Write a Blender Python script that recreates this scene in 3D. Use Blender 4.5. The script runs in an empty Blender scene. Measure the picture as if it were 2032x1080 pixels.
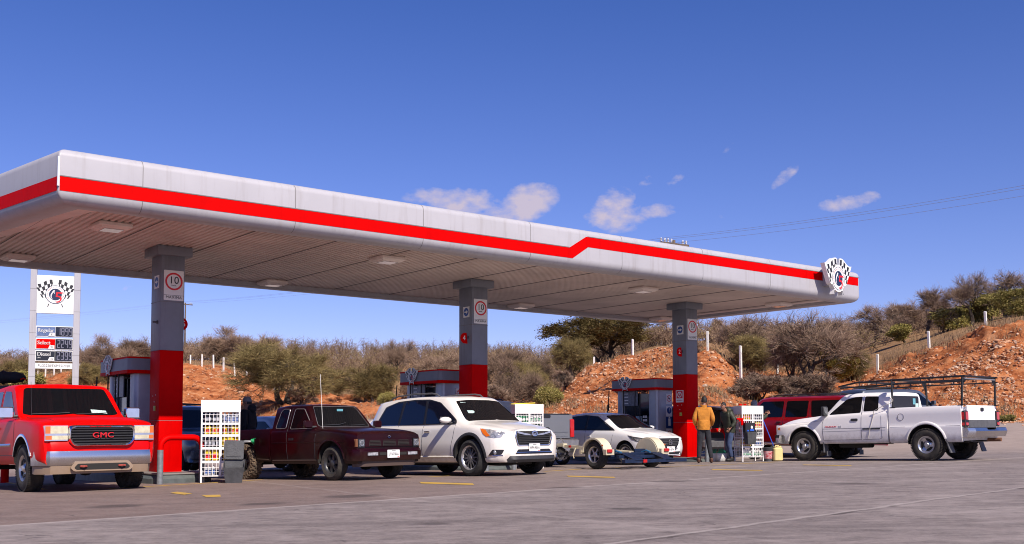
import bpy, bmesh, math, random
from mathutils import Vector, Matrix, noise as mnoise
from mathutils.bvhtree import BVHTree
R = random.Random(7)
S = bpy.context.scene
COL = S.collection
# ------------------------------------------------------------------ camera
F, CX, CY, PITCH, ROLL, CAMH = 2089.9, 1016.0, 736.37, 0.05544, 0.00158, 1.0
cam_d = bpy.data.cameras.new("camera"); cam = bpy.data.objects.new("camera", cam_d); COL.objects.link(cam)
cam_d.sensor_width = 36; cam_d.lens = F / 2032 * 36; cam_d.shift_y = (CY - 540) / 2032
cam_d.clip_start = 0.1; cam_d.clip_end = 6000
cam.matrix_world = Matrix.Translation((0, 0, CAMH)) @ Matrix.Rotation(math.pi / 2 + PITCH, 4, 'X') @ Matrix.Rotation(-ROLL, 4, 'Z')
S.camera = cam
# ------------------------------------------------------------------ light and exposure
S.view_settings.view_transform = 'Standard'; S.view_settings.look = 'None'
S.view_settings.exposure = 0.32; S.view_settings.gamma = 1
SUN_EL = math.radians(43.5); SUN_H = Vector((0.49, -0.872, 0)).normalized()
SUN_DIR = Vector((SUN_H.x * math.cos(SUN_EL), SUN_H.y * math.cos(SUN_EL), math.sin(SUN_EL)))
sun_d = bpy.data.lights.new("sun", 'SUN'); sun = bpy.data.objects.new("sun", sun_d); COL.objects.link(sun)
sun_d.energy = 5.0; sun_d.angle = math.radians(0.5); sun_d.color = (1.0, 0.90, 0.79)
sun.rotation_mode = 'QUATERNION'; sun.rotation_quaternion = (-SUN_DIR).to_track_quat('-Z', 'Y'); sun.location = (0, 0, 40)
world = bpy.data.worlds.new("World"); S.world = world; world.use_nodes = True
S.cycles.max_bounces = 6; S.cycles.transparent_max_bounces = 12; S.cycles.use_denoising = True; S.cycles.pixel_filter_type = 'BLACKMAN_HARRIS'; S.cycles.filter_width = 1.0

def pxdir(px, py):
    u, v = px - CX, py - CY
    c, s = math.cos(ROLL), math.sin(ROLL)
    a, b = u * c - v * s, u * s + v * c          # undo roll
    yc, zc = F, -b
    return Vector((a, yc * math.cos(PITCH) - zc * math.sin(PITCH), yc * math.sin(PITCH) + zc * math.cos(PITCH)))
def at(px, py, Y):
    d = pxdir(px, py); return Vector((0, 0, CAMH)) + d * (Y / d.y)

def build_world():
    nt = world.node_tree; N = nt.nodes; L = nt.links; N.clear()
    out = N.new('ShaderNodeOutputWorld'); bg = N.new('ShaderNodeBackground')
    sky = N.new('ShaderNodeTexSky'); sky.sky_type = 'NISHITA'; sky.sun_disc = False
    sky.sun_elevation = SUN_EL; sky.sun_rotation = math.atan2(SUN_H.x, SUN_H.y)
    sky.altitude = 800; sky.air_density = 1.0; sky.dust_density = 0.35; sky.ozone_density = 3.0
    tint = N.new('ShaderNodeMix'); tint.data_type = 'RGBA'; tint.blend_type = 'MULTIPLY'; tint.inputs[0].default_value = 1
    L.new(sky.outputs[0], tint.inputs[6])
    geo = N.new('ShaderNodeTexCoord')
    sep = N.new('ShaderNodeSeparateXYZ'); L.new(geo.outputs['Generated'], sep.inputs[0])
    def math_(op, a, b=None, clamp=False):
        m = N.new('ShaderNodeMath'); m.operation = op; m.use_clamp = clamp
        for i, x in enumerate((a, b)):
            if x is None: continue
            if isinstance(x, (int, float)): m.inputs[i].default_value = x
            else: L.new(x, m.inputs[i])
        return m.outputs[0]
    # longitude / latitude style coordinates around +Y
    lon = math_('DIVIDE', sep.outputs[0], sep.outputs[1]); lat = math_('DIVIDE', sep.outputs[2], sep.outputs[1])
    el = N.new('ShaderNodeMapRange'); L.new(sep.outputs[2], el.inputs[0]); el.inputs[1].default_value = .06; el.inputs[2].default_value = .40   # deeper blue away from the horizon
    tm = N.new('ShaderNodeMix'); tm.data_type = 'RGBA'; L.new(el.outputs[0], tm.inputs[0]); tm.inputs[6].default_value = (1.0, .905, 1.36, 1); tm.inputs[7].default_value = (.50, .68, 1.28, 1); L.new(tm.outputs[2], tint.inputs[7])
    comb = N.new('ShaderNodeCombineXYZ'); L.new(lon, comb.inputs[0]); L.new(lat, comb.inputs[1])
    nz = N.new('ShaderNodeTexNoise'); nz.inputs['Scale'].default_value = 26; nz.inputs['Detail'].default_value = 8; nz.inputs['Roughness'].default_value = 0.62
    mp = N.new('ShaderNodeMapping'); mp.inputs['Scale'].default_value = (1, 1.5, 1); L.new(comb.outputs[0], mp.inputs[0]); L.new(mp.outputs[0], nz.inputs['Vector'])
    nzf = N.new('ShaderNodeTexNoise'); nzf.inputs['Scale'].default_value = 90; nzf.inputs['Detail'].default_value = 6; L.new(mp.outputs[0], nzf.inputs['Vector'])
    total = None
    # cloud banks: direction, half sizes, tilt, strength
    for (px, py, rx, ry, rot, st) in [(1045, 402, 62, 36, -0.30, 1.30), (925, 402, 120, 30, 0.10, 0.95), (985, 425, 60, 26, 0, .9), (1225, 415, 45, 42, -0.5, 1.05), (1218, 432, 62, 30, 0, .95),
                                      (1310, 417, 52, 16, -0.15, 0.78), (1682, 402, 64, 18, -0.12, 0.80), (1728, 392, 22, 16, 0, .6), (1558, 350, 42, 13, -0.75, 0.56), (1338, 358, 26, 11, -.5, .42), (1288, 358, 30, 12, -.5, .42),
                                      (1445, 432, 30, 12, 0, 0.36), (1445, 295, 24, 10, -.6, 0.34), (262, 566, 26, 8, -.5, .5), (1540, 292, 20, 8, -.6, .3)]:
        d = pxdir(px, py); cx, cy = d.x / d.y, d.z / d.y
        dx = math_('SUBTRACT', lon, cx); dy = math_('SUBTRACT', lat, cy)
        c, s = math.cos(-rot), math.sin(-rot)
        ex = math_('DIVIDE', math_('ADD', math_('MULTIPLY', dx, c), math_('MULTIPLY', dy, s)), rx / F)
        ey = math_('DIVIDE', math_('ADD', math_('MULTIPLY', dx, -s), math_('MULTIPLY', dy, c)), ry / F)
        r2 = math_('ADD', math_('MULTIPLY', ex, ex), math_('MULTIPLY', ey, ey))
        m = math_('MULTIPLY', math_('SUBTRACT', 1.0, math_('MULTIPLY', r2, 0.62), True), st)
        total = m if total is None else math_('MAXIMUM', total, m)
    nn = math_('ADD', math_('MULTIPLY', math_('SUBTRACT', nz.outputs[0], .5), 2.6), math_('MULTIPLY', math_('SUBTRACT', nzf.outputs[0], .5), 1.3))
    dens = math_('MULTIPLY', math_('SUBTRACT', math_('ADD', math_('MULTIPLY', total, 1.15), math_('MULTIPLY', nn, math_('MINIMUM', math_('MULTIPLY', total, 2.0), .85))), 0.40), 1.15, True)
    front = math_('GREATER_THAN', sep.outputs[1], 0.05); dens = math_('MULTIPLY', dens, front)
    dens = math_('MULTIPLY', dens, 0.92)
    mix = N.new('ShaderNodeMix'); mix.data_type = 'RGBA'; L.new(dens, mix.inputs[0])
    L.new(tint.outputs[2], mix.inputs[6]); mix.inputs[7].default_value = (6.3, 5.5, 6.6, 1)
    L.new(mix.outputs[2], bg.inputs[0]); bg.inputs[1].default_value = 0.080; L.new(bg.outputs[0], out.inputs[0])
build_world()

# ------------------------------------------------------------------ materials
MATS = {}
def mat(name, col, rough=0.5, metal=0.0, var=0.0, vscale=8.0, bump=0.0, bscale=40.0, col2=None, coat=0.0, dirt=None, spec=0.5, trans=0.0, alpha=1.0, detail=4):
    if name in MATS: return MATS[name]
    m = bpy.data.materials.new(name); m.use_nodes = True; nt = m.node_tree; N = nt.nodes; L = nt.links
    b = N['Principled BSDF']; MATS[name] = m
    b.inputs['Base Color'].default_value = (*col, 1); b.inputs['Roughness'].default_value = rough; b.inputs['Metallic'].default_value = metal
    b.inputs['Coat Weight'].default_value = coat; b.inputs['Coat Roughness'].default_value = 0.04
    b.inputs['Specular IOR Level'].default_value = spec
    if trans: b.inputs['Transmission Weight'].default_value = trans
    if alpha < 1: b.inputs['Alpha'].default_value = alpha
    tc = N.new('ShaderNodeTexCoord'); cur = None
    if var > 0 or col2:
        n = N.new('ShaderNodeTexNoise'); n.inputs['Scale'].default_value = vscale; n.inputs['Detail'].default_value = detail; n.inputs['Roughness'].default_value = .6
        L.new(tc.outputs['Object'], n.inputs['Vector'])
        r = N.new('ShaderNodeValToRGB'); L.new(n.outputs[0], r.inputs[0]); r.color_ramp.elements[0].position = 0.35; r.color_ramp.elements[1].position = 0.65
        c2 = col2 or tuple(min(1, c * (1 + var)) for c in col); c1 = col if col2 else tuple(c * (1 - var) for c in col)
        r.color_ramp.elements[0].color = (*c1, 1); r.color_ramp.elements[1].color = (*c2, 1)
        L.new(r.outputs[0], b.inputs['Base Color']); cur = r.outputs[0]
    if dirt:                                   # (colour, z_low, z_high, strength): dried mud thrown up from below
        dc, z0, z1, st = dirt
        sp = N.new('ShaderNodeSeparateXYZ'); L.new(tc.outputs['Object'], sp.inputs[0])
        mr = N.new('ShaderNodeMapRange'); L.new(sp.outputs[2], mr.inputs[0])
        mr.inputs[1].default_value = z1; mr.inputs[2].default_value = z0; mr.inputs[3].default_value = 0; mr.inputs[4].default_value = 1
        n2 = N.new('ShaderNodeTexNoise'); n2.inputs['Scale'].default_value = 7; n2.inputs['Detail'].default_value = 7; n2.inputs['Roughness'].default_value = .7; L.new(tc.outputs['Object'], n2.inputs['Vector'])
        ad = N.new('ShaderNodeMath'); ad.operation = 'MULTIPLY_ADD'; L.new(n2.outputs[0], ad.inputs[0]); ad.inputs[1].default_value = 1.2; L.new(mr.outputs[0], ad.inputs[2])
        su = N.new('ShaderNodeMath'); su.operation = 'SUBTRACT'; su.use_clamp = True; L.new(ad.outputs[0], su.inputs[0]); su.inputs[1].default_value = 0.75
        mu = N.new('ShaderNodeMath'); mu.operation = 'MULTIPLY'; mu.use_clamp = True; L.new(su.outputs[0], mu.inputs[0]); mu.inputs[1].default_value = st
        mx = N.new('ShaderNodeMix'); mx.data_type = 'RGBA'; L.new(mu.outputs[0], mx.inputs[0]); mx.inputs[7].default_value = (*dc, 1)
        if cur: L.new(cur, mx.inputs[6])
        else: mx.inputs[6].default_value = (*col, 1)
        L.new(mx.outputs[2], b.inputs['Base Color'])
        r2 = N.new('ShaderNodeMapRange'); L.new(mu.outputs[0], r2.inputs[0]); r2.inputs[3].default_value = rough; r2.inputs[4].default_value = 0.8; L.new(r2.outputs[0], b.inputs['Roughness'])
        c2 = N.new('ShaderNodeMapRange'); L.new(mu.outputs[0], c2.inputs[0]); c2.inputs[3].default_value = coat; c2.inputs[4].default_value = 0; L.new(c2.outputs[0], b.inputs['Coat Weight'])
    if bump > 0:
        n3 = N.new('ShaderNodeTexNoise'); n3.inputs['Scale'].default_value = bscale; n3.inputs['Detail'].default_value = 5; L.new(tc.outputs['Object'], n3.inputs['Vector'])
        bp = N.new('ShaderNodeBump'); bp.inputs['Strength'].default_value = bump; bp.inputs['Distance'].default_value = 0.02
        L.new(n3.outputs[0], bp.inputs['Height']); L.new(bp.outputs[0], b.inputs['Normal'])
    return m
DUST = (0.26, 0.17, 0.10)
def lib():
    mat('white_paint', (.78, .77, .76), .35, coat=.3, var=.03, vscale=3)
    mat('panel_grey', (.42, .41, .435), .42, var=.035, vscale=1.2, spec=.35)
    mat('column_grey', (.19, .205, .24), .45, var=.06, vscale=3, spec=.3)
    mat('sign_red', (.60, .0, .0), .55, var=.05, vscale=4, spec=.05)
    mat('soffit', (.66, .56, .50), .5, var=.12, vscale=.7, detail=8)
    mat('soffit_trim', (.80, .70, .64), .55, var=.08, vscale=2)
    mat('black_rubber', (.022, .021, .02), .85, var=.3, vscale=20, bump=.3)
    mat('tyre_dusty', (.022, .020, .018), .88, col2=(.052, .043, .034), vscale=9, bump=.4)
    mat('tyre_muddy', (.05, .038, .03), .9, col2=(.20, .14, .09), vscale=8, bump=.5)
    mat('black_plastic', (.025, .025, .027), .55, var=.2, vscale=12)
    mat('grey_plastic', (.09, .09, .095), .6, var=.15, vscale=9)
    mat('grey_bin', (.055, .056, .06), .55, var=.25, vscale=6, bump=.2)
    mat('underbody', (.02, .018, .016), .9)
    mat('glass_dark', (.003, .004, .006), .05, spec=.45)
    mat('glass_blue', (.003, .005, .016), .05, spec=.55)
    mat('chrome', (.72, .72, .74), .14, 1.0, var=.08, vscale=5)
    mat('chrome_dirty', (.62, .60, .58), .24, 1.0, dirt=(DUST, .25, .62, 1.2))
    mat('alloy', (.55, .55, .56), .28, .9, var=.1, vscale=9)
    mat('alloy_dark', (.50, .49, .49), .35, .8, var=.2, vscale=9)
    mat('steel_pipe', (.22, .24, .26), .5, .3, var=.15, vscale=14)
    mat('lamp_clear', (.42, .42, .43), .12, .45, var=.45, vscale=18, coat=1)
    mat('lamp_yellowed', (.62, .56, .38), .22, .1, var=.15, vscale=12, coat=.6)
    mat('lamp_dark', (.16, .17, .18), .1, .6, var=.5, vscale=22, coat=1)
    mat('lamp_amber', (.70, .14, .01), .2, coat=.8)
    mat('lamp_red', (.45, .004, .006), .18, coat=1)
    mat('plate_white', (.75, .75, .73), .5)
    mat('ink_black', (.012, .012, .016), .5)
    mat('ink_navy', (.012, .022, .07), .45)
    mat('ink_red', (.62, .01, .02), .45)
    mat('alloy_black', (.07, .07, .072), .4, .6, var=.2, vscale=9)
    mat('skin', (.30, .14, .09), .55)
    mat('yellow_jug', (.72, .55, .03), .4, var=.06)
    mat('yellow_line', (.55, .33, .04), .8, col2=(.42, .27, .07), vscale=5, detail=9)
    mat('wood', (.28, .17, .09), .7, var=.25, vscale=9)
lib()
def MM(n): return MATS[n]

# ------------------------------------------------------------------ object helpers
def tag(o, label=None, cat=None, group=None, kind=None):
    if label: o['label'] = label
    if cat: o['category'] = cat
    if group: o['group'] = group
    if kind: o['kind'] = kind
    return o
def thing(name, label, cat, loc=(0, 0, 0), rotz=0.0, group=None, up=None):
    o = bpy.data.objects.new(name, None); COL.objects.link(o); o.empty_display_size = .2
    m = Matrix.Translation(loc)
    if up is not None: m = m @ Vector((0, 0, 1)).rotation_difference(Vector(up)).to_matrix().to_4x4()
    o.matrix_world = m @ Matrix.Rotation(rotz, 4, 'Z')
    return tag(o, label, cat, group)
def sub(name, parent, loc=(0, 0, 0), rot=None):
    o = bpy.data.objects.new(name, None); COL.objects.link(o); o.parent = parent; o.location = loc; o.empty_display_size = .05
    if rot: o.rotation_euler = rot
    return o
def copy_tree(o, parent=None):
    c = o.copy(); COL.objects.link(c)
    if parent is not None: c.parent = parent
    for ch in list(o.children): copy_tree(ch, c)
    return c
def rotm(ax, a): return Matrix.Rotation(a, 4, ax)
def basis(o, x, y, z): return Matrix(((x[0], y[0], z[0], o[0]), (x[1], y[1], z[1], o[1]), (x[2], y[2], z[2], o[2]), (0, 0, 0, 1)))

class MB:
    """collects shapes; build() links them as one mesh object"""
    def __init__(s, M=None): s.v = []; s.f = []; s.mi = []; s.M = M or Matrix(); s.m = 0
    def add(s, vs, fs, M=None):
        k = len(s.v); T = s.M @ M if M is not None else s.M
        s.v += [T @ Vector(p) for p in vs]; s.f += [tuple(i + k for i in f) for f in fs]; s.mi += [s.m] * len(fs); return s
    def box(s, c, d, M=None, tap=1.0, tapy=None):
        x, y, z = d[0] / 2, d[1] / 2, d[2] / 2; t = tap; ty = tap if tapy is None else tapy
        v = [(c[0] + sx * x * (t if sz > 0 else 1), c[1] + sy * y * (ty if sz > 0 else 1), c[2] + sz * z) for sz in (-1, 1) for sx, sy in ((-1, -1), (1, -1), (1, 1), (-1, 1))]
        return s.add(v, [(3, 2, 1, 0), (4, 5, 6, 7), (0, 1, 5, 4), (1, 2, 6, 5), (2, 3, 7, 6), (3, 0, 4, 7)], M)
    def rbox(s, c, d, r=.02, M=None, ax='Z', seg=3):
        """box with rounded vertical edges (rounded rect extruded along ax) and small top/bottom chamfer"""
        hx, hy, hz = d[0] / 2, d[1] / 2, d[2] / 2
        if ax == 'Y': hx, hy, hz = d[0] / 2, d[2] / 2, d[1] / 2
        if ax == 'X': hx, hy, hz = d[1] / 2, d[2] / 2, d[0] / 2
        r = min(r, hx * .99, hy * .99); ch = min(r * .5, hz * .5)
        def ring(ins, z):
            o = []
            for cx, cy, a0 in ((hx - r, hy - r, 0), (-hx + r, hy - r, 90), (-hx + r, -hy + r, 180), (hx - r, -hy + r, 270)):
                for i in range(seg + 1):
                    a = math.radians(a0 + 90 * i / seg); o.append((cx + (r - ins) * math.cos(a), cy + (r - ins) * math.sin(a), z))
            return o
        rs = [ring(ch, -hz), ring(0, -hz + ch), ring(0, hz - ch), ring(ch, hz)]
        n = len(rs[0]); v = [p for q in rs for p in q]
        f = [tuple(range(n))[::-1], tuple(range(3 * n, 4 * n))] + [(k * n + i, k * n + (i + 1) % n, (k + 1) * n + (i + 1) % n, (k + 1) * n + i) for k in range(3) for i in range(n)]
        if ax == 'Y': v = [(x, -z, y) for x, y, z in v]
        if ax == 'X': v = [(z, x, y) for x, y, z in v]
        v = [(x + c[0], y + c[1], z + c[2]) for x, y, z in v]
        return s.add(v, f, M)
    def cyl(s, p0, p1, r, n=10, r1=None, M=None, caps=True):
        p0, p1 = Vector(p0), Vector(p1); d = p1 - p0
        if d.length < 1e-9: return s
        q = d.to_track_quat('Z', 'Y'); r1 = r if r1 is None else r1
        v = [p0 + q @ Vector((r * math.cos(2 * math.pi * i / n), r * math.sin(2 * math.pi * i / n), 0)) for i in range(n)] + \
            [p1 + q @ Vector((r1 * math.cos(2 * math.pi * i / n), r1 * math.sin(2 * math.pi * i / n), 0)) for i in range(n)]
        f = [(i, (i + 1) % n, n + (i + 1) % n, n + i) for i in range(n)]
        if caps: f += [tuple(range(n))[::-1], tuple(range(n, 2 * n))]
        return s.add(v, f, M)
    def tube(s, pts, r, n=8, M=None, closed=False, rr=None):
        pts = [Vector(p) for p in pts]; m = len(pts); v = []; up = None
        for i, p in enumerate(pts):
            a = pts[(i - 1) % m] if (i or closed) else p; b = pts[(i + 1) % m] if (i < m - 1 or closed) else p
            t = (b - a).normalized() if (b - a).length > 1e-9 else Vector((0, 0, 1))
            if up is None: up = t.orthogonal().normalized()
            up = (up - t * up.dot(t)); up = up.normalized() if up.length > 1e-6 else t.orthogonal().normalized()
            sd = t.cross(up); q = rr[i] if rr else r
            v += [p + (up * math.cos(2 * math.pi * k / n) + sd * math.sin(2 * math.pi * k / n)) * q for k in range(n)]
        f = [(i * n + k, i * n + (k + 1) % n, ((i + 1) % m) * n + (k + 1) % n, ((i + 1) % m) * n + k) for i in range(m if closed else m - 1) for k in range(n)]
        if not closed: f += [tuple(range(n))[::-1], tuple(range((m - 1) * n, m * n))]
        return s.add(v, f, M)
    def prism(s, poly, d, M=None, back=True):
        """2D polygon in XY, extruded from z=0 to z=d"""
        n = len(poly); v = [(x, y, 0) for x, y in poly] + [(x, y, d) for x, y in poly]
        f = [tuple(range(n, 2 * n))] + [(i, (i + 1) % n, n + (i + 1) % n, n + i) for i in range(n)]
        if back: f.append(tuple(range(n))[::-1])
        return s.add(v, f, M)
    def lathe(s, prof, n=28, M=None, a0=0, a1=2 * math.pi):
        """profile (r, h) turned about Z"""
        full = abs(a1 - a0 - 2 * math.pi) < 1e-6; k = n if full else n + 1; v = []
        for i in range(k):
            a = a0 + (a1 - a0) * i / n; v += [(r * math.cos(a), r * math.sin(a), h) for r, h in prof]
        m = len(prof)
        f = [(i * m + j, ((i + 1) % k) * m + j, ((i + 1) % k) * m + j + 1, i * m + j + 1) for i in range(n) for j in range(m - 1)]
        return s.add(v, f, M)
    def sphere(s, c, r, n=12, M=None):
        rx, ry, rz = (r, r, r) if isinstance(r, (int, float)) else r; k = max(4, n // 2)
        v = [(c[0] + rx * math.sin(math.pi * j / k) * math.cos(2 * math.pi * i / n), c[1] + ry * math.sin(math.pi * j / k) * math.sin(2 * math.pi * i / n), c[2] + rz * math.cos(math.pi * j / k)) for j in range(k + 1) for i in range(n)]
        return s.add(v, [(j * n + i, (j + 1) * n + i, (j + 1) * n + (i + 1) % n, j * n + (i + 1) % n) for j in range(k) for i in range(n)], M)
    def text(s, txt, size, M=None, depth=.002, align='CENTER', space=1.0, xs=1.0):
        c = bpy.data.curves.new('t', 'FONT'); c.body = txt; c.size = size; c.align_x = align; c.align_y = 'CENTER'; c.extrude = depth; c.space_character = space; c.resolution_u = 3
        o = bpy.data.objects.new('t', c); COL.objects.link(o); bpy.context.view_layer.update()
        me = o.to_mesh(); vs = [(v.co.x * xs, v.co.y, v.co.z + depth) for v in me.vertices]; fs = [tuple(p.vertices) for p in me.polygons]
        o.to_mesh_clear(); bpy.data.objects.remove(o); bpy.data.curves.remove(c)
        return s.add(vs, fs, M)
    def build(s, name, mats, parent=None, smooth=None, bevel=0, loc=None, merge=True):
        me = bpy.data.meshes.new(name); me.from_pydata([tuple(p) for p in s.v], [], s.f)
        if not isinstance(mats, (list, tuple)): mats = [mats]
        for m in mats: me.materials.append(MM(m) if isinstance(m, str) else m)
        if len(mats) > 1: me.polygons.foreach_set('material_index', s.mi)
        bm = bmesh.new(); bm.from_mesh(me)
        if merge: bmesh.ops.remove_doubles(bm, verts=bm.verts, dist=1e-5)
        bmesh.ops.recalc_face_normals(bm, faces=bm.faces)
        if bevel:
            es = [e for e in bm.edges if len(e.link_faces) == 2 and e.calc_face_angle(0) > .5]
            bmesh.ops.bevel(bm, geom=es, offset=bevel, segments=2, affect='EDGES', profile=.5, clamp_overlap=True)
        bm.to_mesh(me); bm.free()
        if smooth is not None:
            me.polygons.foreach_set('use_smooth', [True] * len(me.polygons)); me.set_sharp_from_angle(angle=smooth)
        o = bpy.data.objects.new(name, me); COL.objects.link(o)
        if parent is not None: o.parent = parent
        if loc is not None: o.location = loc
        return o
SM = math.radians(38)
def pchip(tab):
    """monotone cubic through (x, value) pairs; a bare number is a constant"""
    if isinstance(tab, (int, float)): return lambda x: tab
    t = sorted(tab); X = [p[0] for p in t]; Y = [p[1] for p in t]; n = len(X)
    if n == 1: return lambda x: Y[0]
    h = [X[i + 1] - X[i] for i in range(n - 1)]; d = [(Y[i + 1] - Y[i]) / h[i] for i in range(n - 1)]; m = [0] * n
    m[0], m[-1] = d[0], d[-1]
    for i in range(1, n - 1):
        if d[i - 1] * d[i] > 0:
            a, b = 2 * h[i] + h[i - 1], h[i] + 2 * h[i - 1]; m[i] = (a + b) / (a / d[i - 1] + b / d[i])
    def f(x):
        if x <= X[0]: return Y[0]
        if x >= X[-1]: return Y[-1]
        lo = 0
        while X[lo + 1] < x: lo += 1
        t = (x - X[lo]) / h[lo]; t2, t3 = t * t, t * t * t
        return (2 * t3 - 3 * t2 + 1) * Y[lo] + (t3 - 2 * t2 + t) * h[lo] * m[lo] + (-2 * t3 + 3 * t2) * Y[lo + 1] + (t3 - t2) * h[lo] * m[lo + 1]
    return f
def smooth01(t): t = max(0, min(1, t)); return t * t * (3 - 2 * t)
# ------------------------------------------------------------------ terrain
BANK = [  # direction px, distance of bank foot, pixel row of foot, distance of bank top, row of top, row of ridge ground
 (-900, 80, 826, 118, 752, 742), (-400, 80, 826, 118, 752, 742), (0, 80, 826, 120, 744, 735), (75, 80, 826, 120, 750, 732), (158, 80, 826, 116, 742, 728), (200, 80, 826, 110, 750, 726), (260, 80, 826, 106, 748, 722), (320, 82, 826, 104, 730, 718),
 (378, 82, 826, 104, 725, 715), (424, 82, 826, 104, 727, 715), (466, 80, 826, 103, 740, 713), (490, 78, 827, 101, 752, 712), (515, 76, 828, 99, 762, 711), (545, 72, 830, 97, 776, 711), (600, 68, 831, 95, 788, 711),
 (700, 66, 831, 92, 792, 712), (800, 65, 831, 90, 796, 713), (900, 64, 831, 88, 800, 713), (1000, 63, 831, 86, 804, 716), (1085, 62, 830, 80, 806, 720), (1120, 62, 831, 78, 770, 718),
 (1179, 61, 832, 78, 735, 712), (1255, 60, 833, 77, 706, 700), (1320, 58, 833, 75, 690, 690), (1404, 55, 834, 70, 694, 676), (1440, 56, 835, 68, 720, 672), (1480, 57, 835, 68, 742, 668),
 (1542, 58, 835, 70, 742, 664), (1640, 56, 836, 72, 750, 660), (1700, 54, 836, 72, 752, 656), (1741, 53, 836, 71, 738, 652), (1790, 52, 836, 69, 716, 646), (1844, 52, 836, 67, 697, 640), (1957, 51, 836, 64, 659, 628),
 (2032, 51, 836, 62, 645, 618), (2300, 51, 836, 60, 600, 590), (2900, 51, 836, 60, 560, 560)]
def _b(i): return pchip([(r[0], r[i]) for r in BANK])
BF, BFY, BT, BTY, BRY = (_b(i) for i in range(1, 6))
RIDGE_Y = 165.0
def g_near(x, y): return .0821 + .01835 * x - .012 * (y - 20)
def pxof(x, y): return CX + F * x / max(y, .5) * 1.0
def zat(px, py, Y): return at(px, py, Y).z
def H0(px, Y):
    x = (px - CX) / F * Y; yb = BF(px)
    if Y <= yb:
        g = g_near(max(-30, min(x, 32)), min(Y, 34)); zb = zat(px, BFY(px), yb)
        if Y <= 34: return g
        t = (Y - 34) / (yb - 34); return g + (zb - g) * (t ** 1.15)
    zb = zat(px, BFY(px), yb); yt = BT(px); zt = zat(px, BTY(px), yt); zr = zat(px, BRY(px), RIDGE_Y)
    if Y <= yt:
        t = (Y - yb) / (yt - yb); return zb + (zt - zb) * (t ** .82)
    if Y <= RIDGE_Y:
        t = (Y - yt) / (RIDGE_Y - yt); return zt + (zr - zt) * (t ** .92) if zr > zt else zt + (zr - zt) * t
    return zr - (Y - RIDGE_Y) * .06
def rough(px, Y):
    """0 on the paved lot, 1 on the cut bank"""
    yb, yt = BF(px), BT(px)
    return smooth01((Y - yb) / 4) * (1 - smooth01((Y - yt) / 5)) if Y > yb else 0
def hgt(x, y):
    if y < 1: return g_near(max(-30, min(x, 32)), y)
    px = pxof(x, y); z = H0(px, y)
    yb = BF(px)
    if y > yb:
        r = rough(px, y); s = smooth01((y - yb) / 6)
        n = mnoise.fractal(Vector((x * .22, y * .22, z * .5)), 1.0, 2.1, 5)
        n2 = mnoise.fractal(Vector((x * .9, y * .9, z * 1.3 + 9)), .8, 2.2, 4) + .9 * (abs(mnoise.noise(Vector((x * 1.1, y * .8, z * 2.2)))) - .25) + .5 * (abs(mnoise.noise(Vector((x * 2.3, y * 2, z * 4)))) - .2)
        st = .5 - abs(((z * .62 + n * .4) % 1.0) - .5)
        z += s * (.18 * n) + r * (.34 * n + .30 * n2 + .62 * (st - .25))
    return z
def P(px, py, Y): return at(px, py, Y)
def gp(px, Y, dz=0):
    """ground point seen in direction px at distance Y"""
    x = (px - CX) / F * Y * 1.0; return Vector((x, Y, hgt(x, Y) + dz))
def gpy(px, py):
    """ground point under a pixel on the near, paved part"""
    d = pxdir(px, py); a, b = .0821 + .24, .01835
    # z = a + b x - .012 y
    k = (a - CAMH) / (d.z - b * d.x + .012 * d.y); p = Vector((0, 0, CAMH)) + d * k
    return p
def grid_mesh(name, rows, cols, fn, m, kind='structure', smooth=True):
    mb = MB(); vs = [fn(c, r) for r in rows for c in cols]; n = len(cols)
    mb.add(vs, [(j * n + i, j * n + i + 1, (j + 1) * n + i + 1, (j + 1) * n + i) for j in range(len(rows) - 1) for i in range(n - 1)])
    o = mb.build(name, m, merge=False)
    o.data.polygons.foreach_set('use_smooth', [smooth] * len(o.data.polygons)); return tag(o, kind=kind)

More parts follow.
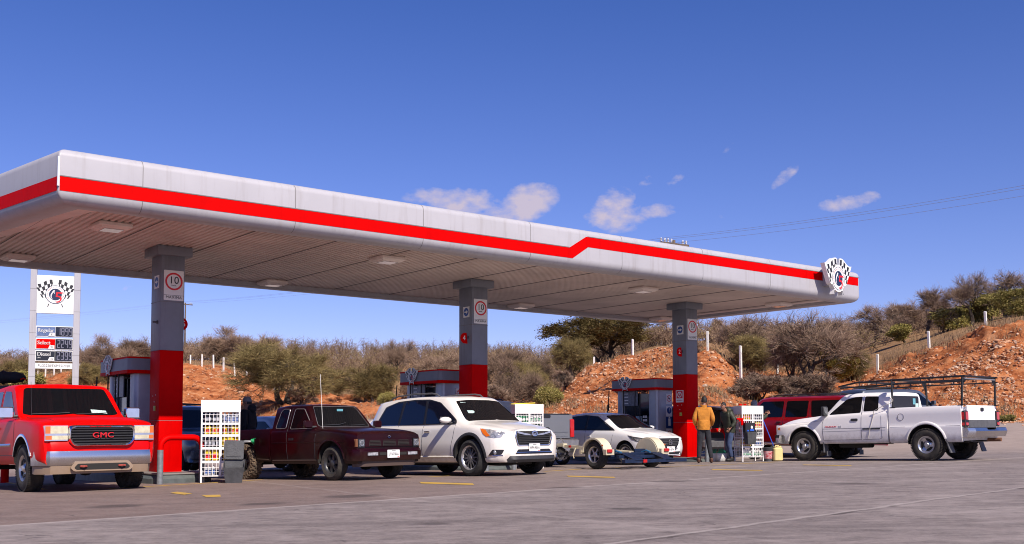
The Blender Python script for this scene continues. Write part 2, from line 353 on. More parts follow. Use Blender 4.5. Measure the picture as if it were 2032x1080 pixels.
def concrete_material():
    m = bpy.data.materials.new('lot_concrete'); m.use_nodes = True; nt = m.node_tree; N = nt.nodes; L = nt.links; b = N['Principled BSDF']
    tc = N.new('ShaderNodeTexCoord'); V = tc.outputs['Object']
    def noise(sc, det=6, ro=.6, scale=(1, 1, 1)):
        mp = N.new('ShaderNodeMapping'); mp.inputs['Scale'].default_value = scale; L.new(V, mp.inputs[0])
        n = N.new('ShaderNodeTexNoise'); n.inputs['Scale'].default_value = sc; n.inputs['Detail'].default_value = det; n.inputs['Roughness'].default_value = ro; L.new(mp.outputs[0], n.inputs['Vector']); return n.outputs[0]
    def mt(op, a, b_=None, cl=False, c=None):
        q = N.new('ShaderNodeMath'); q.operation = op; q.use_clamp = cl
        for i, v in enumerate((a, b_, c)):
            if v is None: continue
            if isinstance(v, (int, float)): q.inputs[i].default_value = v
            else: L.new(v, q.inputs[i])
        return q.outputs[0]
    def mix(f, a, c):
        q = N.new('ShaderNodeMix'); q.data_type = 'RGBA'
        if isinstance(f, float): q.inputs[0].default_value = f
        else: L.new(f, q.inputs[0])
        for k, v in ((6, a), (7, c)):
            if isinstance(v, tuple): q.inputs[k].default_value = (*v, 1)
            else: L.new(v, q.inputs[k])
        return q.outputs[2]
    sep = N.new('ShaderNodeSeparateXYZ'); L.new(V, sep.inputs[0]); X, Y = sep.outputs[0], sep.outputs[1]
    wob = mt('MULTIPLY', mt('SUBTRACT', noise(1.1, 5), .5), .25)
    def dist(p, q):                     # signed distance from a line on the ground, wobbling a little
        d = (q - p).to_2d().normalized(); n = Vector((-d.y, d.x)); c = n.dot(p.to_2d())
        return mt('ADD', mt('SUBTRACT', mt('ADD', mt('MULTIPLY', X, n.x), mt('MULTIPLY', Y, n.y)), c), wob)
    dA = dist(gpy(250, 1027), gpy(1296, 957)); dB = dist(gpy(1206, 1080), gpy(2032, 967)); dC = dist(gpy(560, 962), gpy(800, 990))
    big = noise(.35, 5, .65); mid = noise(1.7, 7, .7); fine = noise(26, 6, .75); grit = noise(95, 3, .7)
    streak = noise(.9, 6, .7, (.25, 1.9, 1))
    ramp = lambda v, a, c: mt('DIVIDE', mt('SUBTRACT', v, a), c - a, True)
    n6 = noise(5.5, 5, .75); n3 = noise(2.6, 6, .72, (.6, 1.5, 1)); f1 = mt('ADD', mt('MULTIPLY', ramp(n6, .36, .64), .5), mt('MULTIPLY', ramp(n3, .36, .62), .5))
    base = mix(f1, (.100, .080, .073), (.300, .246, .224))
    base = mix(mt('MULTIPLY', ramp(streak, .54, .62), .55), base, (.095, .075, .068))
    base = mix(mt('MULTIPLY', ramp(big, .52, .62), .5), base, mix(f1, (.20, .165, .15), (.42, .355, .325)))
    slab = mix(mt('ADD', mt('MULTIPLY', ramp(mid, .35, .65), .6), mt('MULTIPLY', f1, .4)), (.115, .072, .057), (.25, .175, .145))
    slab = mix(mt('MULTIPLY', ramp(streak, .5, .64), .5), slab, (.095, .062, .05))
    onslab = mt('MULTIPLY', ramp(dA, -.03, .10), ramp(X, 3.5, -3.0)); base = mix(onslab, base, slab)
    vo = N.new('ShaderNodeTexVoronoi'); vo.feature = 'DISTANCE_TO_EDGE'; vo.inputs['Scale'].default_value = .42; wv = N.new('ShaderNodeVectorMath'); wv.operation = 'ADD'
    nv = N.new('ShaderNodeTexNoise'); nv.inputs['Scale'].default_value = 1.6; nv.inputs['Detail'].default_value = 6; L.new(V, nv.inputs['Vector']); L.new(V, wv.inputs[0]); L.new(nv.outputs['Color'], wv.inputs[1]); L.new(wv.outputs[0], vo.inputs['Vector'])
    ck = mt('MULTIPLY', ramp(vo.outputs['Distance'], .012, .004), ramp(mid, .5, .62)); base = mix(mt('MULTIPLY', ck, .75), base, (.05, .04, .036))
    far = ramp(Y, 33, 37); base = mix(far, base, mix(ramp(mid, .3, .7), (.26, .20, .165), (.36, .28, .235)))
    fg = ramp(fine, .38, .68); base = mix(mt('MULTIPLY', fg, .38), base, (.35, .30, .275))
    gg = ramp(grit, .56, .72); base = mix(mt('MULTIPLY', gg, .4), base, (.085, .068, .062))
    for dd, w, st in ((dA, .10, .62), (dB, .05, .62), (dC, .06, .22)):
        a = mt('ABSOLUTE', dd); k = mt('MULTIPLY', ramp(mt('ADD', a, mt('MULTIPLY', mt('SUBTRACT', fine, .5), .15)), w, w * .35), st); base = mix(k, base, (.40, .345, .315))
    a = mt('ABSOLUTE', mt('ADD', dB, .06)); k = mt('MULTIPLY', mt('MULTIPLY', ramp(a, .05, .02), ramp(mid, .45, .6)), .8); base = mix(k, base, (.06, .045, .04))
    for (sx, sy, rr_) in ((gpy(700, 985).x, gpy(700, 985).y, .5), (gpy(1120, 968).x, gpy(1120, 968).y, .35), (gpy(520, 1000).x, gpy(520, 1000).y, .35), (gpy(1330, 955).x, gpy(1330, 955).y, .4), (gpy(1700, 960).x, gpy(1700, 960).y, .45), (gpy(230, 1005).x, gpy(230, 1005).y, .45), (gpy(1250, 1010).x, gpy(1250, 1010).y, .22), (gpy(860, 1040).x, gpy(860, 1040).y, .18)):
        dx, dy = mt('SUBTRACT', X, sx), mt('SUBTRACT', Y, sy); q = mt('SQRT', mt('ADD', mt('MULTIPLY', dx, dx), mt('MULTIPLY', dy, dy))); k = ramp(mt('ADD', q, mt('MULTIPLY', mt('SUBTRACT', n3, .5), rr_ * 1.6)), rr_, rr_ * .55); base = mix(mt('MULTIPLY', k, .62), base, (.045, .035, .032))
    L.new(base, b.inputs['Base Color']); b.inputs['Roughness'].default_value = .85; b.inputs['Specular IOR Level'].default_value = .3
    bp = N.new('ShaderNodeBump'); bp.inputs['Strength'].default_value = .5; bp.inputs['Distance'].default_value = .012; L.new(mt('ADD', fine, mt('MULTIPLY', grit, .6)), bp.inputs['Height']); L.new(bp.outputs[0], b.inputs['Normal'])
    return m
def bank_material():
    m = bpy.data.materials.new('red_bank'); m.use_nodes = True; nt = m.node_tree; N = nt.nodes; L = nt.links; b = N['Principled BSDF']
    tc = N.new('ShaderNodeTexCoord'); V = tc.outputs['Object']; gm = N.new('ShaderNodeNewGeometry')
    at_ = N.new('ShaderNodeAttribute'); at_.attribute_name = 'bank'
    def noise(sc, det=6, ro=.6, scale=(1, 1, 1)):
        mp = N.new('ShaderNodeMapping'); mp.inputs['Scale'].default_value = scale; L.new(V, mp.inputs[0])
        n = N.new('ShaderNodeTexNoise'); n.inputs['Scale'].default_value = sc; n.inputs['Detail'].default_value = det; n.inputs['Roughness'].default_value = ro; L.new(mp.outputs[0], n.inputs['Vector']); return n.outputs[0]
    def rp(v, cols):
        r = N.new('ShaderNodeValToRGB'); L.new(v, r.inputs[0]); e = r.color_ramp.elements
        while len(e) < len(cols): e.new(.5)
        for q, (p, c) in zip(e, cols): q.position = p; q.color = (*c, 1)
        return r.outputs[0]
    def mix(f, a, c):
        q = N.new('ShaderNodeMix'); q.data_type = 'RGBA'; L.new(f, q.inputs[0]); L.new(a, q.inputs[6])
        if isinstance(c, tuple): q.inputs[7].default_value = (*c, 1)
        else: L.new(c, q.inputs[7])
        return q.outputs[2]
    red = rp(noise(.9, 9, .72, (1, 1, 2.6)), [(.34, (.07, .022, .010)), (.44, (.34, .105, .038)), (.54, (.50, .185, .070)), (.66, (.56, .29, .15)), (.78, (.58, .40, .26))])  # darkest stop paints crevice shade into the clay colour, scattered by noise
    dry = rp(noise(1.4, 8, .7), [(.32, (.16, .11, .055)), (.5, (.34, .20, .10)), (.68, (.46, .25, .12))])
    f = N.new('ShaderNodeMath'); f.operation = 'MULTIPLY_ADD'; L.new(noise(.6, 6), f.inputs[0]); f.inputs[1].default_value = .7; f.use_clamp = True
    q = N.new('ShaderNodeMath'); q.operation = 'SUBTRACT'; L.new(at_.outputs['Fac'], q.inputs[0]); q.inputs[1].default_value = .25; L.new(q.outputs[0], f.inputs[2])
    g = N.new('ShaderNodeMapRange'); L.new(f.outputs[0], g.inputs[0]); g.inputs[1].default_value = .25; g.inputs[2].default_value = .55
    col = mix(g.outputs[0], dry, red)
    L.new(col, b.inputs['Base Color']); b.inputs['Roughness'].default_value = .95; b.inputs['Specular IOR Level'].default_value = .1
    bp = N.new('ShaderNodeBump'); bp.inputs['Strength'].default_value = .9; bp.inputs['Distance'].default_value = .25; L.new(noise(2.2, 8, .75), bp.inputs['Height']); L.new(bp.outputs[0], b.inputs['Normal'])
    return m
def build_terrain():
    # paved lot: regular near part and a fan out to the foot of the banks, one sheet
    cols = [-900 + 20 * i for i in range(191)]
    near_rows = [1, 2, 4, 6, 9, 12, 15, 18, 21, 24, 27, 30, 34]
    fr = [i / 10 for i in range(1, 11)]
    def fn(px, r):
        if r < 0: x = (px - CX) / F * 60; return (x, r, g_near(max(-30, min(x, 32)), r))
        Y = r if r <= 34 else 34 + (BF(px) + .6 - 34) * (r - 34) / 10
        x = (px - CX) / F * Y
        if Y <= 1.5: x = (px - CX) / F * 60
        return (x, Y, H0(px, min(Y, BF(px))))
    rows = [-40, -10] + near_rows + [34 + 10 * k for k in fr]
    grid_mesh('ground', rows, cols, fn, concrete_material())
    cols = [-900 + 20 * i for i in range(40)] + [-100 + 6 * i for i in range(375)] + [2150 + 25 * i for i in range(31)]
    rows = [i / 56 for i in range(57)] + [1 + i / 3 for i in range(1, 3)] + [2 + i / 14 for i in range(0, 15)] + [3.5, 4, 5]
    attr = []
    def fh(px, r):
        yb, yt = BF(px), BT(px)
        if r <= 1: Y = yb + (yt - yb) * r
        elif r <= 2: Y = yt + (r - 1) * 4
        elif r <= 3: Y = yt + 4 + (RIDGE_Y - yt - 4) * (r - 2)
        else: Y = RIDGE_Y + (r - 3) * 60
        x = (px - CX) / F * Y; attr.append(1.0 if r <= 1 else max(0, 1 - (r - 1) * .9) if r < 2.1 else .12)
        return (x, Y, hgt(x, Y))
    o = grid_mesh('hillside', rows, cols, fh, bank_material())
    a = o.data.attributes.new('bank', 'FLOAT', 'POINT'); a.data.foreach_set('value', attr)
build_terrain()

def yellow_marks():
    def quad(name, pts, w=None):
        mb = MB(); n = len(pts) // 2
        vs = [p + Vector((0, 0, .005)) for p in pts]
        mb.add(vs, [tuple(range(len(pts)))]); tag(mb.build(name, 'yellow_line'), kind='structure')
    for (x0, y0, x1, y1, hy) in [(832, 958.5, 938, 961.5, 3.2), (1124, 945.5, 1218, 948, 2.2), (1411, 932.5, 1511, 934, 1.5), (1592, 923, 1688, 924.5, 1.2)]:
        quad('yellow_marking', [gpy(x0, y0 - hy / 2), gpy(x1, y1 - hy / 2), gpy(x1 + 3, y1 + hy / 2), gpy(x0 + 4, y0 + hy / 2)][::-1])
    quad('yellow_marking', [gpy(337, 979), gpy(352, 976.5), gpy(382, 980), gpy(366, 982.5)][::-1])
    quad('yellow_marking', [gpy(400, 983.5), gpy(437, 982.5), gpy(438, 986.5), gpy(410, 987.5)][::-1])
    # thin edge line running along the pump islands
    for xs in ([(0, 955), (90, 972)], [(170, 973), (380, 961), (520, 952.5)], [(850, 947), (905, 944)], [(1080, 936), (1190, 929), (1350, 925.5), (1460, 921.5), (1540, 917)]):
        mb = MB()
        for (a, b) in zip(xs[:-1], xs[1:]):
            p, q = gpy(*a), gpy(*b); d = (q - p).normalized(); n = Vector((-d.y, d.x, 0)) * .05; z = Vector((0, 0, .004))
            mb.add([p - n + z, q - n + z, q + n + z, p + n + z], [(0, 1, 2, 3)])
        tag(mb.build('yellow_line_marking', 'yellow_line'), kind='structure')
yellow_marks()

# ------------------------------------------------------------------ rocks, grass
def vcol_mat(name, ramp, rough=.95, scale=None):
    """colour from a per-face random attribute"""
    m = bpy.data.materials.new(name); m.use_nodes = True; N = m.node_tree.nodes; L = m.node_tree.links; b = N['Principled BSDF']
    a = N.new('ShaderNodeAttribute'); a.attribute_name = 'rnd'; r = N.new('ShaderNodeValToRGB'); e = r.color_ramp.elements
    while len(e) < len(ramp): e.new(.5)
    for q, (p, c) in zip(e, ramp): q.position = p; q.color = (*c, 1)
    L.new(a.outputs['Fac'], r.inputs[0]); b.inputs['Roughness'].default_value = rough; b.inputs['Specular IOR Level'].default_value = .15
    oi = N.new('ShaderNodeObjectInfo'); hs = N.new('ShaderNodeHueSaturation'); mr = N.new('ShaderNodeMapRange'); L.new(oi.outputs['Random'], mr.inputs[0]); mr.inputs[3].default_value = .8; mr.inputs[4].default_value = 1.2
    L.new(mr.outputs[0], hs.inputs['Value']); L.new(r.outputs[0], hs.inputs['Color']); L.new(hs.outputs[0], b.inputs['Base Color'])
    MATS[name] = m; return m
vcol_mat('rock', [(0, (.20, .08, .04)), (.35, (.38, .17, .085)), (.65, (.44, .26, .155)), (.92, (.50, .37, .27)), (1, (.16, .10, .08))])
vcol_mat('dry_grass', [(0, (.20, .13, .07)), (.5, (.38, .25, .14)), (.8, (.28, .19, .13)), (1, (.17, .13, .06))])
vcol_mat('bare_twigs', [(0, (.09, .062, .048)), (.35, (.20, .135, .095)), (.75, (.34, .235, .165)), (1, (.44, .32, .23))])
vcol_mat('scrub_twigs', [(0, (.07, .048, .036)), (.35, (.15, .098, .068)), (.75, (.24, .160, .11)), (1, (.31, .22, .155))])
vcol_mat('olive_leaves', [(0, (.085, .065, .032)), (.35, (.18, .135, .055)), (.7, (.25, .20, .08)), (1, (.31, .22, .11))])
vcol_mat('green_leaves', [(0, (.11, .095, .03)), (.4, (.23, .20, .055)), (.8, (.34, .28, .09)), (1, (.40, .31, .13))])
vcol_mat('dark_leaves', [(0, (.07, .055, .022)), (.4, (.15, .115, .042)), (.8, (.24, .18, .07)), (1, (.32, .22, .09))])
mat('bark', (.055, .042, .034), .95, var=.3, vscale=6)
class Soup:
    def __init__(s): s.v = []; s.f = []; s.r = []
    def tri_strip(s, p, q, w, rnd, tip=.35):
        d = (q - p); n = Vector((R.uniform(-1, 1), R.uniform(-1, 1), R.uniform(-.4, .4))).cross(d)
        if n.length < 1e-6: return
        n = n.normalized() * w; k = len(s.v); s.v += [p - n, p + n, q + n * tip, q - n * tip]; s.f.append((k, k + 1, k + 2, k + 3)); s.r.append(rnd)
    def leaf(s, c, w, rnd):
        a = Vector((R.gauss(0, 1), R.gauss(0, 1), R.gauss(0, 1))).normalized() * w; b = a.orthogonal().normalized() * w * R.uniform(.5, 1)
        k = len(s.v); s.v += [c - a, c - b, c + a, c + b]; s.f.append((k, k + 1, k + 2, k + 3)); s.r.append(rnd)
    def mesh(s, name, m):
        me = bpy.data.meshes.new(name); me.from_pydata([tuple(p) for p in s.v], [], s.f); me.materials.append(MM(m))
        a = me.attributes.new('rnd', 'FLOAT', 'FACE'); a.data.foreach_set('value', s.r); return me
    def build(s, name, m, parent=None):
        o = bpy.data.objects.new(name, s.mesh(name, m)); COL.objects.link(o)
        if parent: o.parent = parent
        return o
def rocks():
    s = Soup(); ico = bmesh.new(); bmesh.ops.create_icosphere(ico, subdivisions=1, radius=1); iv = [v.co.copy() for v in ico.verts]; fi = [tuple(v.index for v in f.verts) for f in ico.faces]; ico.free()
    def rock(c, r):
        k = len(s.v); sc = Vector((R.uniform(.7, 1.3), R.uniform(.7, 1.3), R.uniform(.45, .9))) * r; q = Matrix.Rotation(R.uniform(0, 6.3), 3, 'Z') @ Matrix.Rotation(R.uniform(-.5, .5), 3, 'X')
        s.v += [c + q @ Vector((v.x * sc.x, v.y * sc.y, v.z * sc.z)) * R.uniform(.82, 1.12) for v in iv]; base = R.random()
        s.f += [tuple(i + k for i in f) for f in fi]; s.r += [min(1, max(0, base + R.uniform(-.08, .08)))] * len(fi)
    zones = [((1700, 2120), 7000, .72), ((1085, 1345), 4200, .75), ((1380, 1500), 520, 1.0), ((350, 530), 420, 1.3), ((1500, 1700), 160, .8), ((560, 800), 200, 1.2)]
    for (a, b), n, k in zones:
        for _ in range(n):
            px = R.uniform(a, b); t = R.random() ** .9 * (.78 if a == 1700 and R.random() < .9 else 1); yb, yt = BF(px), BT(px); Y = yb + (yt - yb) * min(.97, t)
            x = (px - CX) / F * Y
            cl = mnoise.noise(Vector((x * .35, Y * .35, 3.1)))
            if cl < -.12 and R.random() < .75: continue
            r = k * (.045 + .13 * R.random() ** 3.0) * (1.5 if R.random() < .04 else 1)
            rock(Vector((x, Y, hgt(x, Y) + r * .15)), r)
    for _ in range(500):                     # scree on the lot edge
        px = R.uniform(1660, 2080); Y = BF(px) + R.gauss(0, 1.2); x = (px - CX) / F * Y; rock(Vector((x, Y, hgt(x, Y))), .04 + .07 * R.random() ** 2)
    o = s.build('loose_rocks', 'rock'); tag(o, 'pale loose stones and cobbles sticking out of the red earth banks', 'rocks', kind='stuff')
rocks()
def grass():
    s = Soup()
    def tuft(c, h, n, sp):
        b = R.random()
        for _ in range(n):
            p = c + Vector((R.gauss(0, sp), R.gauss(0, sp), 0)); q = p + Vector((R.gauss(0, .25) * h, R.gauss(0, .25) * h, h * R.uniform(.6, 1.1)))
            s.tri_strip(p, q, .018, min(1, max(0, b + R.uniform(-.2, .2))), .2)
    for _ in range(1500):
        px = R.uniform(-60, 2100); yb, yt = BF(px), BT(px); u = R.random()
        if u < .42: Y = yt + R.gauss(.5, 1.5)
        elif u < .55: Y = yb + R.uniform(-1.0, 3.0)
        elif u < .72 and px < 1080: Y = yb + R.uniform(-2, 14)
        else: Y = yt + R.random() ** 1.4 * 55
        if 1085 < px < 1345 and u < .42 and R.random() < .5: continue
        x = (px - CX) / F * Y; tuft(Vector((x, Y, hgt(x, Y) - .05)), R.uniform(.18, .5), 15, .28)
    for (px, t, n) in [(1310, .6, 14), (1420, .3, 25), (1400, .2, 18), (1150, .25, 12), (1790, .12, 10), (1990, .05, 12), (1100, .2, 16), (1330, .75, 12), (1450, .15, 20), (1200, .08, 18)]:
        for _ in range(n):
            q = px + R.gauss(0, 12); Y = BF(q) + (BT(q) - BF(q)) * max(0, t + R.gauss(0, .07)); x = (q - CX) / F * Y; tuft(Vector((x, Y, hgt(x, Y) - .05)), R.uniform(.2, .5), 14, .25)
    tag(s.build('dry_grass', 'dry_grass'), 'dry straw-coloured grass and weeds along the tops of the banks', 'grass', kind='stuff')
grass()

# ------------------------------------------------------------------ trees
def tree_mesh(seed, hgt_, spread, leaf=0, twig=1.0, lean=0, trunks=1, fine=.012, leafw=.05, droop=0.0, low=.25, open_=0.25, lvmax=4, spray=.75):
    """returns (trunk mesh, crown soup): limbs as tapered tubes, twigs and leaves as small faces"""
    rr = random.Random(seed); tb = MB(); cr = Soup(); global R; keep = R; R = rr
    tips = []
    def limb(p, d, L, r, lv):
        pts = [p.copy()]; rad = [r]; n = 4
        for i in range(n):
            d = (d + Vector((rr.gauss(0, .20), rr.gauss(0, .20), rr.gauss(0, .13) + (.05 if lv < 3 else 0) - droop * (lv > 1)))).normalized()
            p = p + d * (L / n); pts.append(p.copy()); rad.append(r * (1 - .55 * (i + 1) / n))
            if lv >= 1: tips.append((p.copy(), d.copy(), lv))
            if lv < lvmax and i >= 1 and rr.random() < (.75 if lv < 3 else .5):
                a = d.orthogonal().normalized(); a.rotate(Matrix.Rotation(rr.uniform(0, 6.3), 3, d)); limb(p, (d * .75 + a * rr.uniform(.6, 1.0)).normalized(), L * rr.uniform(.5, .75), rad[-1] * .7, lv + 1)
        tb.tube(pts, r, 5 if lv < 2 else 3, rr=[max(q, .006) * (1.25 if lv < 3 else 1) for q in rad])
        if lv < lvmax:
            for _ in range(2):
                a = d.orthogonal().normalized(); a.rotate(Matrix.Rotation(rr.uniform(0, 6.3), 3, d)); limb(p, (d + a * rr.uniform(.35, .8)).normalized(), L * rr.uniform(.55, .8), rad[-1] * .75, lv + 1)
    for t in range(trunks):
        a = rr.uniform(0, 6.3); o = Vector((math.cos(a), math.sin(a), 0)) * (.12 * (trunks > 1))
        limb(o, Vector((math.cos(a) * (.45 if trunks > 1 else .1) + lean, math.sin(a) * .35 * (trunks > 1), 1)).normalized(), 1.0, .11 / trunks ** .35, 0)
    zs = max(v.z for v in tb.v); xs = max(max(abs(v.x), abs(v.y)) for v in tb.v)
    sz, sx = hgt_ / zs * .93, spread / xs * .9
    T = Vector((sx, sx, sz)); tb.v = [Vector((v.x * sx, v.y * sx, v.z * sz)) for v in tb.v]
    for (p, d, lv) in tips:
        p = Vector((p.x * sx, p.y * sx, p.z * sz)); d = Vector((d.x * sx, d.y * sx, d.z * sz)).normalized()
        if p.z < hgt_ * low * rr.random() * 2: continue
        if mnoise.noise(Vector((p.x * 1.1 + seed, p.y * 1.1, p.z * 1.3))) < -.28 + open_: continue
        k = int((10 if lv >= 3 else 4) * twig + rr.random())
        for _ in range(k):
            e = (d * .9 + Vector((rr.gauss(0, spray), rr.gauss(0, spray), rr.gauss(.28, spray * .6)))).normalized(); l = rr.uniform(.2, .8) * hgt_ / 4.5; q = p + e * l
            cr.tri_strip(p, q, fine * rr.uniform(.6, 1.3), min(1, max(0, rr.gauss(.45, .25))))
            if spray < .6:
                for _ in range(2): q0 = p.lerp(q, rr.uniform(.3, .9)); cr.tri_strip(q0, q0 + (e + Vector((rr.gauss(0, .5), rr.gauss(0, .5), rr.gauss(.1, .4)))).normalized() * l * .5, fine * .7, min(1, max(0, rr.gauss(.55, .2))))
            for _ in range(leaf): cr.leaf(p.lerp(q, rr.uniform(.2, 1.1)) + Vector((rr.gauss(0, .07), rr.gauss(0, .07), rr.gauss(0, .07))), leafw * rr.uniform(.5, 1.4), min(1, max(0, rr.gauss(.5, .28))))
    R = keep; return tb, cr
PROTO = {}
def proto(kind, v):
    k = (kind, v)
    if k in PROTO: return PROTO[k]
    sd = hash_(kind) + v * 17
    if kind == 'bare': tb, cr = tree_mesh(sd, 4.5, 3.3, 0, .10, trunks=2, fine=.009, open_=.10, lvmax=5, spray=.42); lm = 'bare_twigs'
    elif kind == 'baredark': tb, cr = tree_mesh(sd, 4.8, 3.3, 0, .09, trunks=1, fine=.010, open_=.12, lvmax=5, spray=.40); lm = 'bare_twigs'
    elif kind == 'mesquite': tb, cr = tree_mesh(sd, 4.6, 3.8, 1, .17, trunks=2, fine=.009, leafw=.034, low=.15, open_=.12, lvmax=5, spray=.5); lm = 'olive_leaves'
    elif kind == 'oak': tb, cr = tree_mesh(sd, 4.4, 4.2, 2, .95, trunks=2, fine=.013, leafw=.055, low=.35); lm = 'dark_leaves'
    elif kind == 'bush': tb, cr = tree_mesh(sd, 2.0, 1.6, 1, 1.1, trunks=3, fine=.010, leafw=.045, low=0); lm = 'green_leaves'
    else: tb, cr = tree_mesh(sd, 1.8, 1.6, 0, .95, trunks=3, fine=.010, low=0); lm = 'bare_twigs'
    a = tb.build('trunk', 'bark'); me1 = a.data; bpy.data.objects.remove(a)
    PROTO[k] = (me1, cr.mesh('crown', lm)); return PROTO[k]
def hash_(s): return sum((i + 3) * ord(c) for i, c in enumerate(s)) % 9973
NAMES = {'bare': 'bare_tree', 'baredark': 'bare_tree', 'mesquite': 'mesquite_tree', 'oak': 'evergreen_tree', 'bush': 'green_bush', 'shrub': 'bare_shrub'}
def tree(kind, v, px, Y, h, label, group=None, sx=1.0, dz=-.05, H=None):
    me1, me2 = proto(kind, v % 3); p = gp(px, Y, dz)
    if H is not None: p = Vector((p.x, p.y, H))
    t = thing(NAMES[kind], label, 'bush' if kind in ('bush', 'shrub') else 'tree', p, R.uniform(0, 6.3), group or 'trees and bushes on the hill')
    base = {'bare': 4.5, 'baredark': 4.8, 'mesquite': 4.6, 'oak': 4.4, 'bush': 2.0, 'shrub': 1.8}[kind]; s = h / base
    t.scale = (s * sx, s * sx, s)
    for nm, me in (('trunk', me1), ('crown', me2)):
        o = bpy.data.objects.new(nm, me); COL.objects.link(o); o.parent = t
    return t
def hpx(npx, Y): return npx * Y / F
